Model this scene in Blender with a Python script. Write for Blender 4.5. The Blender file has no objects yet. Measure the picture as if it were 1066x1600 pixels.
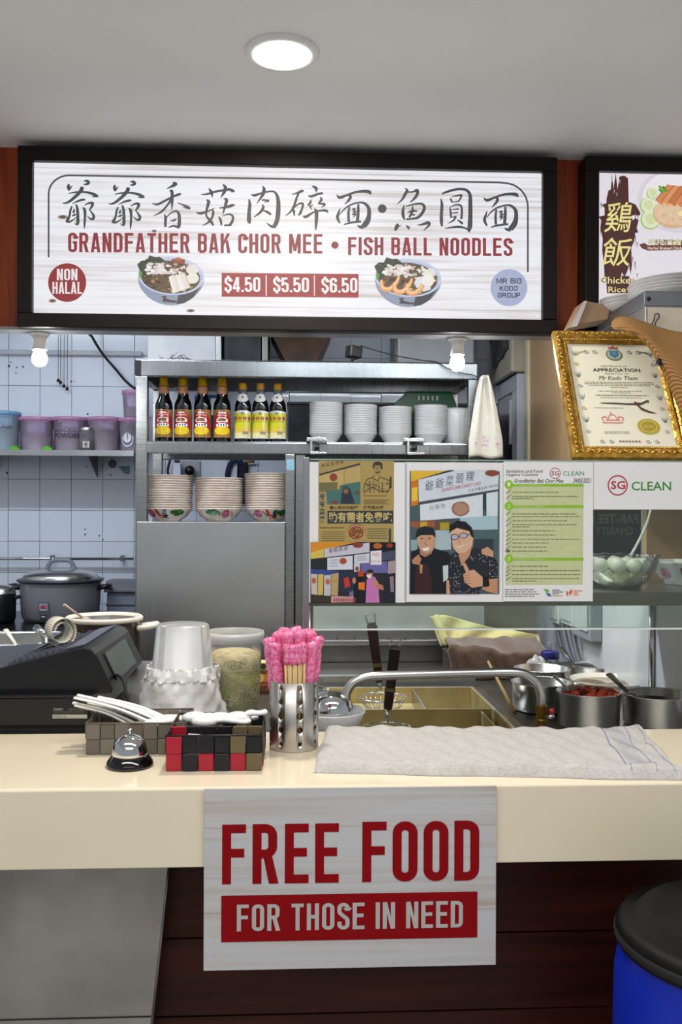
import bpy, bmesh, math, random
from mathutils import Vector, Matrix
random.seed(11)
PI = math.pi
S = bpy.context.scene
C = S.collection

# ---------------------------------------------------------------- camera
F = 1450.0                       # focal length in pixels of the 1066 x 1600 frame
CAMZ = 1.47
YAW, ROLL = math.radians(2.8), math.radians(0.2)
RC = Matrix.Rotation(-YAW, 3, 'Z') @ Matrix.Rotation(PI / 2, 3, 'X') @ Matrix.Rotation(ROLL, 3, 'Z')
cam = bpy.data.objects.new('camera', bpy.data.cameras.new('camera'))
C.objects.link(cam)
cam.matrix_world = Matrix.Translation((0, 0, CAMZ)) @ RC.to_4x4()
cam.data.sensor_fit = 'AUTO'
cam.data.sensor_width = 36.0
cam.data.lens = F / 1600.0 * 36.0
cam.data.clip_start = 0.05
S.camera = cam

# ---------------------------------------------------------------- exposure, world, lights
S.view_settings.view_transform = 'Standard'
S.view_settings.look = 'None'
S.view_settings.gamma = 1.0
S.view_settings.exposure = 0.0
S.view_settings.use_curve_mapping = False
if hasattr(S, 'cycles'): S.cycles.transparent_max_bounces = 32        # many panes of glass and film in line
wd = bpy.data.worlds.new('hall_light')
S.world = wd
wd.use_nodes = True
wd.node_tree.nodes['Background'].inputs[0].default_value = (0.86, 0.93, 1.0, 1)
wd.node_tree.nodes['Background'].inputs[1].default_value = 0.38

def area_light(name, loc, target, size, power, col, size_y=None, spread=PI):
    l = bpy.data.lights.new(name, 'AREA')
    l.energy = power; l.color = col; l.shape = 'RECTANGLE'; l.size = size; l.size_y = size_y or size
    l.spread = spread
    o = bpy.data.objects.new(name, l); C.objects.link(o)
    o.location = loc
    o.rotation_euler = (Vector(target) - Vector(loc)).to_track_quat('-Z', 'Y').to_euler()
    return o
# rows of ceiling lamps of the dining hall behind the viewer
area_light('hall_ceiling_lamps', (0.0, -0.9, 2.50), (0.0, -0.9, 0), 2.6, 22, (1.0, 0.97, 0.93), 1.2)
area_light('hall_lamp_row_near_stall', (0.0, 0.85, 2.52), (0.0, 0.85, 0), 2.4, 27, (1.0, 0.97, 0.93), 0.2)
# fluorescent tubes of the kitchen, hung behind the fascia (their battens are built with the structure)
TUBES = ((-1.05, 3.10, 2.62, 1.2, 22), (0.40, 2.95, 2.26, 1.1, 12))
for tx, ty, tz, tl, tw_ in TUBES:
    area_light('kitchen_tube_light', (tx, ty, tz - 0.03), (tx, ty + 0.05, 0), tl, tw_, (0.84, 0.92, 1.0), 0.06)
DOWNLIGHT_POWER, BULB_STRENGTH, SIGN_STRENGTH = 16.0, 130.0, 0.9

# ---------------------------------------------------------------- pixel helpers (a pixel and a real depth give a point)
def ray(px, py):
    return RC @ Vector(((px - 533.0) / F, (800.0 - py) / F, -1.0))
def P(px, py, Y):
    d = ray(px, py); t = Y / d.y
    return Vector((d.x * t, Y, CAMZ + d.z * t))
def PZ(px, py, z):
    d = ray(px, py); t = (z - CAMZ) / d.z
    return Vector((d.x * t, d.y * t, z))
def PXW(px, py, X):
    d = ray(px, py); t = X / d.x
    return Vector((X, d.y * t, CAMZ + d.z * t))

# ---------------------------------------------------------------- materials
def lin(c):
    if isinstance(c, str):
        c = [int(c[i:i + 2], 16) / 255 for i in (0, 2, 4)]
    return tuple((x / 12.92 if x <= 0.04045 else ((x + 0.055) / 1.055) ** 2.4) for x in c)
MATS = {}
def mat(name, col, rough=0.5, metal=0.0, vary=0.08, scale=12.0, bump=0.0, stretch=(1, 1, 1), trans=0.0,
        alpha=1.0, emit=0.0, coat=0.0, col2=None, ior=1.45, sheen=0.0, spec=0.5, detail=4.0, thin=0.0):
    if name in MATS:
        return MATS[name]
    m = bpy.data.materials.new(name); m.use_nodes = True
    nt = m.node_tree; b = nt.nodes['Principled BSDF']
    c = lin(col); c2 = lin(col2) if col2 else tuple(x * (1 - vary * 2.2) for x in c)
    tc = nt.nodes.new('ShaderNodeTexCoord'); mp = nt.nodes.new('ShaderNodeMapping')
    mp.inputs['Scale'].default_value = stretch
    nz = nt.nodes.new('ShaderNodeTexNoise'); nz.inputs['Scale'].default_value = scale; nz.inputs['Detail'].default_value = detail
    nt.links.new(tc.outputs['Object'], mp.inputs[0]); nt.links.new(mp.outputs[0], nz.inputs['Vector'])
    rp = nt.nodes.new('ShaderNodeValToRGB')
    rp.color_ramp.elements[0].position = 0.3; rp.color_ramp.elements[1].position = 0.7
    rp.color_ramp.elements[0].color = (*c2, 1); rp.color_ramp.elements[1].color = (*c, 1)
    nt.links.new(nz.outputs['Fac'], rp.inputs[0]); nt.links.new(rp.outputs[0], b.inputs['Base Color'])
    b.inputs['Roughness'].default_value = rough; b.inputs['Metallic'].default_value = metal
    b.inputs['Transmission Weight'].default_value = trans; b.inputs['Alpha'].default_value = alpha
    b.inputs['Coat Weight'].default_value = coat; b.inputs['IOR'].default_value = ior
    b.inputs['Sheen Weight'].default_value = sheen; b.inputs['Specular IOR Level'].default_value = spec
    if emit:
        nt.links.new(rp.outputs[0], b.inputs['Emission Color']); b.inputs['Emission Strength'].default_value = emit
        nt.links.remove(b.inputs['Base Color'].links[0]); b.inputs['Base Color'].default_value = (0.05, 0.05, 0.05, 1)
    if bump:
        bp = nt.nodes.new('ShaderNodeBump'); bp.inputs['Strength'].default_value = bump; bp.inputs['Distance'].default_value = 0.004
        nt.links.new(nz.outputs['Fac'], bp.inputs['Height']); nt.links.new(bp.outputs[0], b.inputs['Normal'])
    MATS[name] = m
    return m
def ink_mat(name, rough, emit=0.0):
    """printed ink: colours come from the print's own colour layer"""
    m = bpy.data.materials.new(name); m.use_nodes = True
    nt = m.node_tree; b = nt.nodes['Principled BSDF']
    at = nt.nodes.new('ShaderNodeVertexColor'); at.layer_name = 'ink'
    tc = nt.nodes.new('ShaderNodeTexCoord'); nz = nt.nodes.new('ShaderNodeTexNoise'); nz.inputs['Scale'].default_value = 60
    nt.links.new(tc.outputs['Object'], nz.inputs['Vector'])
    mr = nt.nodes.new('ShaderNodeMapRange'); mr.inputs[3].default_value = 0.9; mr.inputs[4].default_value = 1.08
    nt.links.new(nz.outputs['Fac'], mr.inputs[0])
    mx = nt.nodes.new('ShaderNodeMix'); mx.data_type = 'RGBA'; mx.blend_type = 'MULTIPLY'; mx.inputs[0].default_value = 1
    nt.links.new(at.outputs['Color'], mx.inputs[6]); nt.links.new(mr.outputs[0], mx.inputs[7])
    b.inputs['Roughness'].default_value = rough
    if emit:
        b.inputs['Base Color'].default_value = (0.05, 0.05, 0.05, 1); b.inputs['Specular IOR Level'].default_value = 0.2
        nt.links.new(mx.outputs[2], b.inputs['Emission Color']); b.inputs['Emission Strength'].default_value = emit
    else: nt.links.new(mx.outputs[2], b.inputs['Base Color'])
    return m
INK = ink_mat('printed_ink', 0.5)
INK_MATTE = ink_mat('matte_printed_ink', 0.8); INK_MATTE.node_tree.nodes['Principled BSDF'].inputs['Specular IOR Level'].default_value = 0.12
INK_LIT = ink_mat('backlit_printed_ink', 0.6, SIGN_STRENGTH)
INK_GLOSS = ink_mat('glossy_printed_ink', 0.22)

def steel_mat(name, col='B9BBBD', rough=0.28, stretch=(1, 1, 60), scale=6.0, dirt=0.25, bump=0.06):
    m = bpy.data.materials.new(name); m.use_nodes = True
    nt = m.node_tree; b = nt.nodes['Principled BSDF']
    c = lin(col)
    tc = nt.nodes.new('ShaderNodeTexCoord'); mp = nt.nodes.new('ShaderNodeMapping'); mp.inputs['Scale'].default_value = stretch
    nz = nt.nodes.new('ShaderNodeTexNoise'); nz.inputs['Scale'].default_value = scale; nz.inputs['Detail'].default_value = 5
    n2 = nt.nodes.new('ShaderNodeTexNoise'); n2.inputs['Scale'].default_value = 5; n2.inputs['Detail'].default_value = 6
    nt.links.new(tc.outputs['Object'], mp.inputs[0]); nt.links.new(mp.outputs[0], nz.inputs['Vector'])
    nt.links.new(tc.outputs['Object'], n2.inputs['Vector'])
    rp = nt.nodes.new('ShaderNodeValToRGB'); rp.color_ramp.elements[0].position = 0.3; rp.color_ramp.elements[1].position = 0.65
    rp.color_ramp.elements[0].color = (*[x * (1 - dirt) for x in c], 1); rp.color_ramp.elements[1].color = (*c, 1)
    nt.links.new(n2.outputs['Fac'], rp.inputs[0]); nt.links.new(rp.outputs[0], b.inputs['Base Color'])
    mr = nt.nodes.new('ShaderNodeMapRange'); mr.inputs[3].default_value = rough * 0.8; mr.inputs[4].default_value = rough * 1.35
    nt.links.new(nz.outputs['Fac'], mr.inputs[0]); nt.links.new(mr.outputs[0], b.inputs['Roughness'])
    b.inputs['Metallic'].default_value = 1.0
    bp = nt.nodes.new('ShaderNodeBump'); bp.inputs['Strength'].default_value = bump; bp.inputs['Distance'].default_value = 0.002
    nt.links.new(nz.outputs['Fac'], bp.inputs['Height']); nt.links.new(bp.outputs[0], b.inputs['Normal'])
    MATS[name] = m
    return m
STEEL = steel_mat('brushed_steel')
STEEL_H = steel_mat('brushed_steel_horizontal', stretch=(60, 1, 1))
STEEL_D = steel_mat('dull_stained_steel', '8E8D8A', 0.36, (1, 30, 1), dirt=0.5)
CHROME = steel_mat('polished_chrome', 'D8DADC', 0.06, (1, 1, 1), dirt=0.03, bump=0.0)
POTSTEEL = steel_mat('pot_steel', 'D2D2D0', 0.24, (1, 1, 1), dirt=0.12, bump=0.0)
def glass_mat(name, col='FFFFFF', rough=0.0, tint=0.06, gloss=1.0, alpha=None):
    """thin clear glass or plastic: mostly see-through with a surface reflection"""
    m = bpy.data.materials.new(name); m.use_nodes = True
    nt = m.node_tree; nt.nodes.remove(nt.nodes['Principled BSDF'])
    out = nt.nodes['Material Output']
    tr = nt.nodes.new('ShaderNodeBsdfTransparent'); tr.inputs[0].default_value = (*lin(col), 1)
    gl = nt.nodes.new('ShaderNodeBsdfGlossy'); gl.inputs['Roughness'].default_value = rough
    df = nt.nodes.new('ShaderNodeBsdfDiffuse'); df.inputs[0].default_value = (*lin(col), 1)
    tc = nt.nodes.new('ShaderNodeTexCoord'); nz = nt.nodes.new('ShaderNodeTexNoise'); nz.inputs['Scale'].default_value = 9
    nt.links.new(tc.outputs['Object'], nz.inputs['Vector'])
    mr = nt.nodes.new('ShaderNodeMapRange'); mr.inputs[3].default_value = tint * 0.6; mr.inputs[4].default_value = tint * 1.4
    nt.links.new(nz.outputs['Fac'], mr.inputs[0])
    fr = nt.nodes.new('ShaderNodeFresnel'); fr.inputs[0].default_value = 1.45
    mu = nt.nodes.new('ShaderNodeMath'); mu.operation = 'MULTIPLY'; mu.inputs[1].default_value = gloss
    nt.links.new(fr.outputs[0], mu.inputs[0])
    m1 = nt.nodes.new('ShaderNodeMixShader'); m2 = nt.nodes.new('ShaderNodeMixShader')
    nt.links.new(mr.outputs[0], m1.inputs[0]); nt.links.new(tr.outputs[0], m1.inputs[1]); nt.links.new(df.outputs[0], m1.inputs[2])
    nt.links.new(mu.outputs[0], m2.inputs[0]); nt.links.new(m1.outputs[0], m2.inputs[1]); nt.links.new(gl.outputs[0], m2.inputs[2])
    nt.links.new(m2.outputs[0], out.inputs[0])
    MATS[name] = m
    return m
GLASS = glass_mat('clear_glass', 'F2FAF6', 0.0, 0.015)
GLASS_EDGE = mat('green_glass_edge', '9FB8AE', 0.15, vary=0.05, alpha=0.85)
PLASTIC_CLEAR = glass_mat('clear_plastic', 'F6F8FA', 0.12, 0.10, 0.6)
PLASTIC_FROST = glass_mat('frosted_plastic', 'F6F7F8', 0.22, 0.36, 0.5)
PLASTIC_BAG = glass_mat('crinkled_plastic_bag', 'FFFFFF', 0.15, 0.30, 0.6)

# ---------------------------------------------------------------- mesh builder
def catmull(pts, n=6):
    out = []; m = len(pts)
    if m < 3: return [tuple(p) for p in pts]
    for i in range(m - 1):
        p0 = pts[max(i - 1, 0)]; p1 = pts[i]; p2 = pts[i + 1]; p3 = pts[min(i + 2, m - 1)]
        for k in range(n):
            t = k / n; a = []
            for j in range(len(p1)):
                a.append(0.5 * ((2 * p1[j]) + (-p0[j] + p2[j]) * t + (2 * p0[j] - 5 * p1[j] + 4 * p2[j] - p3[j]) * t * t
                                + (-p0[j] + 3 * p1[j] - 3 * p2[j] + p3[j]) * t ** 3))
            out.append(tuple(a))
    out.append(tuple(pts[-1]))
    return out
class MB:
    def __init__(s):
        s.v = []; s.f = []; s.m = []; s.sm = []; s.c = []
    def face(s, idx, mi=0, sm=False, col=None):
        s.f.append(tuple(idx)); s.m.append(mi); s.sm.append(sm); s.c.append(col)
    def poly(s, pts, mi=0, col=None, sm=False):
        n = len(s.v); s.v += [tuple(p) for p in pts]; s.face(range(n, n + len(pts)), mi, sm, col)
    def box(s, x0, x1, y0, y1, z0, z1, mi=0, col=None):
        n = len(s.v)
        s.v += [(x0, y0, z0), (x1, y0, z0), (x1, y1, z0), (x0, y1, z0), (x0, y0, z1), (x1, y0, z1), (x1, y1, z1), (x0, y1, z1)]
        for q in ((0, 3, 2, 1), (4, 5, 6, 7), (0, 1, 5, 4), (1, 2, 6, 5), (2, 3, 7, 6), (3, 0, 4, 7)):
            s.face([n + k for k in q], mi, False, col)
        return s
    def hexa(s, p, mi=0):
        """eight corners: four of one end, four of the other, in the same order"""
        n = len(s.v); s.v += [tuple(q) for q in p]
        for q in ((0, 3, 2, 1), (4, 5, 6, 7), (0, 1, 5, 4), (1, 2, 6, 5), (2, 3, 7, 6), (3, 0, 4, 7)):
            s.face([n + k for k in q], mi)
        return s
    def prism(s, poly, d0, d1, axis='y', mi=0):
        """polygon of (a, b) pairs extruded along axis: y uses (x, z), x uses (y, z), z uses (x, y)"""
        def mk(a, b, d):
            return {'y': (a, d, b), 'x': (d, a, b), 'z': (a, b, d)}[axis]
        n = len(s.v); k = len(poly)
        s.v += [mk(a, b, d0) for a, b in poly] + [mk(a, b, d1) for a, b in poly]
        s.face(range(n, n + k), mi); s.face([n + k + (k - 1 - i) for i in range(k)], mi)
        for i in range(k):
            j = (i + 1) % k; s.face((n + i, n + k + i, n + k + j, n + j), mi)
        return s
    def lathe(s, prof, n=32, c=(0, 0, 0), mi=0, a0=0.0, a1=2 * PI, sm=True, col=None, wob=None):
        full = abs(a1 - a0 - 2 * PI) < 1e-6; cols = n if full else n + 1
        b = len(s.v)
        for i in range(cols):
            a = a0 + (a1 - a0) * i / n
            for k, (r, z) in enumerate(prof):
                rr = r + (wob(a, z) if wob and r > 1e-5 else 0)
                s.v.append((c[0] + rr * math.cos(a), c[1] + rr * math.sin(a), c[2] + z))
        m = len(prof)
        for i in range(n):
            j = (i + 1) % cols
            for k in range(m - 1):
                q = [b + i * m + k, b + j * m + k, b + j * m + k + 1, b + i * m + k + 1]
                s.face(q, mi, sm, col)
        return s
    def tube(s, pts, r, n=8, mi=0, cap=True, sm=True, closed=False, flat=1.0):
        pts = [Vector(p) for p in pts]; m = len(pts)
        rs = r if isinstance(r, (list, tuple)) else [r] * m
        b = len(s.v); up = None
        for i in range(m):
            if closed: t = pts[(i + 1) % m] - pts[i - 1]
            else: t = pts[min(i + 1, m - 1)] - pts[max(i - 1, 0)]
            t.normalize()
            if up is None:
                up = Vector((0, 0, 1)) if abs(t.z) < 0.9 else Vector((0, 1, 0))
            up = (up - t * up.dot(t)).normalized(); sd = t.cross(up)
            for k in range(n):
                a = 2 * PI * k / n
                s.v.append(tuple(pts[i] + (sd * math.cos(a) + up * math.sin(a) * flat) * rs[i]))
        for i in range(m if closed else m - 1):
            j = (i + 1) % m
            for k in range(n):
                l = (k + 1) % n
                s.face((b + i * n + k, b + i * n + l, b + j * n + l, b + j * n + k), mi, sm)
        if cap and not closed:
            s.face([b + k for k in range(n)][::-1], mi); s.face([b + (m - 1) * n + k for k in range(n)], mi)
        return s
    def grid(s, fn, nu, nv, mi=0, sm=True, col=None):
        b = len(s.v)
        for j in range(nv + 1):
            for i in range(nu + 1):
                s.v.append(tuple(fn(i / nu, j / nv)))
        for j in range(nv):
            for i in range(nu):
                a = b + j * (nu + 1) + i
                s.face((a, a + 1, a + nu + 2, a + nu + 1), mi, sm, col(i, j) if callable(col) else col)
        return s
    def ball(s, c, r, n=16, m=10, mi=0, sc=(1, 1, 1), col=None):
        prof = [(math.sin(PI * k / m), -math.cos(PI * k / m)) for k in range(m + 1)]
        b = len(s.v); s.lathe([(max(p[0], 1e-5) * r, p[1] * r) for p in prof], n, (0, 0, 0), mi, col=col)
        for i in range(b, len(s.v)):
            v = s.v[i]; s.v[i] = (c[0] + v[0] * sc[0], c[1] + v[1] * sc[1], c[2] + v[2] * sc[2])
        return s
    def xform(s, M, start=0):
        for i in range(start, len(s.v)): s.v[i] = tuple(M @ Vector(s.v[i]))
        return s
    def mesh(s, name, mats):
        me = bpy.data.meshes.new(name); me.from_pydata(s.v, [], s.f)
        for m in (mats if isinstance(mats, (list, tuple)) else [mats]): me.materials.append(m)
        me.polygons.foreach_set('material_index', s.m); me.polygons.foreach_set('use_smooth', s.sm)
        if any(c is not None for c in s.c):
            ca = me.color_attributes.new('ink', 'FLOAT_COLOR', 'CORNER'); d = []
            for p, c in zip(me.polygons, s.c):
                q = lin(c) if c is not None else (1, 1, 1)
                d += [q[0], q[1], q[2], 1.0] * p.loop_total
            ca.data.foreach_set('color', d)
        me.update(); return me

def link(name, data, parent=None, loc=None):
    o = bpy.data.objects.new(name, data); C.objects.link(o)
    if parent is not None: o.parent = parent
    if loc is not None: o.location = loc
    return o
def tag(o, label=None, cat=None, group=None, kind=None):
    if label: o['label'] = label
    if cat: o['category'] = cat
    if group: o['group'] = group
    if kind: o['kind'] = kind
    return o
def obj(name, mb, mats, parent=None, bevel=0.0, solid=0.0, subs=0, world=False, seg=2, off=-1):
    """one mesh object; world=True means the builder used world coordinates and the parent only sits at a location"""
    if world and parent is not None:
        p = parent; L = Vector((0, 0, 0))
        while p is not None: L = L + p.location; p = p.parent
        mb.v = [(v[0] - L.x, v[1] - L.y, v[2] - L.z) for v in mb.v]
    o = link(name, mb.mesh(name, mats), parent)
    if solid:
        k = o.modifiers.new('s', 'SOLIDIFY'); k.thickness = solid; k.offset = off
    if bevel:
        k = o.modifiers.new('b', 'BEVEL'); k.width = bevel; k.segments = seg; k.limit_method = 'ANGLE'; k.angle_limit = math.radians(40)
        k.harden_normals = False
    if subs:
        k = o.modifiers.new('u', 'SUBSURF'); k.levels = subs; k.render_levels = subs
    return o
def thing(name, label, cat, loc=(0, 0, 0), rotz=0.0, group=None):
    o = link(name, None, None, loc); o.rotation_euler = (0, 0, rotz); o.empty_display_size = 0.05
    return tag(o, label, cat, group)
def struct(name, mb, mats, bevel=0.0, label=None):
    o = obj(name, mb, mats, None, bevel); o['kind'] = 'structure'
    if label: o['label'] = label
    return o
def dup(root, loc=None, rotz=None, label=None, group=None):
    def cp(o, par):
        c = o.copy(); C.objects.link(c); c.parent = par
        for ch in [x for x in kids.get(o.name, [])]: cp(ch, c)
        return c
    kids = {}
    for x in C.objects:
        if x.parent is not None: kids.setdefault(x.parent.name, []).append(x)
    r = cp(root, None)
    if loc is not None: r.location = loc
    if rotz is not None: r.rotation_euler = (0, 0, rotz)
    if label: r['label'] = label
    if group: r['group'] = group
    return r

# ---------------------------------------------------------------- flat print (lettering, posters, labels)
_tc = bpy.data.curves.new('lettering_source', 'FONT'); _to = bpy.data.objects.new('lettering_source', _tc)
_tcache = {}
def text_mesh(s, bold=0.0, shear=0.0, spacing=1.0):
    k = (s, bold, shear, spacing)
    if k not in _tcache:
        _tc.body = s; _tc.resolution_u = 2; _tc.offset = bold; _tc.shear = shear; _tc.space_character = spacing
        me = bpy.data.meshes.new_from_object(_to)
        vs = [(v.co.x, v.co.y) for v in me.vertices]; fs = [tuple(p.vertices) for p in me.polygons]
        bpy.data.meshes.remove(me)
        _tcache[k] = (vs, fs)
    return _tcache[k]
def arcp(cx, cy, r, a0, a1, n=5):
    return [(cx + r * math.cos(math.radians(a0 + (a1 - a0) * i / n)), cy + r * math.sin(math.radians(a0 + (a1 - a0) * i / n))) for i in range(n + 1)]
def glyph(ch, W=0.40, t=0.14):
    """condensed block capitals: list of ('s', points, closed) centre lines or ('p', points) polygons, y up, height 1; returns width too"""
    h = t / 2; L, R, T, B = h, W - h, 1 - h, h; q = min(0.14, (R - L) / 2 * 0.95); M = 0.5
    s = lambda p, c=False: ('s', p, c)
    tr = arcp(R - q, T - q, q, 90, 0); br = arcp(R - q, B + q, q, 0, -90); bl = arcp(L + q, B + q, q, -90, -180); tl = arcp(L + q, T - q, q, 180, 90)
    if ch == ' ': return [], W * 0.42
    if ch == 'I': return [s([(h, 0), (h, 1)])], t
    if ch == '|': return [s([(h * .5, -.08), (h * .5, 1.08)])], t * .6
    if ch == '.': return [('p', [(0, 0), (t, 0), (t, t), (0, t)])], t
    if ch == '-': return [s([(0, .5), (W * .6, .5)])], W * .6
    if ch == 'O' or ch == '0': return [s(tr + br + bl + tl, True)], W
    if ch == 'C': return [s([(R, .66)] + [(R, T - q)] + tr[::-1] + tl[::-1] + bl[::-1] + br[::-1] + [(R, .34)])], W
    if ch == 'G': return [s([(R, .68)] + [(R, T - q)] + tr[::-1] + tl[::-1] + bl[::-1] + br[::-1] + [(R, .5), (W * .52, .5)])], W
    if ch == 'D': return [s([(L, B)] + [(L, T)] + tr + br, True)], W
    if ch == 'U': return [s([(L, 1)] + bl[::-1] + br[::-1] + [(R, 1)])], W
    if ch in 'FE':
        g = [s([(h, 0), (h, 1)]), s([(t * .9, T), (W * .97, T)]), s([(t * .9, .52), (W * .9, .52)])]
        if ch == 'E': g.append(s([(t * .9, B), (W * .97, B)]))
        return g, W * .97
    if ch == 'L': return [s([(h, 1), (h, 0)]), s([(t * .9, B), (W * .92, B)])], W * .92
    if ch == 'T': return [s([(0, T), (W, T)]), s([(W / 2, T - h * .9), (W / 2, 0)])], W
    if ch == 'H': return [s([(h, 0), (h, 1)]), s([(R, 0), (R, 1)]), s([(t * .9, .5), (W - t * .9, .5)])], W
    if ch == 'N': return [s([(h, 0), (h, 1)]), s([(R, 0), (R, 1)]), ('p', [(t * .3, 1), (t * 1.05, 1), (W - t * .3, 0), (W - t * 1.05, 0)])], W
    if ch == 'M':
        W2 = W * 1.3
        return [s([(h, 0), (h, 1)]), s([(W2 - h, 0), (W2 - h, 1)]), ('p', [(t * .3, 1), (t * 1.1, 1), (W2 / 2 + t * .45, .12), (W2 / 2 - t * .45, .12)]),
                ('p', [(W2 - t * 1.1, 1), (W2 - t * .3, 1), (W2 / 2 + t * .45, .12), (W2 / 2 - t * .45, .12)])], W2
    if ch == 'A':
        W2 = W * 1.06; c = W2 / 2
        return [('p', [(0, 0), (t * .98, 0), (c + t * .28, 1), (c - t * .62, 1)]), ('p', [(W2 - t * .98, 0), (W2, 0), (c + t * .62, 1), (c - t * .28, 1)]),
                ('p', [(t * .8, .17), (W2 - t * .8, .17), (W2 - t * .9, .17 + t * .85), (t * .9, .17 + t * .85)])], W2
    bowl = lambda y0, y1, r: arcp(R - r, y1 - r, r, 90, 0) + arcp(R - r, y0 + r, r, 0, -90)
    if ch == 'P': return [s([(L, 0)] + [(L, T)] + bowl(.46, T, q) + [(L, .46)])], W
    if ch == 'R': return [s([(L, 0)] + [(L, T)] + bowl(.50, T, q) + [(L, .50)]), ('p', [(W * .42, .5), (W * .42 + t * .98, .5), (W * 1.06, 0), (W * 1.06 - t * 1.08, 0)])], W * 1.05
    if ch == 'B':
        p = q * .8
        return [s([(L, B), (L, T)] + bowl(.52, T, p) + [(L, .52)]), s([(L, .52)] + bowl(B, .52, p) + [(L, B)])], W
    if ch == 'K': return [s([(h, 0), (h, 1)]), ('p', [(t * .9, .36), (t * .9, .58), (W * .68, 1), (W * 1.06, 1)]), ('p', [(t * 1.5, .62), (t * 2.4, .66), (W * 1.1, 0), (W * .72, 0)])], W * 1.06
    if ch in 'S$':
        p = s([(R, .70)] + [(R, T - q)] + tr[::-1] + tl[::-1] + [(L, .68), (L + .02, .61), (R - .02, .40), (R, .33)] + br + bl + [(L, .30)])
        if ch == '$': return [p, s([(W / 2, 1), (W / 2, 1.09)]), s([(W / 2, -.09), (W / 2, 0)])], W
        return [p], W
    if ch == '5': return [s([(R, T), (L, T), (L, .52), (L + q, .60)] + arcp(R - q, .60 - q, q, 90, 0) + br + bl + [(L, .28)])], W
    if ch == '6': return [s([(R, .70)] + tr[::-1] + tl[::-1] + bl[::-1] + br[::-1] + arcp(R - q, .56 - q, q, 0, 90) + [(L, .54)])], W
    if ch == '4': return [s([(R - t * .4, 0), (R - t * .4, 1)]), ('p', [(W * .45, 1), (W * .8, 1), (t * .9, .3), (0, .3)]), s([(0, .24), (W * 1.02, .24)])], W * 1.02
    return [], W
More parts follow.
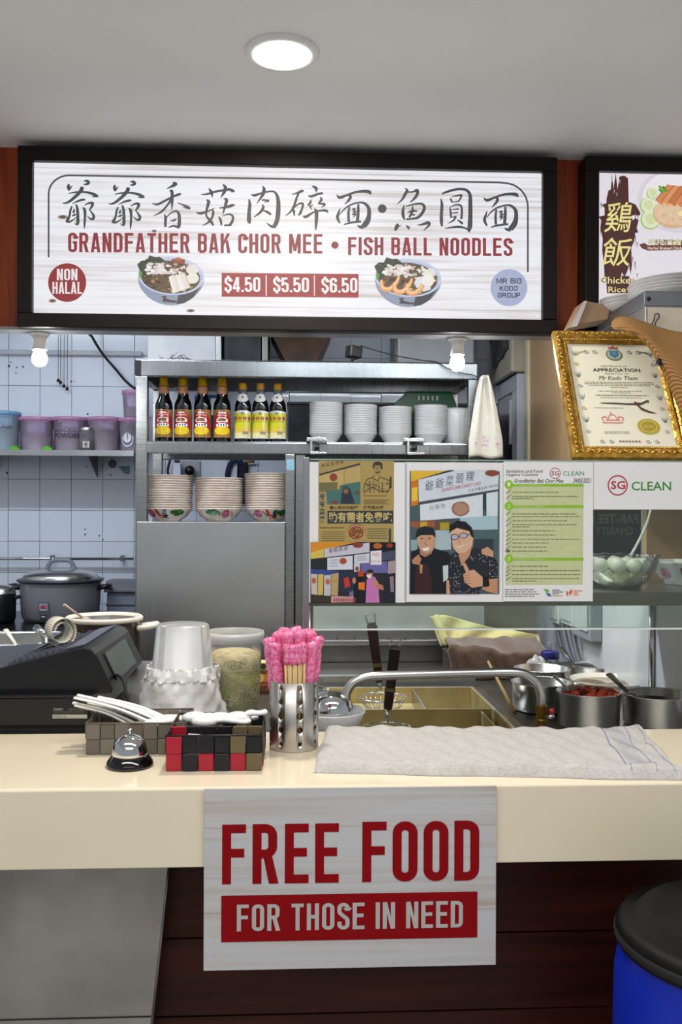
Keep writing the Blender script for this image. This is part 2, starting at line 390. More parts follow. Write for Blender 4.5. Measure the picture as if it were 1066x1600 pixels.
class Print:
    """flat artwork on a surface: fn(u, v, layer) gives the point"""
    def __init__(s, fn, lift=0.0005):
        s.fn = fn; s.mb = MB(); s.lift = lift
    def poly(s, pts, col, layer=1):
        s.n = getattr(s, 'n', 0) + 1; e = (s.n % 30) * 6e-6          # no two printed faces in one plane
        s.mb.poly([s.fn(u, v, layer * s.lift + e) for u, v in pts], 0, col)
    def rect(s, x0, y0, x1, y1, col, layer=1): s.poly([(x0, y0), (x1, y0), (x1, y1), (x0, y1)], col, layer)
    def ell(s, cx, cy, rx, ry, col, layer=1, n=24, rot=0.0, a0=0, a1=2 * PI):
        r = math.radians(rot); pts = []
        for i in range(n):
            a = a0 + (a1 - a0) * i / (n if a1 - a0 > 6.28 else n - 1); x, y = rx * math.cos(a), ry * math.sin(a)
            pts.append((cx + x * math.cos(r) - y * math.sin(r), cy + x * math.sin(r) + y * math.cos(r)))
        s.poly(pts, col, layer)
    def ring(s, cx, cy, rx, ry, w, col, layer=1, n=36):
        s.stroke([(cx + rx * math.cos(2 * PI * i / n), cy + ry * math.sin(2 * PI * i / n)) for i in range(n)], w, col, layer, True)
    def blob(s, cx, cy, rx, ry, col, layer=1, n=9, jag=0.25):
        s.poly([(cx + rx * (1 + random.uniform(-jag, jag)) * math.cos(2 * PI * i / n), cy + ry * (1 + random.uniform(-jag, jag)) * math.sin(2 * PI * i / n)) for i in range(n)], col, layer)
    def stroke(s, pts, w, col, layer=1, closed=False):
        n = len(pts); ws = w if isinstance(w, (list, tuple)) else [w] * n
        Lp, Rp = [], []
        for i in range(n):
            p = pts[i]
            a = pts[i - 1] if (closed or i > 0) else None
            b = pts[(i + 1) % n] if (closed or i < n - 1) else None
            def un(q0, q1):
                dx, dy = q1[0] - q0[0], q1[1] - q0[1]; l = math.hypot(dx, dy) or 1e-9; return dx / l, dy / l
            if a is None: d = un(p, b); nx, ny, k = -d[1], d[0], 1
            elif b is None: d = un(a, p); nx, ny, k = -d[1], d[0], 1
            else:
                d0, d1 = un(a, p), un(p, b); mx, my = -(d0[1] + d1[1]), d0[0] + d1[0]; l = math.hypot(mx, my) or 1e-9
                nx, ny = mx / l, my / l; k = 1 / max(0.45, nx * -d1[1] + ny * d1[0])
            h = ws[i] / 2 * k
            Lp.append((p[0] + nx * h, p[1] + ny * h)); Rp.append((p[0] - nx * h, p[1] - ny * h))
        for i in range(n if closed else n - 1):
            j = (i + 1) % n
            s.poly([Lp[i], Rp[i], Rp[j], Lp[j]], col, layer)
    def brush(s, pts, col, layer=1):
        q = catmull(pts, 5); s.stroke([(a[0], a[1]) for a in q], [max(a[2], 0.2) for a in q], col, layer)
    def text(s, t, x0, y0, x1, y1, col, layer=1, bold=0.0, shear=0.0, mirror=False, skew=0.0):
        """fit text between x0..x1 and baseline box y0 (top) .. y1 (bottom) in a y-down picture"""
        vs, fs = text_mesh(t, bold, shear)
        if not vs: return
        ax, bx = min(v[0] for v in vs), max(v[0] for v in vs); ay, by = min(v[1] for v in vs), max(v[1] for v in vs)
        n = len(s.mb.v)
        for x, y in vs:
            fx = (x - ax) / (bx - ax + 1e-9); fy = (by - y) / (by - ay + 1e-9)
            if mirror: fx = 1 - fx
            s.mb.v.append(tuple(s.fn(x0 + fx * (x1 - x0), y0 + fy * (y1 - y0) + skew * fx, layer * s.lift)))
        for f in fs: s.mb.face([n + i for i in f], 0, False, col)
    def block(s, t, x0, y0, x1, y1, col, layer=1, W=0.40, th=0.14, gap=0.075, skew=0.0):
        gs = [glyph(ch, W, th) for ch in t]; tot = sum(w for g, w in gs) + gap * (len(t) - 1)
        x = 0.0
        mp = lambda p: (x0 + (x + p[0]) / tot * (x1 - x0), y1 - p[1] * (y1 - y0) + skew * (x + p[0]) / tot)
        for g, w in gs:
            for e in g:
                if e[0] == 'p': s.poly([mp(p) for p in e[1]], col, layer)
                else:
                    # stroke in glyph space so that stems keep one width, then map
                    tmp = Print(lambda u, v, l: (u, v, 0)); tmp.stroke(e[1], th, None, 0, e[2])
                    for f in tmp.mb.f: s.poly([mp(tmp.mb.v[i]) for i in f], col, layer)
            x += w + gap
    def words(s, name, m, parent, t, x0, y0, x1, y1, col, layer=1, W=0.40, th=0.14, gap=0.075, skew=0.0):
        """like block, but every word becomes a part of its own"""
        ws = [glyph(ch, W, th)[1] + gap for ch in t]; tot = sum(ws) - gap; x = 0.0; i = 0
        for w in t.split(' '):
            k = sum(ws[i:i + len(w)]) - gap; a = x0 + sum(ws[:i]) / tot * (x1 - x0); b = a + k / tot * (x1 - x0)
            f0, f1 = (a - x0) / (x1 - x0), (b - x0) / (x1 - x0)
            p = Print(s.fn, s.lift); p.block(w, a, y0 + skew * f0, b, y1 + skew * f0, col, layer, W, th, gap, skew * (f1 - f0)); p.done(name, m, parent)
            i += len(w) + 1
    def done(s, name, m, parent, world=True):
        return obj(name, s.mb, m, parent, world=world)
def plane_fn(Y):
    return lambda px, py, l: P(px, py, Y - l)
# ================================================================ STRUCTURE
CEIL = 2.545; SOFF = 2.008; CT = 1.0; WT = 0.94           # ceiling, underside of fascia, counter top, kitchen worktop
XW = 1.0                                                   # right side wall
YB = 4.5                                                   # back wall
M_CEIL = mat('painted_ceiling', 'F0EFEE', 0.7, vary=0.03, scale=1.5)
M_FLOOR = mat('hall_floor_tile', 'D6D5D4', 0.35, vary=0.1, scale=3)
M_GROUT = mat('tile_grout', '8F939C', 0.8, vary=0.1)
M_TILE = mat('glazed_white_tile', 'D8DFEE', 0.16, vary=0.035, scale=2.0, coat=0.3)
M_WALLW = mat('white_painted_wall', 'D9DAD8', 0.5, vary=0.10, scale=3.0)
M_BEIGE = mat('beige_board', 'C09C72', 0.45, vary=0.10, scale=2.5)
M_CREAMTRIM = mat('cream_trim', 'DDD3B4', 0.4, vary=0.06)
M_FASC = mat('red_brown_veneer', 'AE4C22', 0.35, vary=0.25, scale=5, stretch=(9, 9, 0.6), col2='7A3014', spec=.3)
M_DARKWOOD = mat('dark_red_wood', '4C2012', 0.4, scale=4, stretch=(0.6, 6, 9), col2='260F08', spec=.22)
M_CREAM = mat('cream_laminate', 'E8DCC2', 0.22, vary=0.025, scale=2.5, coat=0.2)
M_FRAME = mat('black_brown_sign_frame', '150F0D', 0.4, vary=0.15, spec=.25)
M_BLACK = mat('black_plastic', '0E0E12', 0.35, vary=0.1)
M_WHITEP = mat('white_plastic', 'ECECEA', 0.3, vary=0.03)
M_RUBBER = mat('dark_rubber', '1A1A1A', 0.7, vary=0.1)

struct('floor', MB().box(-3, 3, -3, 5, -0.1, 0.0), M_FLOOR, label='light grey tiled hall floor')
struct('ceiling', MB().box(-3, 3, -3, 2.80, CEIL, CEIL + 0.1), M_CEIL, label='flat white painted ceiling')
struct('ceiling_kitchen', MB().box(-3, 3, 2.80, 4.7, 2.75, 2.85), M_CEIL)
struct('wall_front', MB().box(-3, 3, 2.79, 2.81, SOFF, 2.85), M_FASC, label='red brown wooden fascia behind the signs')
struct('wall_front_added_back', MB().box(-3, 3, 2.8105, 2.816, SOFF, 2.74), M_WALLW)  # unseen white board, added to keep red reflections off the shelf rails
struct('trim_soffit', MB().box(-3, 3, 2.75, 2.815, SOFF - 0.009, SOFF - 0.0005), mat('grey_aluminium_strip', '8C8C8E', 0.4, metal=0.6, vary=0.1))
struct('wall_left', MB().box(-2.0, -1.9, 2.6, 4.7, 0, 2.8), M_WALLW)
struct('wall_right', MB().prism([(2.25, 0), (3.92, 0), (3.92, 2.74), (2.83, 2.74), (2.83, 1.55), (2.60, 1.55), (2.60, 1.25), (2.25, 1.25)], XW, XW + 0.1, 'x'), M_BEIGE, label='beige board side wall on the right')
struct('wall_alcove', MB().box(XW + 0.17, XW + 0.21, 2.2, 2.70, 0, 1.55).box(XW + 0.101, XW + 0.169, 2.60, 2.70, 0, 1.55), M_BEIGE, label='beige board beside the pass shelf')
struct('trim_1', MB().box(XW - 0.012, XW + 0.1, 3.9205, 3.975, 0, 2.74), M_CREAMTRIM, bevel=0.006)
struct('wall_room', MB().box(1.7, 1.8, 2.2, 4.7, 0, 2.8), M_WALLW)
# white lower cladding of the side wall
struct('wall_lower', MB().box(XW - 0.008, XW - 0.0005, 2.25, 3.90, 0, 1.25), mat('white_wall_cladding', 'DDE0E2', 0.3, vary=0.07, scale=4))
# back wall and its tiles
wb = struct('wall_back', MB().box(-2.0, 1.8, YB, YB + 0.1, 0, 2.8), M_GROUT, label='white tiled kitchen back wall')
TP = 0.1485
tx0 = P(13.5, 750, YB).x; tz0 = P(100, 749, YB).z
tm = MB().box(-TP / 2 + 0.0012, TP / 2 - 0.0012, -0.006, 0.004, -TP / 2 + 0.0012, TP / 2 - 0.0012)
tile_mesh = tm.mesh('tile', M_TILE); first_tile = None
for i in range(-1, 17):
    for j in range(-5, 6):
        o = link('tile', tile_mesh, wb, (tx0 + (i + 0.5) * TP, YB - random.uniform(0, 0.0008), tz0 + (j + 0.5) * TP))
        o.rotation_euler = (random.uniform(-.003, .003), 0, random.uniform(-.003, .003))
        if i % 4 == 0:
            k = o.modifiers.new('b', 'BEVEL'); k.width = 0.0015; k.segments = 1

# battens of the kitchen tubes
for (tx, ty, tz, tl, tw_), lb in zip(TUBES, ('left fluorescent batten hidden behind the fascia', 'right fluorescent batten hidden behind the fascia')):
    o = thing('tube_batten', lb, 'tube light', (tx, ty, tz))
    obj('housing', MB().box(-tl / 2, tl / 2, -.03, .03, 0, .04), M_WHITEP, o, bevel=.004)
    for x in (-.4, .4): obj('hanger', MB().tube([(x, 0, .04), (x, 0, 2.75 - tz)], .004, 6), STEEL_D, o)
# downlight
dl = P(441, 81, 2.0); t_ = (CEIL - CAMZ) / (dl.z - CAMZ); DLP = Vector((dl.x * t_, 2.0 * t_, CEIL))
d = thing('ceiling_downlight', 'round recessed white downlight glowing on the ceiling', 'ceiling light', DLP)
obj('trim_ring', MB().lathe([(0.068, -0.001), (0.070, -0.010), (0.080, -0.009), (0.088, -0.003), (0.088, 0.0)], 48), M_WHITEP, d)
obj('lens', MB().lathe([(0.0001, -0.0065), (0.0695, -0.0065)], 48), mat('downlight_lens', 'FFF6E8', 0.4, vary=0, emit=14.0), d)
l = bpy.data.lights.new('downlight_lamp', 'AREA'); l.shape = 'DISK'; l.size = 0.135; l.energy = DOWNLIGHT_POWER; l.color = (1.0, 0.93, 0.82)
lo = bpy.data.objects.new('downlight_lamp', l); C.objects.link(lo); lo.location = DLP - Vector((0, 0, 0.014))

# ---------------------------------------------------------------- counter
YF = 1.59; YCB = 1.985
ct = thing('service_counter', 'cream laminate service counter with dark wood front', 'counter', (0, 1.75, 0))
zf = P(533, 1352, YF).z
cprof = [(YF + 0.004, CT), (YCB, CT), (YCB, CT - 0.02), (YF + 0.04, CT - 0.02), (YF + 0.04, zf), (YF, zf), (YF, CT - 0.004)]
obj('countertop', MB().prism(cprof, -2.0, 1.6, 'x'), M_CREAM, ct, bevel=0.0015, world=True)
obj('underside', MB().box(-2.0, 1.6, YF + 0.041, 1.95, zf + 0.002, zf + 0.02), M_DARKWOOD, ct, world=True)
for k in range(6):
    z1 = 0.815 - 0.146 * k if k else zf
    z0 = 0.815 - 0.146 * (k + 1) + 0.002
    if z0 < 0.02: break
    obj('plank', MB().box(-2.0, 1.6, 1.75 + random.uniform(0, .002), 1.79, z0, z1 - 0.0005 if k else zf), M_DARKWOOD, ct, bevel=0.0015, world=True)
# steel kick sheet at the left
a = P(267, 1357, 1.70); b_ = P(236, 1612, 1.70)
s_ = MB().prism([(-1.6, zf - 0.004), (a.x, zf - 0.004), (b_.x, b_.z), (b_.x - .05, 0.15), (-1.6, 0.15)], 1.70, 1.704)
sk = thing('steel_sheet', 'scuffed stainless steel sheet on counter front under the left side', 'steel sheet', (-0.9, 1.70, 0.15))
obj('sheet', s_, steel_mat('scuffed_dull_steel', 'B0ACA4', 0.5, (1, 1, 1), 8, dirt=0.35, bump=0.15), sk, world=True)
e0, e1 = Vector((a.x, 1.701, zf - 0.006)), Vector((b_.x, 1.701, b_.z))
zz = P(120, 1590, 1.70).z
obj('seam', MB().box(-1.6, P(236, 1590, 1.70).x, 1.6985, 1.6998, zz - .002, zz), M_RUBBER, sk, world=True)
obj('folded_edge', MB().tube([e0, e1], 0.003, 6), STEEL_D, sk, world=True)

# ================================================================ SIGNS
YS = 2.735
def planks_mat(name, emit, white=(0.90, 0.90, 0.93), brown=(0.46, 0.36, 0.30), pitch=0.099, off=0.0):
    m = bpy.data.materials.new(name); m.use_nodes = True
    nt = m.node_tree; b = nt.nodes['Principled BSDF']; N = nt.nodes.new; Lk = nt.links.new
    tc = N('ShaderNodeTexCoord')
    def noise(scale, st, det=5):
        mp = N('ShaderNodeMapping'); mp.inputs['Scale'].default_value = st; Lk(tc.outputs['Object'], mp.inputs[0])
        n = N('ShaderNodeTexNoise'); n.inputs['Scale'].default_value = scale; n.inputs['Detail'].default_value = det
        Lk(mp.outputs[0], n.inputs['Vector']); return n.outputs['Fac']
    def math_(op, a, b2=None):
        n = N('ShaderNodeMath'); n.operation = op
        for i, x in enumerate((a, b2)):
            if x is None: continue
            if isinstance(x, (int, float)): n.inputs[i].default_value = x
            else: Lk(x, n.inputs[i])
        return n.outputs[0]
    def mapr(x, a, b2, c=0, d2=1):
        n = N('ShaderNodeMapRange'); n.clamp = True; Lk(x, n.inputs[0])
        for i, v in enumerate((a, b2, c, d2)): n.inputs[i + 1].default_value = v
        return n.outputs[0]
    grain = noise(2.4, (0.8, 1, 34)); patch = noise(1.7, (1.0, 1, 4.0), 3); fine = noise(5.0, (1.6, 1, 80), 3)
    sx = N('ShaderNodeSeparateXYZ'); Lk(tc.outputs['Object'], sx.inputs[0])
    fr = math_('FRACT', math_('ADD', math_('DIVIDE', sx.outputs[2], pitch), 10.3 + off))
    edge = math_('MINIMUM', fr, math_('SUBTRACT', 1.0, fr))
    joint = mapr(edge, 0.0, 0.014, 0.75, 0)
    f1 = math_('MULTIPLY', mapr(grain, 0.44, 0.72), mapr(patch, 0.34, 0.56))
    f2 = math_('MULTIPLY', mapr(fine, 0.5, 0.75), 0.22)
    fac = math_('MINIMUM', math_('ADD', math_('ADD', math_('MULTIPLY', f1, 0.75), math_('MULTIPLY', f2, mapr(patch, 0.3, 0.6))), math_('MULTIPLY', joint, mapr(patch, .3, .6, .35, 1))), 1.0)
    mx = N('ShaderNodeMix'); mx.data_type = 'RGBA'; Lk(fac, mx.inputs[0])
    mx.inputs[6].default_value = (*white, 1); mx.inputs[7].default_value = (*brown, 1)
    b.inputs['Roughness'].default_value = 0.55
    if not emit: Lk(mx.outputs[2], b.inputs['Base Color'])
    else:
        b.inputs['Base Color'].default_value = (0.05, 0.05, 0.05, 1)
        Lk(mx.outputs[2], b.inputs['Emission Color']); b.inputs['Emission Strength'].default_value = emit
    MATS[name] = m
    return m
M_SIGNWOOD = planks_mat('backlit_whitewashed_planks', 0.98 * SIGN_STRENGTH, (0.90, 0.91, 0.97), (0.46, 0.36, 0.30))
M_BOARDWOOD = planks_mat('printed_whitewashed_planks', 0.0, (0.54, 0.54, 0.55), (0.40, 0.295, 0.20), 0.145, 0.031)

def sign_box(root, X0, X1, Z0, Z1, fw, panel_mat):
    o = root.location
    Yf = YS - 0.02
    for (x0, x1, z0, z1) in ((X0 - fw, X1 + fw, Z1, Z1 + fw), (X0 - fw, X1 + fw, Z0 - fw, Z0), (X0 - fw, X0, Z0, Z1), (X1, X1 + fw, Z0, Z1)):
        obj('frame_rail', MB().box(x0, x1, Yf, 2.79, z0, z1), M_FRAME, root, bevel=0.003, world=True)
    return obj('panel', MB().box(X0, X1, YS, YS + 0.012, Z0, Z1), panel_mat, root, world=True)
X0 = P(53, 380, YS).x; X1 = P(846, 385, YS).x
Z1 = (P(53, 253, YS).z + P(845, 272, YS).z) / 2; Z0 = (P(54, 493, YS).z + P(846, 499, YS).z) / 2
sg = thing('lightbox_sign', 'long backlit stall sign with whitewashed planks and large brush characters', 'sign', ((X0 + X1) / 2, YS, Z0 - 0.04))
pn = sign_box(sg, X0, X1, Z0, Z1, 0.042, M_SIGNWOOD)
# border line with round corners
fn = plane_fn(YS)
pr = Print(fn)
bl_ = [(76, 402)] + [(76, 305)] + [(76 + 32 - 32 * math.cos(a), 303 - 29 * math.sin(a)) for a in [i * PI / 2 / 8 for i in range(9)]] + \
      [(780, 285)] + [(788 + 37 * math.sin(a), 323 - 37 * math.cos(a)) for a in [i * PI / 2 / 8 for i in range(9)]] + [(825, 425)]
pr.stroke(bl_, 2.8, '4A4648', 2)
pr.done('border_line', INK_LIT, sg)
# brush characters, each its own part: strokes in a 7.107x enlargement of the sign
GRANDPA = [[(125,125,14),(120,160,26),(128,198,12)],[(165,140,4),(140,172,14),(130,190,10)],[(290,92,6),(325,90,20),(343,110,26),(320,127,16),(288,128,5)],
 [(248,168,10),(272,172,28),(240,222,28),(180,280,24),(110,330,18),(55,338,6)],[(120,230,6),(200,216,14),(300,214,16),(380,230,22),(430,255,26),(452,266,10)],[(452,266,8),(410,266,10),(380,264,4)],
 [(165,345,4),(230,312,16),(290,298,18),(307,306,6)],[(160,370,12),(142,420,18),(132,480,18),(105,532,26)],[(90,535,16),(130,545,16),(175,520,10),(210,488,4)],
 [(205,350,12),(220,400,22),(225,480,24),(224,555,26),(212,580,14)],[(215,575,14),(200,570,8),(185,553,4)],[(188,402,10),(178,430,16),(172,448,8)],[(175,440,10),(205,432,4)],[(158,482,5),(185,468,18),(206,460,5)],
 [(275,385,6),(300,410,24),(305,480,20),(300,560,18),(298,622,5)],[(298,362,6),(350,336,16),(388,340,24),(380,375,20),(352,412,10)],[(352,408,8),(378,440,14),(402,480,22),(392,512,22),(360,508,14),(328,478,4)]]
XIANG = [[(318,108,10),(350,125,30),(300,155,18),(250,180,4)],[(90,340,6),(150,350,18),(230,312,18),(330,262,18),(395,238,20),(413,238,8)],[(284,205,10),(310,205,24),(313,280,26),(312,350,18),(308,416,4)],
 [(305,292,20),(260,360,16),(190,435,16),(105,478,4)],[(370,330,4),(430,355,14),(490,385,24),(514,402,12)],[(505,398,12),(470,392,8),(425,384,4)],[(228,460,8),(240,500,22),(238,560,22),(240,602,18)],
 [(245,500,8),(290,455,10),(350,425,14),(385,450,22),(394,520,26),(388,590,28),(372,614,14)],[(380,605,18),(330,590,16),(275,605,10)],[(285,535,5),(330,526,14),(362,514,14)],[(355,518,12),(320,545,5)]]
GU = [[(632,242,6),(700,236,16),(790,210,18),(880,195,18),(950,185,22),(990,205,26),(996,215,14)],[(720,170,6),(745,210,26),(755,240,20),(762,272,5)],[(878,128,10),(905,165,28),(890,215,26),(852,278,4)],
 [(692,300,8),(718,320,26),(705,380,22),(690,440,16),(700,490,16),(745,540,24),(772,588,12)],[(580,442,6),(630,450,22),(700,430,14),(784,394,6)],[(755,400,10),(770,440,20),(755,500,18),(715,550,16),(648,586,5)],
 [(885,285,8),(918,300,24),(905,360,22),(885,430,12),(873,462,4)],[(833,390,6),(900,385,18),(980,362,24),(986,360,10)],[(830,485,8),(850,520,20),(862,582,14)],[(868,482,6),(940,460,12),(985,480,18),(985,530,22),(955,580,22)],[(968,580,16),(890,583,14)]]
ROU = [[(135,290,8),(145,350,26),(138,450,30),(138,530,34),(148,566,8)],[(158,240,6),(200,250,22),(280,225,14),(380,205,14),(430,222,18),(458,290,28),(462,400,36),(450,520,36),(420,590,34)],[(435,600,20),(385,595,20),(330,556,4)],
 [(288,146,6),(305,190,28),(285,250,24),(223,340,5)],[(280,302,14),(330,305,14),(362,310,16)],[(358,314,12),(300,330,4)],[(285,350,6),(295,385,22),(260,440,20),(186,496,5)],[(292,418,8),(340,435,20),(382,464,16)]]
SUI = [[(610,240,5),(670,225,14),(715,205,22),(747,200,10)],[(692,218,16),(665,280,18),(640,360,20),(600,430,16),(543,476,5)],[(625,385,10),(635,430,20),(640,480,8)],[(640,385,8),(690,345,14),(735,345,18),(725,400,18),(700,455,20)],[(680,466,12),(705,458,12),(730,438,4)],
 [(836,146,8),(882,172,26),(880,216,6)],[(792,250,5),(830,262,20),(900,236,18),(958,225,18)],[(825,298,8),(815,335,20),(784,360,6)],[(790,355,8),(825,370,12),(848,348,4)],[(812,375,10),(832,408,8)],[(928,270,6),(940,300,22),(903,346,6)],[(905,344,8),(950,345,18),(986,350,18)],[(984,354,14),(938,388,4)],
 [(733,480,5),(770,488,24),(850,440,14),(930,420,16),(990,420,22),(1016,440,12)],[(858,400,6),(885,430,28),(885,520,26),(880,600,18),(878,640,4)]]
MIAN = [[(150,245,6),(185,275,24),(260,250,18),(360,215,18),(460,205,24),(515,215,28),(530,240,10)],[(285,240,18),(305,265,22),(285,305,20),(238,352,4)],[(190,394,5),(170,450,20),(160,500,24),(187,560,12)],
 [(185,465,6),(240,400,12),(310,355,14),(400,330,14),(460,340,20),(505,390,28),(510,470,34),(490,540,44),(445,598,40)],[(450,605,28),(410,600,22),(378,583,4)],[(292,378,14),(282,450,20),(285,545,20)],[(390,345,14),(390,420,24),(382,535,24)],
 [(230,576,8),(300,555,16),(422,540,16)],[(318,410,8),(350,400,16),(338,430,10)],[(320,440,5),(362,432,12),(322,468,8)],[(322,468,6),(358,460,14),(330,502,4)]]
YU = [[(235,170,6),(258,195,20),(235,240,24),(200,300,16),(146,347,4)],[(258,214,12),(320,212,12),(368,196,26),(370,240,24),(330,295,18),(286,330,4)],[(225,360,8),(212,420,24),(215,480,24),(232,522,12)],
 [(243,375,8),(330,350,14),(420,345,18),(450,385,24),(430,440,24),(380,495,22),(310,510,16),(248,516,16)],[(320,370,10),(315,430,22),(282,495,16)],[(262,440,6),(310,425,18),(372,425,12)],[(300,460,5),(330,470,14),(345,460,6)],
 [(155,563,10),(145,595,32),(124,642,18)],[(150,590,14),(196,587,4)],[(243,585,5),(270,605,20),(279,632,6)],[(275,605,10),(295,595,3)],[(370,580,6),(420,575,16),(490,555,26),(505,575,20),(480,605,14),(438,642,4)]]
YUAN = [[(632,285,6),(645,350,22),(640,450,26),(640,550,26),(648,597,10)],[(643,233,12),(720,205,20),(820,182,20),(910,190,22),(955,240,26),(960,340,32),(960,480,34),(955,600,36),(942,662,10)],[(955,645,20),(905,615,14),(820,600,20),(676,618,6)],
 [(738,280,12),(757,324,16)],[(752,266,6),(810,255,12),(860,248,16),(850,285,14),(828,318,10)],[(757,328,8),(838,316,10)],[(733,380,8),(740,430,16),(745,500,14)],[(738,380,6),(800,355,12),(855,365,16),(866,430,18),(860,515,18)],
 [(750,410,6),(832,400,12)],[(750,450,6),(822,440,12)],[(745,495,6),(808,485,14)],[(802,488,14),(770,530,14),(708,566,4)],[(813,520,5),(850,545,18),(877,568,18)]]
DARKINK = '3E4144'
for strokes, ox, oy in ((GRANDPA, 90, 270), (GRANDPA, 162.1, 271.2), (XIANG, 225, 270), (GU, 225, 270), (ROU, 370, 270), (SUI, 370, 270), (MIAN, 505, 270), (YU, 600, 270), (YUAN, 600, 270), (MIAN, 734.9, 274.2)):
    pr = Print(fn)
    for st in strokes: pr.brush([(ox + x / 7.107, oy + y / 7.107, w / 7.107 * 1.4) for x, y, w in st], DARKINK, 3)
    pr.done('brush_character', INK_LIT, sg)
pr = Print(fn); pr.ell(597.4, 326, 6.8, 6.8, DARKINK, 3); pr.done('separator_dot', INK_LIT, sg)
RED = '8E1526'
pr = Print(fn); pr.words('english_lettering', INK_LIT, sg, 'GRANDFATHER BAK CHOR MEE', 106.5, 363.5, 504, 394, RED, 3, gap=0.095, skew=2.2)
pr = Print(fn); pr.ell(523.5, 383, 5.6, 5.6, RED, 3); pr.done('separator_dot', INK_LIT, sg)
pr = Print(fn); pr.words('english_lettering', INK_LIT, sg, 'FISH BALL NOODLES', 544, 370.5, 801, 398.5, RED, 3, gap=0.095, skew=1.6)
pr = Print(fn); pr.ell(105, 441.5, 29.8, 30.2, '90161F', 2, 40); pr.done('red_disc', INK_LIT, sg)
pr = Print(fn); pr.block('NON', 89, 420, 121, 438, 'F2E8EA', 3); pr.block('HALAL', 82, 440.5, 128.5, 459, 'F2E8EA', 3); pr.done('halal_notice_lettering', INK_LIT, sg)
pr = Print(fn); pr.poly([(346.5, 426.5), (560.5, 428), (560.5, 465), (346.5, 463.5)], 'A01A26', 2); pr.done('price_bar', INK_LIT, sg)
pr = Print(fn)
for i, (t_, x0) in enumerate((('$4.50', 351), ('$5.50', 427), ('$6.50', 502.5))):
    pr.block(t_, x0, 433 + i * .6, x0 + 56, 456 + i * .6, 'FBF3F3', 3, gap=0.06)
for x0 in (416, 491.5): pr.stroke([(x0, 430), (x0, 462)], 1.6, 'FBF3F3', 3)
pr.done('price_lettering', INK_LIT, sg)
pr = Print(fn); pr.ell(795.5, 449.5, 28.8, 29, 'A9B4D2', 2, 40); pr.done('blue_disc', INK_LIT, sg)
pr = Print(fn)
pr.block('MR BIG', 776, 435, 815, 443, '1F2230', 3, 0.8, .17, .16); pr.block('KODO', 781, 447, 809, 454, '1F2230', 3, 0.8, .17, .14); pr.block('GROUP', 778, 457.5, 813, 465, '1F2230', 3, 0.8, .17, .14)
pr.done('group_lettering', INK_LIT, sg)
pr = Print(fn)
for kx, ky, rx, ry in ((98, 339, 8, 3.2), (298, 485.5, 6.5, 2.6), (82, 470, 6, 3), (241, 361, 4, 2.4)):
    pr.ell(kx, ky, rx, ry, 'A08878', .4); pr.ell(kx, ky, rx * .6, ry * .6, '5A4840', .7)
pr.done('printed_knots', INK_LIT, sg)
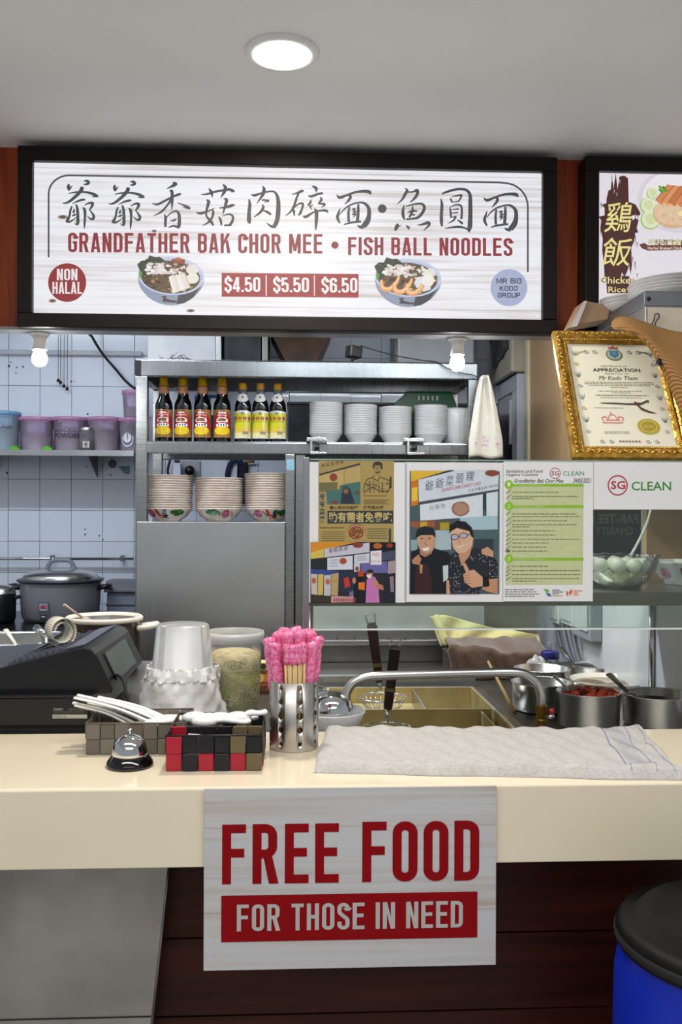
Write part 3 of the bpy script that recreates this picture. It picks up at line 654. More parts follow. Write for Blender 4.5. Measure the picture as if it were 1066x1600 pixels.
# two pictures of noodle bowls
def bowl_picture(cx, cy, prawn):
    pr = Print(fn, 0.0003); R = random.Random(5 if prawn else 3)
    def b(x, y, rx, ry, c, l, n=8, j=.25):
        pr.poly([(cx + x + rx * (1 + R.uniform(-j, j)) * math.cos(2 * PI * i / n), cy + y + ry * (1 + R.uniform(-j, j)) * math.sin(2 * PI * i / n)) for i in range(n)], c, l)
    half = [(52 * math.cos(a), -4 + 44 * math.sin(a)) for a in [PI * i / 16 for i in range(17)]]
    pr.poly([(cx + x * (1 if y < 20 else .98), cy + y) for x, y in half], '8E9BB2', 2)
    pr.poly([(cx + x, cy + y) for x, y in [(8, 38), (20, 37), (34, 28), (44, 14), (50, 2), (46, 6), (24, 18), (12, 22)]], '3A3A42', 3)
    pr.poly([(cx + x, cy + y) for x, y in [(-16, 26), (-6, 25), (-9, 29), (0, 32), (10, 33), (6, 36), (-14, 34), (-12, 29)]], '4A3036', 3)
    pr.ell(cx, cy - 6, 52, 30, 'C9D2EA', 4, 40, 4); pr.ell(cx, cy - 5, 49, 27, 'B9C2DC', 5, 40, 4); pr.ell(cx - 1, cy - 4, 46.5, 25.5, '5A4634', 6, 36, 4)
    for i in range(150):
        a, r = R.uniform(0, 2 * PI), R.random() ** .5
        x, y = 44 * r * math.cos(a), -4 + 23 * r * math.sin(a) + 0.07 * 44 * r * math.cos(a)
        if y < -8 and x < 28: c = R.choice(['E4DCD8', 'D8CCC8', 'F0EAE8', 'C8B0A0', '8A5A3C', 'E8E4E6'])
        elif x < 2: c = R.choice(['7A4A28', '9C6236', '3A2418', 'B87A48', '4E5A2A', '2A2622', '6A5030'])
        else: c = R.choice(['6E6A30', '8A8A48', 'C8C094', '3E5A28', 'D8D0B0', '7A6038'])
        b(x, y, R.uniform(2, 4.5), R.uniform(1.2, 3), c, 7 + i * .02)
    lf = [(-53, -24), (-46, -30), (-38, -30), (-34, -38), (-24, -35), (-18, -36), (-10, -30), (-16, -25), (-24, -22), (-32, -12), (-38, -8), (-44, -4), (-48, -12)]
    pr.poly([(cx + x, cy + y) for x, y in lf], '26381F', 11); pr.poly([(cx - 50, cy - 14), (cx - 45, cy - 12), (cx - 46, cy - 2), (cx - 50, cy - 4)], '5C9A32', 12)
    for i in range(12): b(R.uniform(-46, -18), R.uniform(-32, -14), 3.5, 1.6, R.choice(['31482A', '1B2C18', '3C5530']), 11.5)
    for i in range(50): b(R.uniform(-38, 4), R.uniform(-26, -10), R.uniform(2, 5), R.uniform(1.5, 3), R.choice(['EDE6E2', 'DDD2CE', 'F5F1F0', 'CDB7AA']), 12)
    if prawn:
        for k, (x, y) in enumerate(((-30, 6), (-10, 10), (10, 12))):
            arc = [(cx + x + 14 * math.cos(t), cy + y + 8 * math.sin(t) - 2, 8 - 5 * abs(i - 3) / 5) for i, t in enumerate([PI * (.95 - .2 * j) for j in range(7)])]
            arc = [(cx + x - 12, cy + y - 8, 5), (cx + x - 10, cy + y + 4, 8), (cx + x, cy + y + 6, 8), (cx + x + 10, cy + y - 2, 7), (cx + x + 16, cy + y - 14, 4)]
            pr.brush(arc, 'E8A05C', 13 + k); pr.brush([(p[0], p[1] - 1, p[2] * .4) for p in arc], 'F6CFA0', 14 + k)
        b(24, 2, 14, 12, 'E4E4E6', 13); b(31, -2, 10, 10, 'F3EFE6', 17, 14, .04)
        b(34, -14, 10, 7, 'E6E4DC', 14)
    else:
        for k in range(4):
            x = -1 + k * 6; pr.poly([(cx + x - 3, cy - 4 - k), (cx + x + 4, cy - 8 - k), (cx + x + 13, cy + 18 - k * 2), (cx + x + 4, cy + 22 - k * 2)], ['F4EDE6', 'E9DFD8', 'F6F0EA', 'EDE4DD'][k], 13 + k)
            pr.stroke([(cx + x + 4, cy - 7 - k), (cx + x + 13, cy + 18 - k * 2)], 1, 'B99E8C', 13.5 + k)
        b(33, -16, 10, 8, 'E9E4DA', 13, 14, .05); b(34, -2, 9.5, 8.5, 'EFEAE0', 14, 14, .05); b(26, 2, 6, 6, 'D8D29A', 13)
        pr.poly([(cx + x, cy + y) for x, y in [(1, -32), (12, -35), (22, -31), (21, -24), (10, -25), (1, -27)]], '8E4722', 13); pr.poly([(cx + x, cy + y) for x, y in [(1, -32), (12, -35), (22, -31), (11, -30)]], 'B8673A', 14)
    return pr.done('bowl_picture', INK_LIT, sg)
bowl_picture(267.5, 437, False); bowl_picture(638, 440, True)

# ---------------------------------------------------------------- neighbouring chicken rice sign
XA = P(933.5, 380, YS).x; XB = XA + 0.9
ZA1 = P(934, 270, YS).z; ZA0 = Z0
sg2 = thing('chicken_rice_sign', 'backlit chicken rice sign at the right with yellow characters on brown brush stroke', 'sign', ((XA + XB) / 2, YS, ZA0 - 0.04))
sign_box(sg2, XA, XB, ZA0, ZA1, 0.043, mat('backlit_pale_panel', 'ECE6EE', 0.5, vary=0.02, emit=0.98 * SIGN_STRENGTH))
R = random.Random(2)
pr = Print(fn)
BR = '4A231D'
z2 = lambda x, y: (860 + x / 5.175, 240 + y / 5.175)
out = [(470, 300), (490, 290), (500, 160), (512, 290), (530, 155), (545, 290), (560, 185), (600, 178), (630, 200), (635, 390), (690, 410), (730, 480), (725, 500), (660, 500), (665, 540), (690, 520), (715, 540), (700, 600), (712, 640), (690, 640), (675, 720), (655, 760),
       (662, 900), (650, 980), (640, 900), (620, 960), (600, 1000), (580, 960), (570, 1000), (440, 1000), (435, 900), (420, 780), (425, 690), (405, 600), (412, 540), (390, 510), (440, 500), (440, 440), (415, 415), (455, 400), (455, 370)]
pr.poly([z2(*p) for p in out], BR, 1)
pr.poly([z2(*p) for p in [(450, 990), (640, 990), (640, 1130), (460, 1130)]], BR, 1)
for i in range(26):
    x, y = R.uniform(400, 720), R.uniform(380, 1000); pr.stroke([z2(x, y), z2(x + R.uniform(-6, 6), y + R.uniform(30, 80))], [1.6, .3], BR, 1)
for i in range(14):
    x, y = R.choice([R.uniform(490, 600), R.uniform(640, 700)]), R.choice([R.uniform(190, 330), R.uniform(480, 560)]); pr.stroke([z2(x, y), z2(x, y + 30)], [1.2, .3], 'D9CBD2', 1.5)
pr.done('brush_patch', INK_LIT, sg2)
pr = Print(fn)
for t_, bx in (('鷄', (436, 392, 662, 636)), ('飯', (418, 680, 664, 910))):
    a, b_ = z2(bx[0], bx[1]), z2(bx[2], bx[3]); pr.text(t_, a[0], a[1], b_[0], b_[1], 'EFE394', 3, 0.004, 0.16)
for t_, bx in (('Chicken', (402, 995, 690, 1052)), ('Rice', (470, 1075, 612, 1122))):
    a, b_ = z2(bx[0], bx[1]), z2(bx[2], bx[3])
    pr.text(t_, a[0], a[1], b_[0], b_[1], BR, 2, 0.06); pr.text(t_, a[0], a[1], b_[0], b_[1], 'EFE3A4', 3, 0.012)
pr.done('yellow_lettering', INK_LIT, sg2)
pr = Print(fn)
pr.ell(1062, 312, 66, 52, 'DDD6DE', 1, 40); pr.ell(1062, 310, 58, 45, 'F1EDF2', 1.5, 40)
for x, y, rx in ((826, 320, 48), (790, 420, 66), (810, 535, 80)):
    a = z2(x, y); k = rx / 5.175
    pr.ell(a[0], a[1], k, k, 'A9C86A', 2, 24, 30); pr.ell(a[0] + .6, a[1] - .8, k * .9, k * .9, 'E4EBC8', 2.3, 24, 30); pr.ell(a[0] + 1, a[1] - 1, k * .55, k * .55, 'D3DFA8', 2.6, 16)
a = z2(1000, 480); pr.ell(a[0], a[1], 33, 24, 'D9B48E', 3, 30); pr.ell(a[0], a[1] - 2, 31, 21, 'E5C6A2', 3.3, 30)
for i in range(60): pr.blob(a[0] + R.uniform(-26, 26), a[1] + R.uniform(-14, 19), 1.8, .8, R.choice(['F0DABC', 'D8A878', 'E8C8A0']), 3.6, 6)
for i in range(7):
    x, y = 850 + i * 52, 380 + i * 6
    q = [z2(x, y), z2(x + 100, y - 130), z2(x + 160, y - 120), z2(x + 60, y + 40)]
    pr.poly(q, ['D88A54', 'E09A66', 'C97A48'][i % 3], 4 + i * .3); pr.stroke([q[0], q[1]], 1.2, 'A9562C', 4.1 + i * .3); pr.stroke([q[3], q[2]], 1.4, 'F3D3B2', 4.1 + i * .3)
for i in range(12): aa = z2(915 + R.uniform(-28, 28), 290 + R.uniform(-25, 25)); pr.blob(aa[0], aa[1], 2.6, 2.2, R.choice(['5A9A2E', '72B040', '3F7A22']), 8, 7)
aa = z2(1055, 485); pr.ell(aa[0], aa[1], 4, 4, 'F4E9A0', 8)
pr.poly([z2(*p) for p in [(720, 735), (760, 722), (790, 740), (1066, 735), (1150, 740), (1150, 778), (790, 785), (740, 765)]], '6A3A2C', 2)
a, b_ = z2(790, 692), z2(1130, 742); pr.text('藥材油雞飯', a[0], a[1], b_[0], b_[1], '5A2E22', 3, 0.09); pr.text('藥材油雞飯', a[0], a[1], b_[0], b_[1], 'E9DDB0', 4, 0.01)
a, b_ = z2(790, 752), z2(1160, 776); pr.text('Herbal Braised Chicken Rice', a[0], a[1], b_[0], b_[1], 'F2E9D2', 4, 0.015)
pr.done('chicken_rice_picture', INK_LIT, sg2)

# ---------------------------------------------------------------- FREE FOOD board on the counter front
YFB = YF - 0.002
fx0, fx1 = P(319, 1370, YFB).x, P(774.5, 1370, YFB).x; fz1 = P(533, 1229.5, YFB).z; fz0 = P(533, 1510.5, YFB).z
fb = thing('free_food_board', 'white plank print board with red FREE FOOD lettering on counter front', 'notice board', ((fx0 + fx1) / 2, YFB, fz0))
obj('board', MB().box(fx0, fx1, YFB - 0.005, YFB, fz0, fz1), M_BOARDWOOD, fb, bevel=0.0006, world=True)
def bfn(u, v, l):                                     # u, v in the board's own frame, scaled like the picture
    return Vector((fx0 + (u - 319) / 455.5 * (fx1 - fx0), YFB - 0.005 - l, fz1 - (v - 1229.5) / 281 * (fz1 - fz0)))
DR = '8A0810'
pr = Print(bfn); pr.block('FREE', 347, 1284.5, 527.5, 1377, DR, 1, .40, .145, .108); pr.done('free_food_lettering', INK_MATTE, fb); pr = Print(bfn); pr.block('FOOD', 564, 1283, 747.5, 1377, DR, 1, .40, .145, .095); pr.done('free_food_lettering', INK_MATTE, fb)
pr = Print(bfn); pr.rect(346, 1394.5, 745, 1466.5, DR, 1); pr.done('red_bar', INK_MATTE, fb)
pr = Print(bfn); pr.words('white_lettering', INK_MATTE, fb, 'FOR THOSE IN NEED', 370, 1408.5, 722, 1450, 'B9B4B0', 2, .40, .135, .10)
# ================================================================ BACK OF THE KITCHEN
def cyl_fn(r, zc=0.0, r2=None, h=1.0, a=-PI / 2, cx=0, cy=0):
    """paper on a (tapered) cylinder: u metres along the arc from its middle, v height"""
    def f(u, v, l):
        rr = r + ((r2 if r2 is not None else r) - r) * (v / h) + l
        t = a + u / r
        return (cx + rr * math.cos(t), cy + rr * math.sin(t), zc + v)
    return f
# bulbs under the fascia
def bulb(px, label):
    p = P(px, 524, 2.80)
    o = thing('light_bulb', label, 'light bulb', (p.x, 2.80, SOFF - 0.0092))
    obj('lamp_holder', MB().lathe([(0.0, 0), (0.029, 0), (0.029, -0.006), (0.024, -0.010), (0.018, -0.018), (0.0175, -0.028), (0.0205, -0.046), (0.023, -0.05), (0.019, -0.052), (0.0, -0.052)], 24), mat('white_lamp_holder', 'E8E4DC', 0.4, vary=0.04), o)
    obj('bulb', MB().lathe([(0.012, -0.05), (0.0165, -0.056), (0.0215, -0.068), (0.0225, -0.078), (0.020, -0.089), (0.013, -0.097), (0.0001, -0.1)], 24), mat('glowing_bulb', 'FFFFFF', 0.4, vary=0, emit=BULB_STRENGTH), o)
bulb(62, 'glowing white bulb under the fascia above the pink tubs')
bulb(715, 'glowing white bulb under the fascia above the white bowls')

# wall shelf
YH = 4.2
zs0, zs1 = P(100, 712, YH).z, P(100, 703.5, YH).z
ws = thing('wall_shelf', 'long steel wall shelf holding plastic tubs', 'shelf', (-1.2, 4.35, zs0))
xr = P(209, 700, YH).x
obj('shelf_board', MB().box(-1.88, xr, YH, YB - 0.007, zs1 - 0.004, zs1), STEEL_H, ws, world=True)
obj('front_lip', MB().box(-1.88, xr, YH - 0.002, YH + 0.001, zs0, zs1 + 0.001), STEEL_H, ws, world=True)
for bx in (-1.45, -0.95): obj('bracket', MB().prism([(YH + .03, zs1 - .005), (YB - .008, zs1 - .005), (YB - .008, zs1 - .11)], bx, bx + .004, 'x'), STEEL_D, ws, world=True)

M_PINKP = glass_mat('pink_plastic', 'F2B4E4', 0.2, 0.5)
M_BLUEP = glass_mat('blue_plastic', '8FC4EA', 0.2, 0.6)
M_TUBP = glass_mat('lilac_tub_plastic', 'E6D6EC', 0.2, 0.30)
M_FLOUR = mat('white_powder', 'E8E4DA', 0.9, vary=0.06)
M_BEIGEP = mat('beige_powder', 'C9C0AC', 0.9, vary=0.08)
M_DARKP = mat('dark_spice', '4A4048', 0.9, vary=0.2, scale=40)
def tub(label, px, w, ytop, Y, rimmat, wallmat, cont, ycont, text=None, zbase=None, ty=0.5, tw=0.8):
    k = Y / F; r = w / 2 * k; zb = zs1 if zbase is None else zbase
    x = P(px, 690, Y).x; h = P(px, ytop, Y).z - zb
    o = thing('storage_tub', label, 'storage tub', (x, Y, zb + 0.0005), 0, 'plastic tubs on the wall shelf')
    obj('tub_wall', MB().lathe([(0.0001, 0), (r * .80, 0), (r * .83, .006), (r * .97, h - .014), (r, h - .012)], 28), wallmat, o)
    obj('lid', MB().lathe([(r * .985, h - .018), (r * 1.03, h - .016), (r * 1.03, h - .004), (r * .99, h), (r * .9, h - .001), (r * .86, h - .005), (0.0001, h - .006)], 28), rimmat, o)
    if cont is not None:
        hc = P(px, ycont, Y).z - zb
        obj('contents', MB().lathe([(0.0001, .003), (r * .76, .003), (r * (.80 + .15 * hc / h), hc - .004), (r * .5, hc + .003), (0.0001, hc + .005)], 24), cont, o)
    if text:
        pr = Print(cyl_fn(r * .9)); n = len(text)
        for i, tx in enumerate(text):
            z = h * ty - i * 0.027; pr.text(tx, -r * tw, z + .022, r * tw, z, '2A2A30', 3, 0.01, 0.1)
        pr.done('marker_lettering', INK, o, world=False)
    return o
tub('blue lidded tub of white powder at the left end of wall shelf', 4, 54, 644, 4.30, M_BLUEP, glass_mat('pale_blue_tub_plastic', 'D4E4F4', .2, .35), M_FLOUR, 668, ['SUGAR'], ty=.55)
t2 = tub('pink lidded tub half full of white powder with spoon standing inside', 57, 53, 653, 4.32, M_PINKP, M_TUBP, M_FLOUR, 681)
obj('spoon_handle', MB().tube([(-.005, 0, .03), (-.03, .01, .09)], .004, 6), M_BLACK, t2)
tub('pink lidded tub with handwritten CHICKEN POWDER lettering', 110, 54, 653, 4.33, M_PINKP, M_TUBP, M_BEIGEP, 680, ['CHICKEN', 'POWDER'], ty=.55)
tub('pink lidded tub of beige powder right of the glass jar', 164, 53, 653, 4.30, M_PINKP, M_TUBP, M_BEIGEP, 672)
tub('pink lidded tub behind the small glass jar', 137, 31, 657, 4.43, M_PINKP, M_TUBP, M_DARKP, 685)
t6 = tub('lilac tub of dark spice beside the steel shelf with white label', 206, 40, 654, 4.28, M_PINKP, M_TUBP, M_DARKP, 664)
pr = Print(cyl_fn(.052)); pr.ell(-.012, .055, .028, .036, 'E8E8EC', 2); pr.ell(-.012, .055, .024, .031, '60687E', 3); pr.ell(-.012, .06, .019, .022, 'D8DAE2', 4); pr.done('paper_label', INK, t6, world=False)
tub('small pink lidded tub stacked on the lilac spice tub', 209, 36, 611, 4.28, M_PINKP, M_TUBP, M_DARKP, 637, zbase=t6.location.z + (P(206, 654, 4.28).z - zs1))
# glass jar
Yj = 4.24; pj = P(136, 690, Yj); rj = 11.5 * Yj / F; hj = P(136, 668, Yj).z - zs1
j = thing('glass_jar', 'small round glass jar with steel lid and red printed label', 'jar', (pj.x, Yj, zs1 + .0005))
obj('jar_body', MB().lathe([(.0001, 0), (rj, .001), (rj, hj * .78), (rj * .9, hj * .86), (rj * .9, hj * .9)], 24), PLASTIC_CLEAR, j)
obj('contents', MB().lathe([(.0001, .003), (rj * .92, .003), (rj * .92, hj * .5), (.0001, hj * .52)], 20), mat('brown_grey_spice', '8A8078', .9, vary=.2, scale=60), j)
obj('lid', MB().lathe([(rj * .98, hj * .86), (rj * 1.0, hj * .98), (rj * .9, hj), (.0001, hj)], 24), POTSTEEL, j)
pr = Print(cyl_fn(rj)); pr.rect(-.011, .042, .016, .012, 'E8E6E4', 2); pr.blob(.002, .028, .006, .006, 'A82A24', 3); pr.done('paper_label', INK, j, world=False)
for px, lb in ((23, 'green plastic clip beneath the blue lidded tub'), (74, 'green plastic clip beneath the half full pink tub')):
    p = P(px, 697, 4.22)
    o = thing('green_clip', lb, 'clip', (p.x, 4.222, zs1 + .0005), 0, 'green clips on the wall shelf')
    obj('jaw', MB().prism([(-.02, 0), (.02, 0), (.024, .006), (.012, .011), (-.012, .016), (-.022, .012)], -.008, .008), mat('green_plastic', '58B418', .35, vary=.08), o, bevel=.002)
    obj('lever', MB().tube([(-.018, 0, .012), (.0, 0, .017), (.02, 0, .012)], .003, 6), mat('green_plastic', '58B418'), o)

# wall rail, trunking, cables, hanging strings
zr = P(100, 873, 4.44)
o = thing('wall_rail', 'thin steel rail on tiled wall above the rice cooker', 'rail', (zr.x, 4.44, zr.z))
obj('bar', MB().tube([(-1.85, 4.44, zr.z), (P(209, 873, 4.44).x, 4.44, zr.z)], .007, 8), CHROME, o, world=True)
for px in (80, 190): q = P(px, 873, 4.44); obj('bracket', MB().box(q.x - .005, q.x + .005, 4.43, YB - .006, q.z - .012, q.z + .016), STEEL_D, o, bevel=.002, world=True)
q = P(100, 551, 4.48)
o = thing('cable_trunking', 'white plastic cable trunking along the top of tiled wall', 'trunking', (q.x, 4.48, q.z - .012))
obj('channel', MB().box(-1.85, P(222, 551, 4.48).x, 4.468, YB - .0065, q.z - .012, q.z + .008), M_WHITEP, o, bevel=.002, world=True)
obj('cover', MB().box(-1.85, P(222, 551, 4.48).x, 4.462, 4.4675, q.z - .013, q.z + .009), mat('grey_plastic', 'B4B8C2', .4), o, bevel=.001, world=True)
pts = [Vector((P(138, 505, 4.35).x, 4.35, 2.749)), P(138, 505, 4.35), P(145, 528, 4.35), P(162, 555, 4.38), P(180, 576, 4.40), P(196, 595, 4.40), P(211, 607, 4.40), P(225, 610, 4.41)]
tag(obj('black_cable', MB().tube([Vector(p) for p in catmull([tuple(p) for p in pts], 6)], .006, 8), M_RUBBER), 'thick black cable hanging down the tiled wall beside the bulb', 'cable')
for i, (px, y1) in enumerate(((91, 595), (94.5, 598), (100, 604), (105, 608))):
    a, b_ = P(px, 500, 4.46), P(px, y1, 4.46)
    o = thing('hanging_string', ['leftmost', 'second from left', 'third from left', 'rightmost'][i] + ' thin weighted string hanging on tiled wall by the bulb', 'string', (b_.x, 4.46, b_.z), 0, 'strings hanging by the left bulb')
    obj('cord', MB().tube([(0, 0, 0), (0, 0, a.z - b_.z)], .0013, 5), mat('grey_string', '6A6A70', .8), o)
    obj('weight', MB().lathe([(.0001, -.006), (.007, -.005), (.0075, .004), (.003, .010), (.0001, .011)], 10), M_RUBBER, o)
for i, (px, py) in enumerate(((17, 566), (14, 572), (26, 574), (36, 573), (25, 583), (111, 596), (116, 596), (137, 647), (135, 729), (11, 739), (173, 742), (133, 827), (133, 835), (155, 837), (161, 843))):
    q = P(px, py, 4.4925); obj('screw_hole', MB().lathe([(.0001, -.001), (random.uniform(.003, .006), 0)], 8, sm=False).xform(Matrix.Translation(q) @ Matrix.Rotation(PI / 2, 4, 'X')), M_RUBBER, wb, world=True)
q = P(176, 725, 4.4925); tag(obj('drain_cap', MB().lathe([(.0001, .012), (.016, .012), (.019, .006), (.019, 0)], 20).xform(Matrix.Translation(q) @ Matrix.Rotation(PI / 2, 4, 'X')), mat('grey_cap', '6E7078', .5)), 'round grey cap on tiled wall below the shelf', 'cap')
pr = Print(plane_fn(4.493)); pr.poly([(184, 728), (203, 728), (203, 741), (194, 740), (190, 735)], '6E8CA4', 1)
st = pr.done('wall_sticker', INK, None); tag(st, 'torn pale blue sticker on tiled wall below the shelf', 'sticker')

# back table, rice cooker and neighbours
ZT = P(92, 969, 4.1).z
bt = thing('back_table', 'black topped kitchen table below the rice cooker', 'table', (-1.2, 4.1, 0))
obj('table_top', MB().box(-1.88, -0.62, 3.72, YB - .01, ZT - .03, ZT), mat('black_table_top', '17181B', .25, vary=.15), bt, bevel=.003, world=True)
obj('steel_edge', MB().box(-1.88, -0.62, 3.712, 3.7195, ZT - .034, ZT + .003), STEEL_H, bt, world=True)
for x in (-1.8, -0.7): obj('leg', MB().box(x - .02, x + .02, 3.75, 3.79, 0, ZT - .031), STEEL_D, bt, world=True)
obj('lower_panel', MB().box(-1.88, -0.62, 3.80, 3.82, .1, ZT - .031), M_BLACK, bt, world=True)
q = P(93, 968, 4.1); k = 4.1 / F
rc = thing('rice_cooker', 'large grey commercial rice cooker with domed steel lid', 'rice cooker', (q.x, 4.12, ZT + .0005))
rr, hb = 61 * k, P(93, 908, 4.1).z - ZT
M_RC = mat('grey_enamel_body', '7C7B82', .35, vary=.04, coat=.2)
obj('body', MB().lathe([(.0001, .004), (rr * .90, .004), (rr * .95, .02), (rr * .985, hb * .5), (rr, hb)], 48), M_RC, rc)
obj('rim', MB().lathe([(rr, hb - .004), (rr * 1.06, hb), (rr * 1.07, hb + .008), (rr * 1.0, hb + .012), (rr * .93, hb + .010)], 48), mat('dark_blue_grey_rim', '3A3E4C', .3), rc)
ld = obj('lid', MB().lathe([(rr * .93, hb + .008), (rr * .93, hb + .018), (rr * .90, hb + .028), (rr * .75, hb + .040), (rr * .4, hb + .05), (.0001, hb + .053)], 48), POTSTEEL, rc)
hz = hb + .048
obj('handle', MB().tube(catmull([(-.062, 0, hz - .004), (-.052, 0, hz + .022), (-.035, 0, hz + .040), (0, 0, hz + .042), (.035, 0, hz + .040), (.052, 0, hz + .022), (.062, 0, hz - .004)], 4), .0095, 8), mat('grey_plastic_handle', '747C88', .4), ld)
for s_ in (-1, 1):
    obj('side_handle', MB().tube(catmull([(s_ * rr * .97, -.03, hb - .03), (s_ * (rr + .035), -.028, hb - .022), (s_ * (rr + .035), .028, hb - .022), (s_ * rr * .97, .03, hb - .03)], 4), .010, 8), M_BLACK, rc)
pa = -PI / 2 - .16
def rcf(u, v, l): return cyl_fn(rr * .99, 0, rr * .99, 1, pa)(u, v, l)
pr = Print(rcf, .001); pr.poly([(-.026, .02), (.026, .02), (.024, .092), (-.024, .092)], '4E4E56', 3); pr.rect(-.019, .088, .017, .056, '8C90A0', 4); pr.rect(-.014, .040, .012, .024, '25252B', 4); pr.rect(-.009, .034, .007, .029, 'C8C8CC', 5)
pr.poly([(-.012, .066), (.010, .066), (.013, .080), (.006, .073), (-.001, .083), (-.008, .073), (-.015, .080)], 'A82A38', 5); pr.rect(-.011, .061, -.003, .058, 'D8D8DE', 5); pr.rect(.001, .061, .009, .058, 'D8D8DE', 5)
pr.done('control_panel', INK, rc, world=False)
q = P(0, 970, 4.0)
o = thing('black_cooker', 'black cooker at the left edge beside the rice cooker', 'cooker', (q.x - .01, 4.02, ZT + .0005))
obj('body', MB().lathe([(.0001, 0), (.062, 0), (.068, .02), (.070, .11), (.066, .125)], 32), M_BLACK, o)
obj('lid', MB().lathe([(.069, .125), (.066, .14), (.05, .155), (.0001, .16)], 32), POTSTEEL, o)
obj('side_handle', MB().box(.066, .085, -.02, .02, .10, .115), M_BLACK, o, bevel=.004)
q = P(188, 952, 4.2)
o = thing('grey_bin', 'blue grey lidded plastic bin right of the rice cooker', 'bin', (q.x + .02, 4.25, ZT + .0005))
M_BIN = mat('blue_grey_plastic', '7C8496', .4, vary=.05)
obj('bin_body', MB().box(-.075, .07, -.08, .1, 0, .115), M_BIN, o, bevel=.008)
obj('band', MB().box(-.078, .073, -.083, .103, .055, .060), mat('dark_band', '3E424C', .5), o)
obj('lid', MB().prism([(-.095, .115), (.10, .115), (.10, .128), (.055, .165), (-.04, .165), (-.095, .128)], -.085, .08, 'x'), mat('grey_lid_plastic', '6E6F78', .45), o, bevel=.004)

# ================================================================ STEEL SHELF UNIT
YU_, YV_ = 3.40, 3.84
SHS = steel_mat('shelf_unit_steel', '9A9D9F', .27, (60, 1, 1), dirt=.2); SHV = steel_mat('shelf_post_steel', 'A8ABAD', .27, (1, 1, 60), dirt=.2)
sx = lambda px: P(px, 700, YU_).x
sz = lambda py: P(480, py, YU_).z
su = thing('steel_shelf_unit', 'tall stainless steel shelf unit with closed lower cabinet', 'shelf unit', (sx(330), 3.6, 0))
xL, xM, xR = sx(211.5), sx(478), sx(746)
def rail(x0, x1, y0, y1, z0, z1, nm='rail', m=None): obj(nm, MB().box(x0, x1, y0, y1, z0, z1), {STEEL: SHV, None: SHS}.get(m, m), su, bevel=.003, world=True)
zt0, zt1 = sz(590), sz(565)
rail(xL, xR, YU_, YU_ + .03, zt0, zt1); rail(xL, xR, YV_ - .03, YV_, zt0, zt1)
rail(xL, xL + .03, YU_ + .031, YV_ - .031, zt0, zt1, 'rail', STEEL); rail(xR - .03, xR, YU_ + .031, YV_ - .031, zt0, zt1, 'rail', STEEL)
rail(xL, xR, YU_, YV_, zt1 + .0005, zt1 + .003, 'top_plate'); rail(xL + .031, xR - .031, YU_ + .031, YV_ - .031, zt1 - .008, zt1 - .004, 'under_plate', STEEL_D)
zm0, zm1 = sz(709.5), sz(692)
rail(sx(228), xR - .03, YU_ + .001, YU_ + .03, zm0, zm1); rail(xL + .035, xR - .03, YV_ - .03, YV_ - .001, zm0, zm1)
rail(xL + .035, xR - .03, YU_, YV_, zm1 + .0005, zm1 + .003, 'shelf_plate')
for (x0, x1, y0, y1) in ((xL, sx(230), YU_, YU_ + .04), (xL, xL + .04, YV_ - .04, YV_), (sx(732), xR, YU_, YU_ + .035), (xR - .035, xR, YV_ - .035, YV_)):
    rail(x0, x1, y0, y1, 0.02, zt0 - .0005, 'post', STEEL)
zc = sz(816)
rail(sx(446), sx(461), YU_, YU_ + .04, 0.02, zm0 - .0005, 'post', STEEL); rail(sx(461.5), sx(478), YU_ + .012, YU_ + .04, 0.02, zm0 - .0005, 'post', STEEL)
rail(sx(230) + .001, sx(446) - .001, YU_ + .005, YV_ - .041, zc - .003, zc, 'cabinet_top')
rail(sx(214.5), sx(446.5), YU_ - .008, YU_ - .001, .1, zc + .001, 'cabinet_door', steel_mat('cabinet_door_steel', 'C6C8C8', .3, (60, 1, 1), dirt=.1, bump=.08))
rail(xL + .041, xM, YV_ - .039, YV_ - .03, .1, zc - .004, 'cabinet_back', STEEL_D)
obj('corner_patch', MB().box(xL - .002, xL + .02, YU_ - .002, YU_, zt0 + .002, zt1 - .002), M_RUBBER, su, world=True)
obj('blue_tape', MB().box(sx(448), sx(460), YU_ - .0015, YU_ - .0003, sz(735), sz(718)), mat('blue_tape', '7FA8B8', .5), su, world=True)
ZM = zm1 + .0035
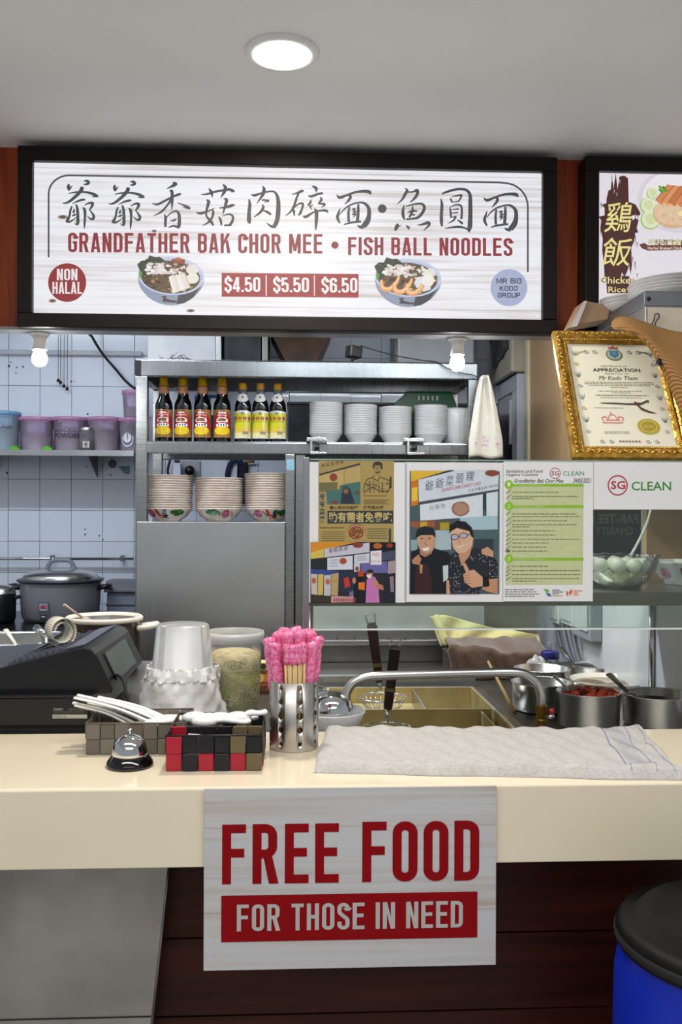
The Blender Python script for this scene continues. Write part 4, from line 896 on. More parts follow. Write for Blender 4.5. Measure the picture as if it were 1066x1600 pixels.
# sauce bottles
M_DGLASS = mat('dark_brown_glass', '050303', .1, vary=.0, coat=.15, spec=.4)
KB = 3.5 / F
def bottle_print(rb, kind):
    pr = Print(cyl_fn(rb), .0002); w = rb * 1.42; u = KB * 1.0
    if kind == 'dark':
        pr_rect = lambda a, b, c, d, col, l: [pr.rect(a + (c - a) * i / 10, b, a + (c - a) * (i + 1) / 10, d, col, l) for i in range(10)]
        pr_rect(-w, 51 * KB, w, 8 * KB, '8E6430', 2)
        def arch(w_, z0, z1, col, l):
            for i in range(10):
                a, b = -1 + .2 * i, -1 + .2 * (i + 1); f = lambda t: z0 + (z1 - z0) * (1 - abs(t) ** 3 * .45)
                pr.poly([(a * w_, z0), (b * w_, z0), (b * w_, f(b)), (a * w_, f(a))], col, l)
        arch(w * .80, 17 * KB, 49 * KB, '98161E', 3)
        for i, (z0, z1, ww, c) in enumerate(((45, 47.5, .3, 'E8D8D0'), (41.5, 43.5, .42, 'D89A8C'), (32, 39, .46, 'E8E0D0'), (33, 38, .38, '7A4A26'), (25, 30, .5, 'E4E2DE'))):
            arch(w * ww, z0 * KB, z1 * KB, c, 4 + i * .3)
        for i in range(4): a = -.34 + i * .2; pr.rect(a * w, 29 * KB, (a + .11) * w, 26 * KB, '303038', 6)
        for i in range(12):
            a, b = -1 + i / 6, -1 + (i + 1) / 6; f = lambda t: 6.5 * KB * math.sqrt(max(0, 1 - t * t))
            pr.poly([(a * w * .7, 18.5 * KB - f(a)), (b * w * .7, 18.5 * KB - f(b)), (b * w * .7, 18.5 * KB + f(b)), (a * w * .7, 18.5 * KB + f(a))], 'CFAE12', 6.5)
    else:
        for i in range(10):
            a, b = -w + 2 * w * i / 10, -w + 2 * w * (i + 1) / 10; t = 2.2 * KB * math.sin(PI * (i + .5) / 10)
            pr.poly([(a, 7 * KB), (b, 7 * KB), (b, 48 * KB + t), (a, 48 * KB + t)], 'BEBCB4', 2)
            for z0, z1, c in ((9, 16, 'C4BA84'), (16, 22, 'C0A040'), (22, 46, 'B4AC14')): pr.poly([(a * .94, z0 * KB), (b * .94, z0 * KB), (b * .94, z1 * KB), (a * .94, z1 * KB)], c, 3)
        for i in range(4): a = -.62 + i * .4; pr.ell((a + .02) * w, 38 * KB, 3.0 * KB, 3.0 * KB, '8C3A26', 4, 10)
        for i in range(5): a = -.7 + i * .28; pr.rect(a * w, 34 * KB, (a + .2) * w, 32.5 * KB, '6A6A28', 4)
        for i in range(9): a = .02 + i * .055; pr.rect(a * w, 18 * KB, (a + .03) * w, 13 * KB, '4A4658', 4)
        pr.rect(-.7 * w, 17 * KB, -.3 * w, 15.5 * KB, '9A9068', 4); pr.ell(0, 45.5 * KB, 2.2 * KB, 2.2 * KB, '6A6478', 4, 8)
    return pr
def make_bottle(kind, label, px):
    p = P(px, 690, 3.5); o = thing('sauce_bottle', label, 'bottle', (p.x, 3.50, ZM), 0, 'sauce bottles on the steel shelf')
    k = KB
    if kind == 'dark':
        rb = 13.6 * k
        obj('bottle_glass', MB().lathe([(.0001, 0), (rb * .95, 0), (rb, 2 * k), (rb, 56 * k), (rb * .93, 62 * k), (rb * .66, 70 * k), (8.2 * k, 76 * k), (6.6 * k, 92 * k), (5.4 * k, 100 * k)], 28), M_DGLASS, o)
        bottle_print(rb, kind).done('label', INK_GLOSS, o, world=False)
        pr = Print(cyl_fn(8.4 * k, 76 * k, 7.6 * k, 12 * k), .0002)
        for i in range(8): a = -12 * k + 3 * k * i; pr.rect(a, 11 * k, a + 3 * k, 0, 'A9764A', 1); pr.rect(a, 2 * k, a + 3 * k, 0.5 * k, 'B0604A', 2)
        pr.done('neck_label', INK, o, world=False)
        obj('cap_foil', MB().lathe([(8.0 * k, 88 * k), (7.0 * k, 91 * k), (6.4 * k, 101 * k), (5.6 * k, 102 * k), (5.2 * k, 111 * k), (.0001, 112 * k)], 20), mat('yellow_foil', 'C79A12', .35, vary=.15), o)
    else:
        rb = 13.2 * k
        obj('bottle_glass', MB().lathe([(.0001, 0), (rb * .94, 0), (rb, 2 * k), (rb, 52 * k), (rb * .95, 60 * k), (rb * .72, 68 * k), (6.6 * k, 76 * k), (5.0 * k, 84 * k)], 28), M_DGLASS, o)
        obj('clear_neck', MB().lathe([(6.9 * k, 76.5 * k), (5.3 * k, 85 * k)], 20), mat('grey_neck_glass', '6E7276', .15), o)
        bottle_print(rb, kind).done('label', INK_GLOSS, o, world=False)
        pr = Print(cyl_fn(rb * .99, 62 * k, 6.8 * k, 15 * k), .0004)
        for i in range(8):
            a, b = -12 * k + 3 * k * i, -9 * k + 3 * k * i; t = lambda q: 5 * k * math.cos(q / (12 * k) * 1.45)
            pr.poly([(a, 6 * k - t(a)), (b, 6 * k - t(b)), (b, 14 * k), (a, 14 * k)], 'B9B6B0', 2)
        pr.ell(0, 9 * k, 2 * k, 2 * k, '5A2A24', 4, 8); pr.done('collar_label', INK, o, world=False)
        obj('cap', MB().lathe([(5.2 * k, 83.5 * k), (6.0 * k, 84 * k), (6.0 * k, 93 * k), (5.4 * k, 93.6 * k), (.0001, 93.6 * k)], 20), mat('amber_plastic_cap', 'D89A18', .4, vary=.08), o)
    return o
b1 = make_bottle('dark', 'dark sauce bottle with red and yellow label, leftmost on the shelf', 256)
for px, lb in ((286, 'second dark sauce bottle with red and yellow label from the left post'), (316.5, 'third dark sauce bottle with red and yellow label from the left post'), (347, 'dark red labelled sauce bottle next to the yellow labelled soy bottles')):
    dup(b1, (P(px, 690, 3.5).x, 3.50, ZM), random.uniform(-.12, .12), lb)
b2 = make_bottle('soy', 'yellow labelled soy bottle next to the red labelled bottles', 379.5)
for px, lb in ((407, 'middle one of three yellow labelled soy bottles'), (434, 'rightmost yellow labelled soy bottle on the shelf')):
    dup(b2, (P(px, 690, 3.5).x, 3.50, ZM), random.uniform(-.12, .2), lb)

# stacks of bowls
def bowl_mesh(r, h, foot, th, m, name, lip=.002, n=40):
    prof = [(.0001, th), (foot * .9, th), (r * .70, h * .42), (r * .87, h * .80), (r - th * .8, h - .0012), (r - th * .3, h + .0003), (r + lip * .2, h - lip * .3), (r - .0006, h - lip * .9), (r * .90, h * .79), (r * .73, h * .36), (foot, h * .08), (foot, 0), (foot * .85, 0), (foot * .82, h * .06), (.0001, h * .06)]
    return MB().lathe(prof, n).mesh(name, m)
M_WBOWL = mat('white_melamine', 'C8C7C6', .28, vary=.03, coat=.2)
M_RBOWL = mat('cream_glazed_ceramic', 'DCCDBE', .22, vary=.04, coat=.3)
M_RIMBOWL = mat('cream_ceramic_with_worn_rim', 'EADFD4', .22, vary=.05, coat=.3, col2='D4C2B4', scale=30)
wbm = bowl_mesh(.0635, .040, .034, .0025, M_WBOWL, 'white_bowl')
ORD = 'first second third fourth fifth sixth seventh eighth ninth tenth eleventh twelfth thirteenth fourteenth fifteenth sixteenth seventeenth eighteenth'.split()
def stack(px, Y, zb, mesh, n, pitch, name, who, grp, cat='bowl', bottom=None, tilt=0.0):
    x = P(px, 690, Y).x
    for i in range(n):
        lab = ('lowest ' + who) if i == 0 else ('topmost ' + who) if i == n - 1 else ORD[i] + ' ' + who.split(' of ')[0] + ' from the bottom of ' + who.split(' of ', 1)[1]
        o = link(name, bottom if (i == 0 and bottom) else mesh, None, (x + random.uniform(-.0007, .0007) + tilt * i, Y + random.uniform(-.0007, .0007), zb + i * pitch))
        o.rotation_euler = (0, 0, 0 if i == 0 else random.uniform(-3, 3)); tag(o, lab, cat, grp)
    return x
for px, n, nm in ((509.5, 18, 'leftmost white stack behind the poster guard'), (563.5, 17, 'second white stack from the soy bottles'), (617.5, 16, 'third white stack from the soy bottles'), (673, 17, 'white stack in front of the green crate')):
    stack(px, 3.50, ZM, wbm, n, .0066, 'white_bowl', 'white bowl of ' + nm, 'white bowls in ' + nm)
# stack wrapped in plastic film
stack(712, 3.545, ZM, bowl_mesh(.055, .036, .03, .002, M_WBOWL, 'wrapped_bowl'), 16, .0066, 'wrapped_bowl', 'white bowl of plastic wrapped stack by the right post', 'bowls in plastic wrapped stack')
x = P(712, 690, 3.545).x
def wobf(a, z): return .0016 * math.sin(a * 9 + z * 90) + .0012 * math.sin(a * 17 - z * 210)
tag(obj('plastic_wrap', MB().lathe([(.040, .0005), (.052, .02), (.0600, .045), (.0605, .1), (.060, .136), (.052, .142), (.02, .146), (.0001, .146)], 60, (x, 3.545, ZM), wob=wobf), PLASTIC_BAG), 'clear plastic wrap around the bowl stack by the right post', 'plastic wrap')
# rooster bowls on the cabinet
def rooster_print(R, h, ang, what, mesh_parent=None):
    def prof(v):
        q = [(0, .50), (.08, .51), (.36, .73), (.79, .90), (.97, 1.0), (1.2, 1.0)]; t = v / h
        for (a, ra), (b, rb) in zip(q, q[1:]):
            if a <= t <= b: return R * (ra + (rb - ra) * (t - a) / (b - a))
        return R
    def f(u, v, l):
        u *= 1.55; v *= 1.12; t = ang + u / R; rr = prof(v) + l + .0012
        return (rr * math.cos(t), rr * math.sin(t), v)
    pr = Print(f, .0003)
    if what == 'rooster':
        pr.poly([(-.018, .040), (-.013, .042), (-.010, .034), (-.006, .024), (.002, .020), (.008, .022), (.004, .014), (-.008, .012), (-.016, .022), (-.017, .032)], 'B4301E', 1)
        pr.poly([(.0, .026), (.003, .038), (.010, .040), (.013, .034), (.010, .026), (.016, .020), (.012, .012), (.004, .012), (.004, .02)], '1A1A1C', 2)
        pr.stroke([(.012, .014), (.018, .010), (.022, .012)], .0018, '2A2A2A', 2); pr.stroke([(-.004, .012), (-.004, .006)], .0015, '8A5A20', 2)
    elif what == 'leaf':
        for x, y, rx, ry in ((-.014, .030, .008, .006), (-.006, .034, .007, .006), (.004, .034, .008, .006), (.013, .030, .008, .006), (.002, .024, .008, .006), (-.005, .024, .006, .006)): pr.blob(x, y, rx, ry, random.choice(['2E6A28', '3B7C30', '245A22']), 1 + x * 10)
    else:
        for i in range(9): a = i * .7; pr.ell(.009 * math.cos(a) * .8, .026 + .008 * math.sin(a), .0062, .0045, ['B8587A', 'C87890', 'A04068'][i % 3], 1 + i * .2, 10, math.degrees(a))
        pr.stroke([(.014, .036), (.022, .024), (.026, .014)], [.001, .004, .001], '4A7A3C', 1); pr.stroke([(-.014, .03), (-.020, .02)], [.001, .005], '3E7A34', 1)
    return pr
RB, HB = .0915, .049
rbm = bowl_mesh(RB, HB, .045, .003, [M_RIMBOWL], 'rooster_bowl', .0025, 48)
for px, n, nm, art in ((264, 15, 'rooster stack beside the left post', ((-1.75, 'rooster'), (-1.02, 'leaf'), (-2.35, 'flower'))), (342.5, 14, 'middle rooster stack', ((-1.78, 'leaf'), (-1.15, 'flower'))), (420, 16, 'rooster stack beside the cabinet post', ((-2.05, 'flower'), (-1.35, 'rooster'), (-.8, 'leaf')))):
    Yb = 3.52; x = stack(px, Yb, zc + .0005, rbm, n, .00880, 'rooster_bowl', 'cream bowl of ' + nm, 'bowls in ' + nm)
    low = [o for o in C.objects if o.get('label') == 'lowest cream bowl of ' + nm][0]
    for ang, what in art: rooster_print(RB, HB, ang, what).done('painted_' + what, INK_GLOSS, low, world=False)

# green crate, black device, scrubber, clamps, towel
q = P(660, 690, 3.72)
gc = thing('green_crate', 'green plastic crate behind the white bowls', 'crate', (q.x, 3.70, ZM))
M_GRN = mat('green_crate_plastic', '0E5A3C', .35, vary=.1)
w_, h_ = .125, P(660, 617, 3.70).z - ZM
for (x0, x1, y0, y1) in ((-w_, w_, -.07, -.064), (-w_, w_, .064, .07)):
    m_ = MB(); m_.prism([(x0 + .02, 0), (x1 - .02, 0), (x1, h_ - .05), (x1 - .02, h_), (x0 + .05, h_), (x0, h_ - .045)], y0, y1); obj('side_panel', m_, M_GRN, gc, bevel=.002)
for s_ in (-1, 1): obj('end_panel', MB().box(s_ * w_ * .86 - .003, s_ * w_ * .86 + .003, -.0635, .0635, .004, h_ - .05), M_GRN, gc)
obj('base', MB().box(-w_ * .85, w_ * .85, -.063, .063, 0, .004), M_GRN, gc)
for i in range(5): obj('slot', MB().box(-.03 + i * .018, -.022 + i * .018, -.0712, -.0702, h_ - .03, h_ - .012), mat('pale_slot', 'C8D0D0', .5), gc)
obj('rim', MB().box(-.075, w_ - .02, -.078, .078, h_ + .0005, h_ + .006), M_GRN, gc, bevel=.002)
q = P(551, 562, 3.46); zt = zt1 + .0035
o = thing('black_device', 'small black cube device standing on top of steel shelf', 'device', (q.x, 3.46, zt))
obj('foot', MB().lathe([(.0001, 0), (.010, 0), (.006, .004), (.004, .014), (.0001, .014)], 14), M_BLACK, o)
obj('neck', MB().lathe([(.004, .012), (.012, .024), (.0001, .026)], 12), M_BLACK, o)
obj('housing', MB().box(-.025, .025, -.022, .022, .022, .066).xform(Matrix.Rotation(.5, 4, 'Z') @ Matrix.Rotation(.12, 4, 'Y')), M_BLACK, o, bevel=.004)
cb = [P(563, 540, 3.44), P(585, 547, 3.43), P(620, 556, 3.42), P(660, 563, 3.41), P(683, 566, 3.395), P(700, 576, 3.385), P(722, 583, 3.385), P(742, 587, 3.385), P(750, 596, 3.385), P(751, 606, 3.385)]
obj('cable', MB().tube(catmull([tuple(p) for p in cb], 5), .0022, 6), M_RUBBER, o, world=True)
R = random.Random(9); m_ = MB()
q = P(276, 561, 3.5)
for i in range(70):
    a = Vector((q.x + R.uniform(-.062, .062), 3.5 + R.uniform(-.03, .03), zt + .001)); pts = [a]
    hmax = .022 * (1 - (abs(a.x - q.x) / .075) ** 2)
    for k in range(5): pts.append(pts[-1] + Vector((R.uniform(-.014, .014), R.uniform(-.008, .008), R.uniform(-.2, 1) * hmax * .45)))
    for p_ in pts: p_.z = max(p_.z, zt + .001)
    m_.tube(pts, .0011, 4)
tag(obj('steel_wool', m_, mat('dark_steel_wool', '4A4A4C', .5, metal=.7)), 'tangled dark steel wool scrubber on top of steel shelf', 'scrubber', kind='stuff')
for px0, px1, lb in ((478, 512, 'chrome clamp on the shelf rail beside the soy bottles'), (629, 664, 'grey metal clamp on the shelf rail below the white bowls')):
    a, b_ = P(px0, 690, 3.385), P(px1, 712, 3.385)
    o = thing('metal_clamp', lb, 'clamp', ((a.x + b_.x) / 2, 3.385, ZM + .0005)); w_ = (b_.x - a.x)
    obj('upper_jaw', MB().prism([(-w_ * .48, 0), (w_ * .5, 0), (w_ * .42, .012), (w_ * .1, .015), (-w_ * .2, .012), (-w_ * .45, .014)], -.02, .012), POTSTEEL, o, bevel=.002)
    obj('spring', MB().tube([(-w_ * .1, -.012, -.022), (w_ * .12, -.012, -.022)], .011, 10), M_BLACK, o)
    obj('lower_jaw', MB().prism([(-w_ * .3, -.048), (w_ * .45, -.046), (w_ * .45, -.04), (-w_ * .3, -.038)], -.02, .008), POTSTEEL, o, bevel=.001)
    obj('back_plate', MB().box(-w_ * .3, -w_ * .22, -.019, -.002, -.04, .002), POTSTEEL, o)
# hanging towel
tp = P(757, 590, 3.36); tb = P(761, 714, 3.36)
def tw(u, v):
    t = 1 - v; w = .016 + .046 * min(1, v * 1.25) ** .8
    x = tp.x + (tb.x - tp.x) * v + (u - .5) * 2 * w - .004 * v
    y = 3.355 + .016 * math.cos((u - .5) * 9) * (1 - .55 * v) + .006 * math.sin(u * 22) * (1 - v) + .01 * abs(u - .5)
    return (x, y, tp.z - .002 + .012 * math.sin(PI * u) * (1 - v) ** 6 + (tb.z - tp.z) * v + .004 * math.sin(u * 7) * v)
tg = thing('hanging_towel', 'white cotton towel with pink print hanging from the steel shelf', 'towel', (tb.x, 3.36, tb.z))
obj('cloth', MB().grid(tw, 28, 24), mat('white_cotton', 'BEB8AA', .85, vary=.04, bump=.2, scale=60, sheen=.3), tg, solid=.002, world=True)
R = random.Random(4); pr = Print(lambda u, v, l: (lambda c: (c[0], c[1] - .0015 - l, c[2]))(tw(u, v)), .0004)
for i in range(46):
    u, v = R.uniform(.12, .9), R.uniform(.72, .86); a = R.uniform(0, 6)
    pr.stroke([(u + .05 * math.cos(a + k * .7) * (1 + .2 * k) * .6, v + .024 * math.sin(a + k * .7)) for k in range(5)], .007, R.choice(['A0689C', 'B07CAC', '8E5A8E']), 1 + i * .02)
pr.done('flower_print', INK, tg)

# things on the wall behind the shelf
q = P(272, 735, 4.3)
o = thing('power_adaptor', 'white power adaptor with black cable behind the rooster bowls', 'adaptor', (q.x, 4.42, q.z))
obj('housing', MB().box(-.018, .018, -.02, .02, -.04, .04), mat('pale_blue_white_plastic', 'CBD4E8', .4), o, bevel=.004)
obj('cap', MB().box(-.012, .012, -.018, .018, .041, .055), M_BLACK, o, bevel=.003)
obj('cable', MB().tube(catmull([(-.02, 0, .1), (-.035, 0, .05), (-.045, 0, 0), (-.035, 0, -.04), (-.05, 0, -.09)], 5), .006, 6), M_RUBBER, o)
q = P(291, 733, 4.3)
o = thing('wall_plug', 'black plug in a grey socket behind the rooster bowls', 'plug', (q.x, 4.45, q.z))
obj('socket_plate', MB().box(-.045, .045, .03, .042, -.05, .05), mat('grey_socket', 'A8AAB4', .4), o, bevel=.003)
obj('plug_body', MB().lathe([(.0001, .03), (.02, .028), (.024, .01), (.024, 0)], 18).xform(Matrix.Rotation(PI / 2, 4, 'X')), M_BLACK, o)
obj('lead', MB().tube([(0, -.02, 0), (0, -.03, -.05), (.01, 0, -.12)], .004, 6), M_RUBBER, o)
q = P(372, 715, 4.0)
o = thing('navy_apron', 'navy blue apron straps hanging behind the rooster bowls', 'apron', (P(372, 715, 4.47).x, 4.478, P(372, 738, 4.47).z))
obj('strap', MB().tube(catmull([(-.05, 0, -.08), (-.05, 0, .0), (-.03, 0, .05), (.0, 0, .06), (.02, 0, .04)], 5), .012, 8, flat=.4), mat('navy_cloth', '1B2550', .8), o)
obj('panel', MB().grid(lambda u, v: (-.005 + .05 * u, .01 * math.sin(u * 6), .05 - .2 * v), 8, 6), mat('dark_navy_cloth', '161A2E', .85), o, solid=.003)
obj('peg', MB().tube([(.03, -.01, .05), (.08, -.01, .052)], .006, 8), mat('brown_wood_peg', '8A5A30', .6), o)
# dark appliance behind the white bowls, blue holder behind the bottles
a, b_ = P(450, 632, 4.15), P(775, 720, 4.15)
o = thing('steel_range', 'dark grey steel cooking range behind the white bowls', 'range', ((a.x + b_.x) / 2, 4.3, 0))
obj('back_panel', MB().box(a.x, b_.x, 4.15, 4.40, 0, a.z), mat('dark_grey_steel_panel', '4A4A50', .4, metal=.5, vary=.2), o, bevel=.004, world=True)
obj('top_trim', MB().box(a.x - .004, b_.x + .004, 4.145, 4.405, a.z + .0005, a.z + .012), mat('black_range_trim', '1C1C20', .4), o, world=True)
q = P(312, 640, 4.1)
o = thing('blue_holder', 'blue plastic holder on the wall behind the sauce bottles', 'holder', (q.x, 4.4, q.z - .05))
M_BLU = mat('blue_plastic_holder', '1E4A86', .4, vary=.1)
obj('back_plate', MB().box(-.05, .09, .06, .075, -.05, .16), M_BLU, o, bevel=.004)
for x in (-.045, .0, .075): obj('tine', MB().box(x - .012, x + .012, .02, .059, -.02, .15), M_BLU, o, bevel=.003)
obj('white_tag', MB().box(.018, .05, .02, .03, .06, .14), M_WHITEP, o)

# hood above the shelf
hd = thing('range_hood', 'exhaust hood with white duct and brown baffle above steel shelf', 'range hood', (P(370, 540, 4.0).x, 4.1, P(370, 560, 4.0).z))
def pbox(nm, p0, p1, y0, y1, m, zpad=.5, par=None):
    a, b = P(p0[0], p0[1], y0), P(p1[0], p1[1], y0); return obj(nm, MB().box(a.x, b.x, y0, y1, b.z, a.z + zpad), m, par or hd, bevel=.003, world=True)
pbox('duct', (231, 525), (337, 578), 4.0, 4.35, mat('white_duct_paint', 'C9CBD0', .4, vary=.06))
pbox('flange', (337.5, 525), (346, 578), 3.99, 4.3, STEEL)
pbox('filter_panel', (350, 525), (408, 574), 4.02, 4.2, mat('smoked_grease_glass', '3E4044', .25, metal=.4, vary=.3, scale=14))
pbox('frame_bar', (410, 525), (419, 574), 3.99, 4.3, STEEL_D)
ba = [P(421, 515, 4.0), P(520, 515, 4.0), P(497, 566, 4.0), P(447, 566, 4.0)]
obj('baffle', MB().prism([(p.x, p.z) for p in ba], 4.0, 4.3), mat('greasy_brown_metal', '4A3018', .4, metal=.2, vary=.3), hd, bevel=.003, world=True)
o = thing('white_wall_box', 'large white appliance box above the steel shelf under right bulb', 'box', (P(660, 560, 4.2).x, 4.3, P(660, 575, 4.2).z))
a, b_ = P(622, 520, 4.2), P(742, 585, 4.2)
obj('housing', MB().box(a.x, b_.x, 4.2, 4.42, b_.z, a.z + .3), mat('pale_blue_grey_paint', 'C6CCD4', .35, vary=.05), o, bevel=.01, world=True)
obj('seam', MB().box(a.x - .012, a.x - .001, 4.21, 4.42, b_.z, a.z + .3), STEEL_D, o, world=True)
# cabinet and appliance beyond the side wall
Yc = 3.99
x0 = P(808, 650, Yc).x
cb_ = thing('glass_sided_cabinet', 'light grey upright cabinet with dark glass side behind the towel', 'cabinet', (x0 + .2, Yc + .2, 0))
ztop = P(815, 583, Yc).z
M_CAB = mat('light_grey_cabinet', 'C2C4CC', .4, vary=.05)
obj('front_frame', MB().box(x0, x0 + .4, Yc, Yc + .03, .05, ztop), M_CAB, cb_, bevel=.004, world=True)
obj('back_frame', MB().box(x0, x0 + .4, Yc + .42, Yc + .45, .05, ztop), M_CAB, cb_, bevel=.004, world=True)
obj('top_rail', MB().box(x0 + .002, x0 + .4, Yc + .031, Yc + .419, ztop - .07, ztop), M_CAB, cb_, bevel=.003, world=True)
obj('side_stile', MB().box(x0 + .002, x0 + .03, Yc + .031, Yc + .10, .05, ztop - .071), mat('white_cabinet_stile', 'D4D6DC', .4), cb_, world=True)
obj('glass_side', MB().box(x0 + .008, x0 + .012, Yc + .101, Yc + .419, .05, ztop - .071), mat('dark_smoked_glass', '23262E', .12, vary=.3, coat=.3), cb_, world=True)
obj('notice', MB().box(x0 + .003, x0 + .0045, Yc + .102, Yc + .16, ztop - .30, ztop - .10), M_WHITEP, cb_, world=True)
o = thing('cream_appliance', 'cream boxy appliance on top of the grey cabinet', 'appliance', (x0 + .18, Yc + .2, ztop + .0005))
xa = P(798, 560, Yc).x
obj('body', MB().box(xa, xa + .4, Yc - .01, Yc + .42, ztop + .003, ztop + .55), mat('cream_appliance_plastic', 'B7B19E', .4, vary=.05), o, bevel=.012, world=True)
obj('lower_trim', MB().box(xa + .02, xa + .38, Yc, Yc + .40, ztop + .0005, ztop + .0029), M_RUBBER, o, world=True)
def bagf(u, v):
    a = -PI * .9 + u * PI * .9
    return (xa - .004 - .03 * math.sin(PI * v) * (1 - .5 * u) + .004 * math.sin(u * 19 + v * 7), Yc + .03 + .3 * u, ztop + .06 + .35 * v + .05 * (1 - u) * (1 - v) + .006 * math.sin(u * 13))
bg = thing('dark_plastic_bag', 'dark grey plastic bag hanging on side of cream appliance', 'bag', (xa - .02, Yc + .2, ztop + .06))
obj('bag_film', MB().grid(bagf, 20, 16), mat('dark_grey_bag', '4C4C54', .3, vary=.35, scale=20, stretch=(1, 1, .4), bump=.5), bg, solid=.004, world=True)
obj('bag_knot', MB().ball((xa - .02, Yc + .15, ztop + .42), .025, 12, 8), mat('dark_grey_bag', '4C4C54'), bg, world=True)
# ================================================================ GLASS GUARD AND POSTERS
YG = 2.10
gx0 = P(476, 850, YG).x; gz1 = P(700, 718, YG).z; gz0 = P(780, 983, YG).z
gg = thing('glass_guard', 'clear glass sneeze guard with steel shelf behind the counter', 'glass guard', (.5, YG, WT))
obj('pane', MB().box(gx0 + .012, XW + .15, YG, YG + .006, gz0 + .002, gz1 - .003), GLASS, gg, world=True)
obj('top_edge', MB().box(gx0 + .012, XW + .15, YG - .0004, YG + .0064, gz1 - .003, gz1), GLASS_EDGE, gg, world=True)
obj('bottom_edge', MB().box(gx0 + .012, XW + .15, YG - .0004, YG + .0064, gz0 - .002, gz0 + .002), mat('glass_edge_painted_glint', 'E6EEEA', .1, vary=.03), gg, world=True)  # whiter than the top edge: a lamp's reflection painted into the colour
obj('steel_upright', MB().box(gx0 - .004, gx0 + .011, YG - .003, YG + .02, WT, gz1 + .003), STEEL, gg, bevel=.002, world=True)
zh1, zh0 = P(1000, 926, 2.14).z, P(1000, 946, 2.14).z
sh = thing('pass_shelf', 'steel pass shelf behind the glass holding fish ball bowl', 'shelf', (.5, 2.3, zh0))
obj('shelf_plate', MB().box(gx0, XW + .155, 2.14, 2.54, zh1 - .003, zh1), STEEL_H, sh, world=True)
obj('front_lip', MB().box(gx0, XW + .155, 2.135, 2.1395, zh0, zh1 + .0005), steel_mat('bronze_tinted_steel', '8E7E68', .3, (60, 1, 1)), sh, world=True)
obj('back_lip', MB().box(gx0, XW + .155, 2.5405, 2.545, zh0, zh1 + .0005), STEEL_H, sh, world=True)
for x, y in ((P(1019, 1000, 2.52).x, 2.52), (gx0 + .02, 2.5)):
    obj('post', MB().tube([(x, y, WT), (x, y, zh0)], .009, 12), POTSTEEL, sh, world=True)

def sheet(name, label, cat, x0, y0, x1, y1, Y, col, gloss=.5, parts=()):
    a, b = P(x0, y0, Y), P(x1, y1, Y)
    o = thing(name, label, cat, ((a.x + b.x) / 2, Y, b.z))
    obj('sheet', MB().box(a.x, b.x, Y, Y + .0006, b.z, a.z), mat('paper_' + col, col, gloss, vary=.02), o, world=True)
    return o
YP = YG - .0012
bk = sheet('backing_sheet', 'white backing sheet behind the newspaper clipping', 'paper sheet', 483, 721.5, 633, 941.5, YP, 'ECECED')
# newspaper clipping
nz_ = lambda x, y: (480 + x / 6.6625, 715 + y / 6.6625)
Y1 = YP - .0010
np_ = sheet('newspaper_clipping', 'tan Chinese newspaper clipping with sketch of a man', 'clipping', 498, 719.5, 615.5, 848, Y1, 'AD9658')
f1 = plane_fn(Y1); R = random.Random(21)
pr = Print(f1, .00025)
def q4(pr, z, pts, c, l): pr.poly([z(*p) for p in pts], c, l)
q4(pr, nz_, [(125, 35), (555, 35), (555, 485), (125, 485)], 'A88F58', 1)
q4(pr, nz_, [(125, 170), (555, 55), (555, 75), (125, 188)], '3A3A34', 2)
q4(pr, nz_, [(125, 190), (380, 125), (380, 320), (125, 330)], 'BCA568', 2); q4(pr, nz_, [(395, 120), (555, 85), (555, 250), (395, 270)], 'B8A264', 2)
a = nz_(275, 205); pr.ell(a[0], a[1], 6, 6.2, '8A3A2A', 3, 16)
q4(pr, nz_, [(125, 260), (320, 255), (310, 350), (125, 355)], '6E6A3E', 3)
q4(pr, nz_, [(200, 350), (340, 330), (340, 290), (440, 270), (555, 250), (555, 485), (210, 485)], '3E6E68', 3)
q4(pr, nz_, [(350, 480), (360, 380), (380, 300), (420, 290), (450, 330), (470, 390), (500, 480)], '1E2A38', 4)
a = nz_(405, 350); pr.ell(a[0], a[1], 4, 4.4, '8A5A38', 5, 12); a = nz_(400, 310); pr.ell(a[0], a[1], 4.6, 2.6, '2A4650', 6, 12)
a = nz_(290, 465); pr.ell(a[0], a[1], 5, 2.4, '8A2A34', 5, 12); a = nz_(520, 365); pr.ell(a[0], a[1], 4, 2, '7A3028', 5, 12)
for i in range(5): a = nz_(150 + i * 48, 75 - i * 9); pr.text('爺爺菜頭粿'[i], a[0], a[1] - 2, a[0] + 5.5, a[1] + 4, '6E5A34', 3)
pr.done('stall_picture', INK, np_)
pr = Print(f1, .00025)   # ink sketch of a man with folded arms
DK = '2E2818'
q4(pr, nz_, [(680, 90), (695, 50), (740, 38), (785, 60), (785, 125), (770, 120), (765, 80), (700, 80), (695, 125)], DK, 2)
q4(pr, nz_, [(695, 80), (768, 80), (770, 140), (745, 185), (715, 185), (690, 140)], 'A08A50', 1)
for pts, w in (([(705, 98), (725, 95)], 1.2), ([(745, 95), (765, 98)], 1.2), ([(732, 100), (728, 125), (738, 128)], .6), ([(712, 148), (735, 158), (758, 146)], 1.4), ([(695, 180), (690, 215), (740, 235), (760, 190)], 1.0), ([(690, 205), (620, 235), (590, 330), (600, 375)], 1.1),
               ([(770, 205), (850, 240), (865, 300), (830, 370)], 1.1), ([(650, 250), (660, 370)], 1.0), ([(780, 250), (790, 370)], 1.0), ([(600, 350), (680, 310), (760, 350), (850, 345)], 1.1), ([(620, 300), (700, 280), (790, 330)], .8), ([(690, 240), (700, 370)], .8), ([(745, 240), (750, 370)], .8), ([(610, 270), (640, 290)], 1.5), ([(820, 265), (850, 280)], 1.5)):
    pr.stroke([nz_(*p) for p in catmull([(float(x), float(y)) for x, y in pts], 4)], w, DK, 2)
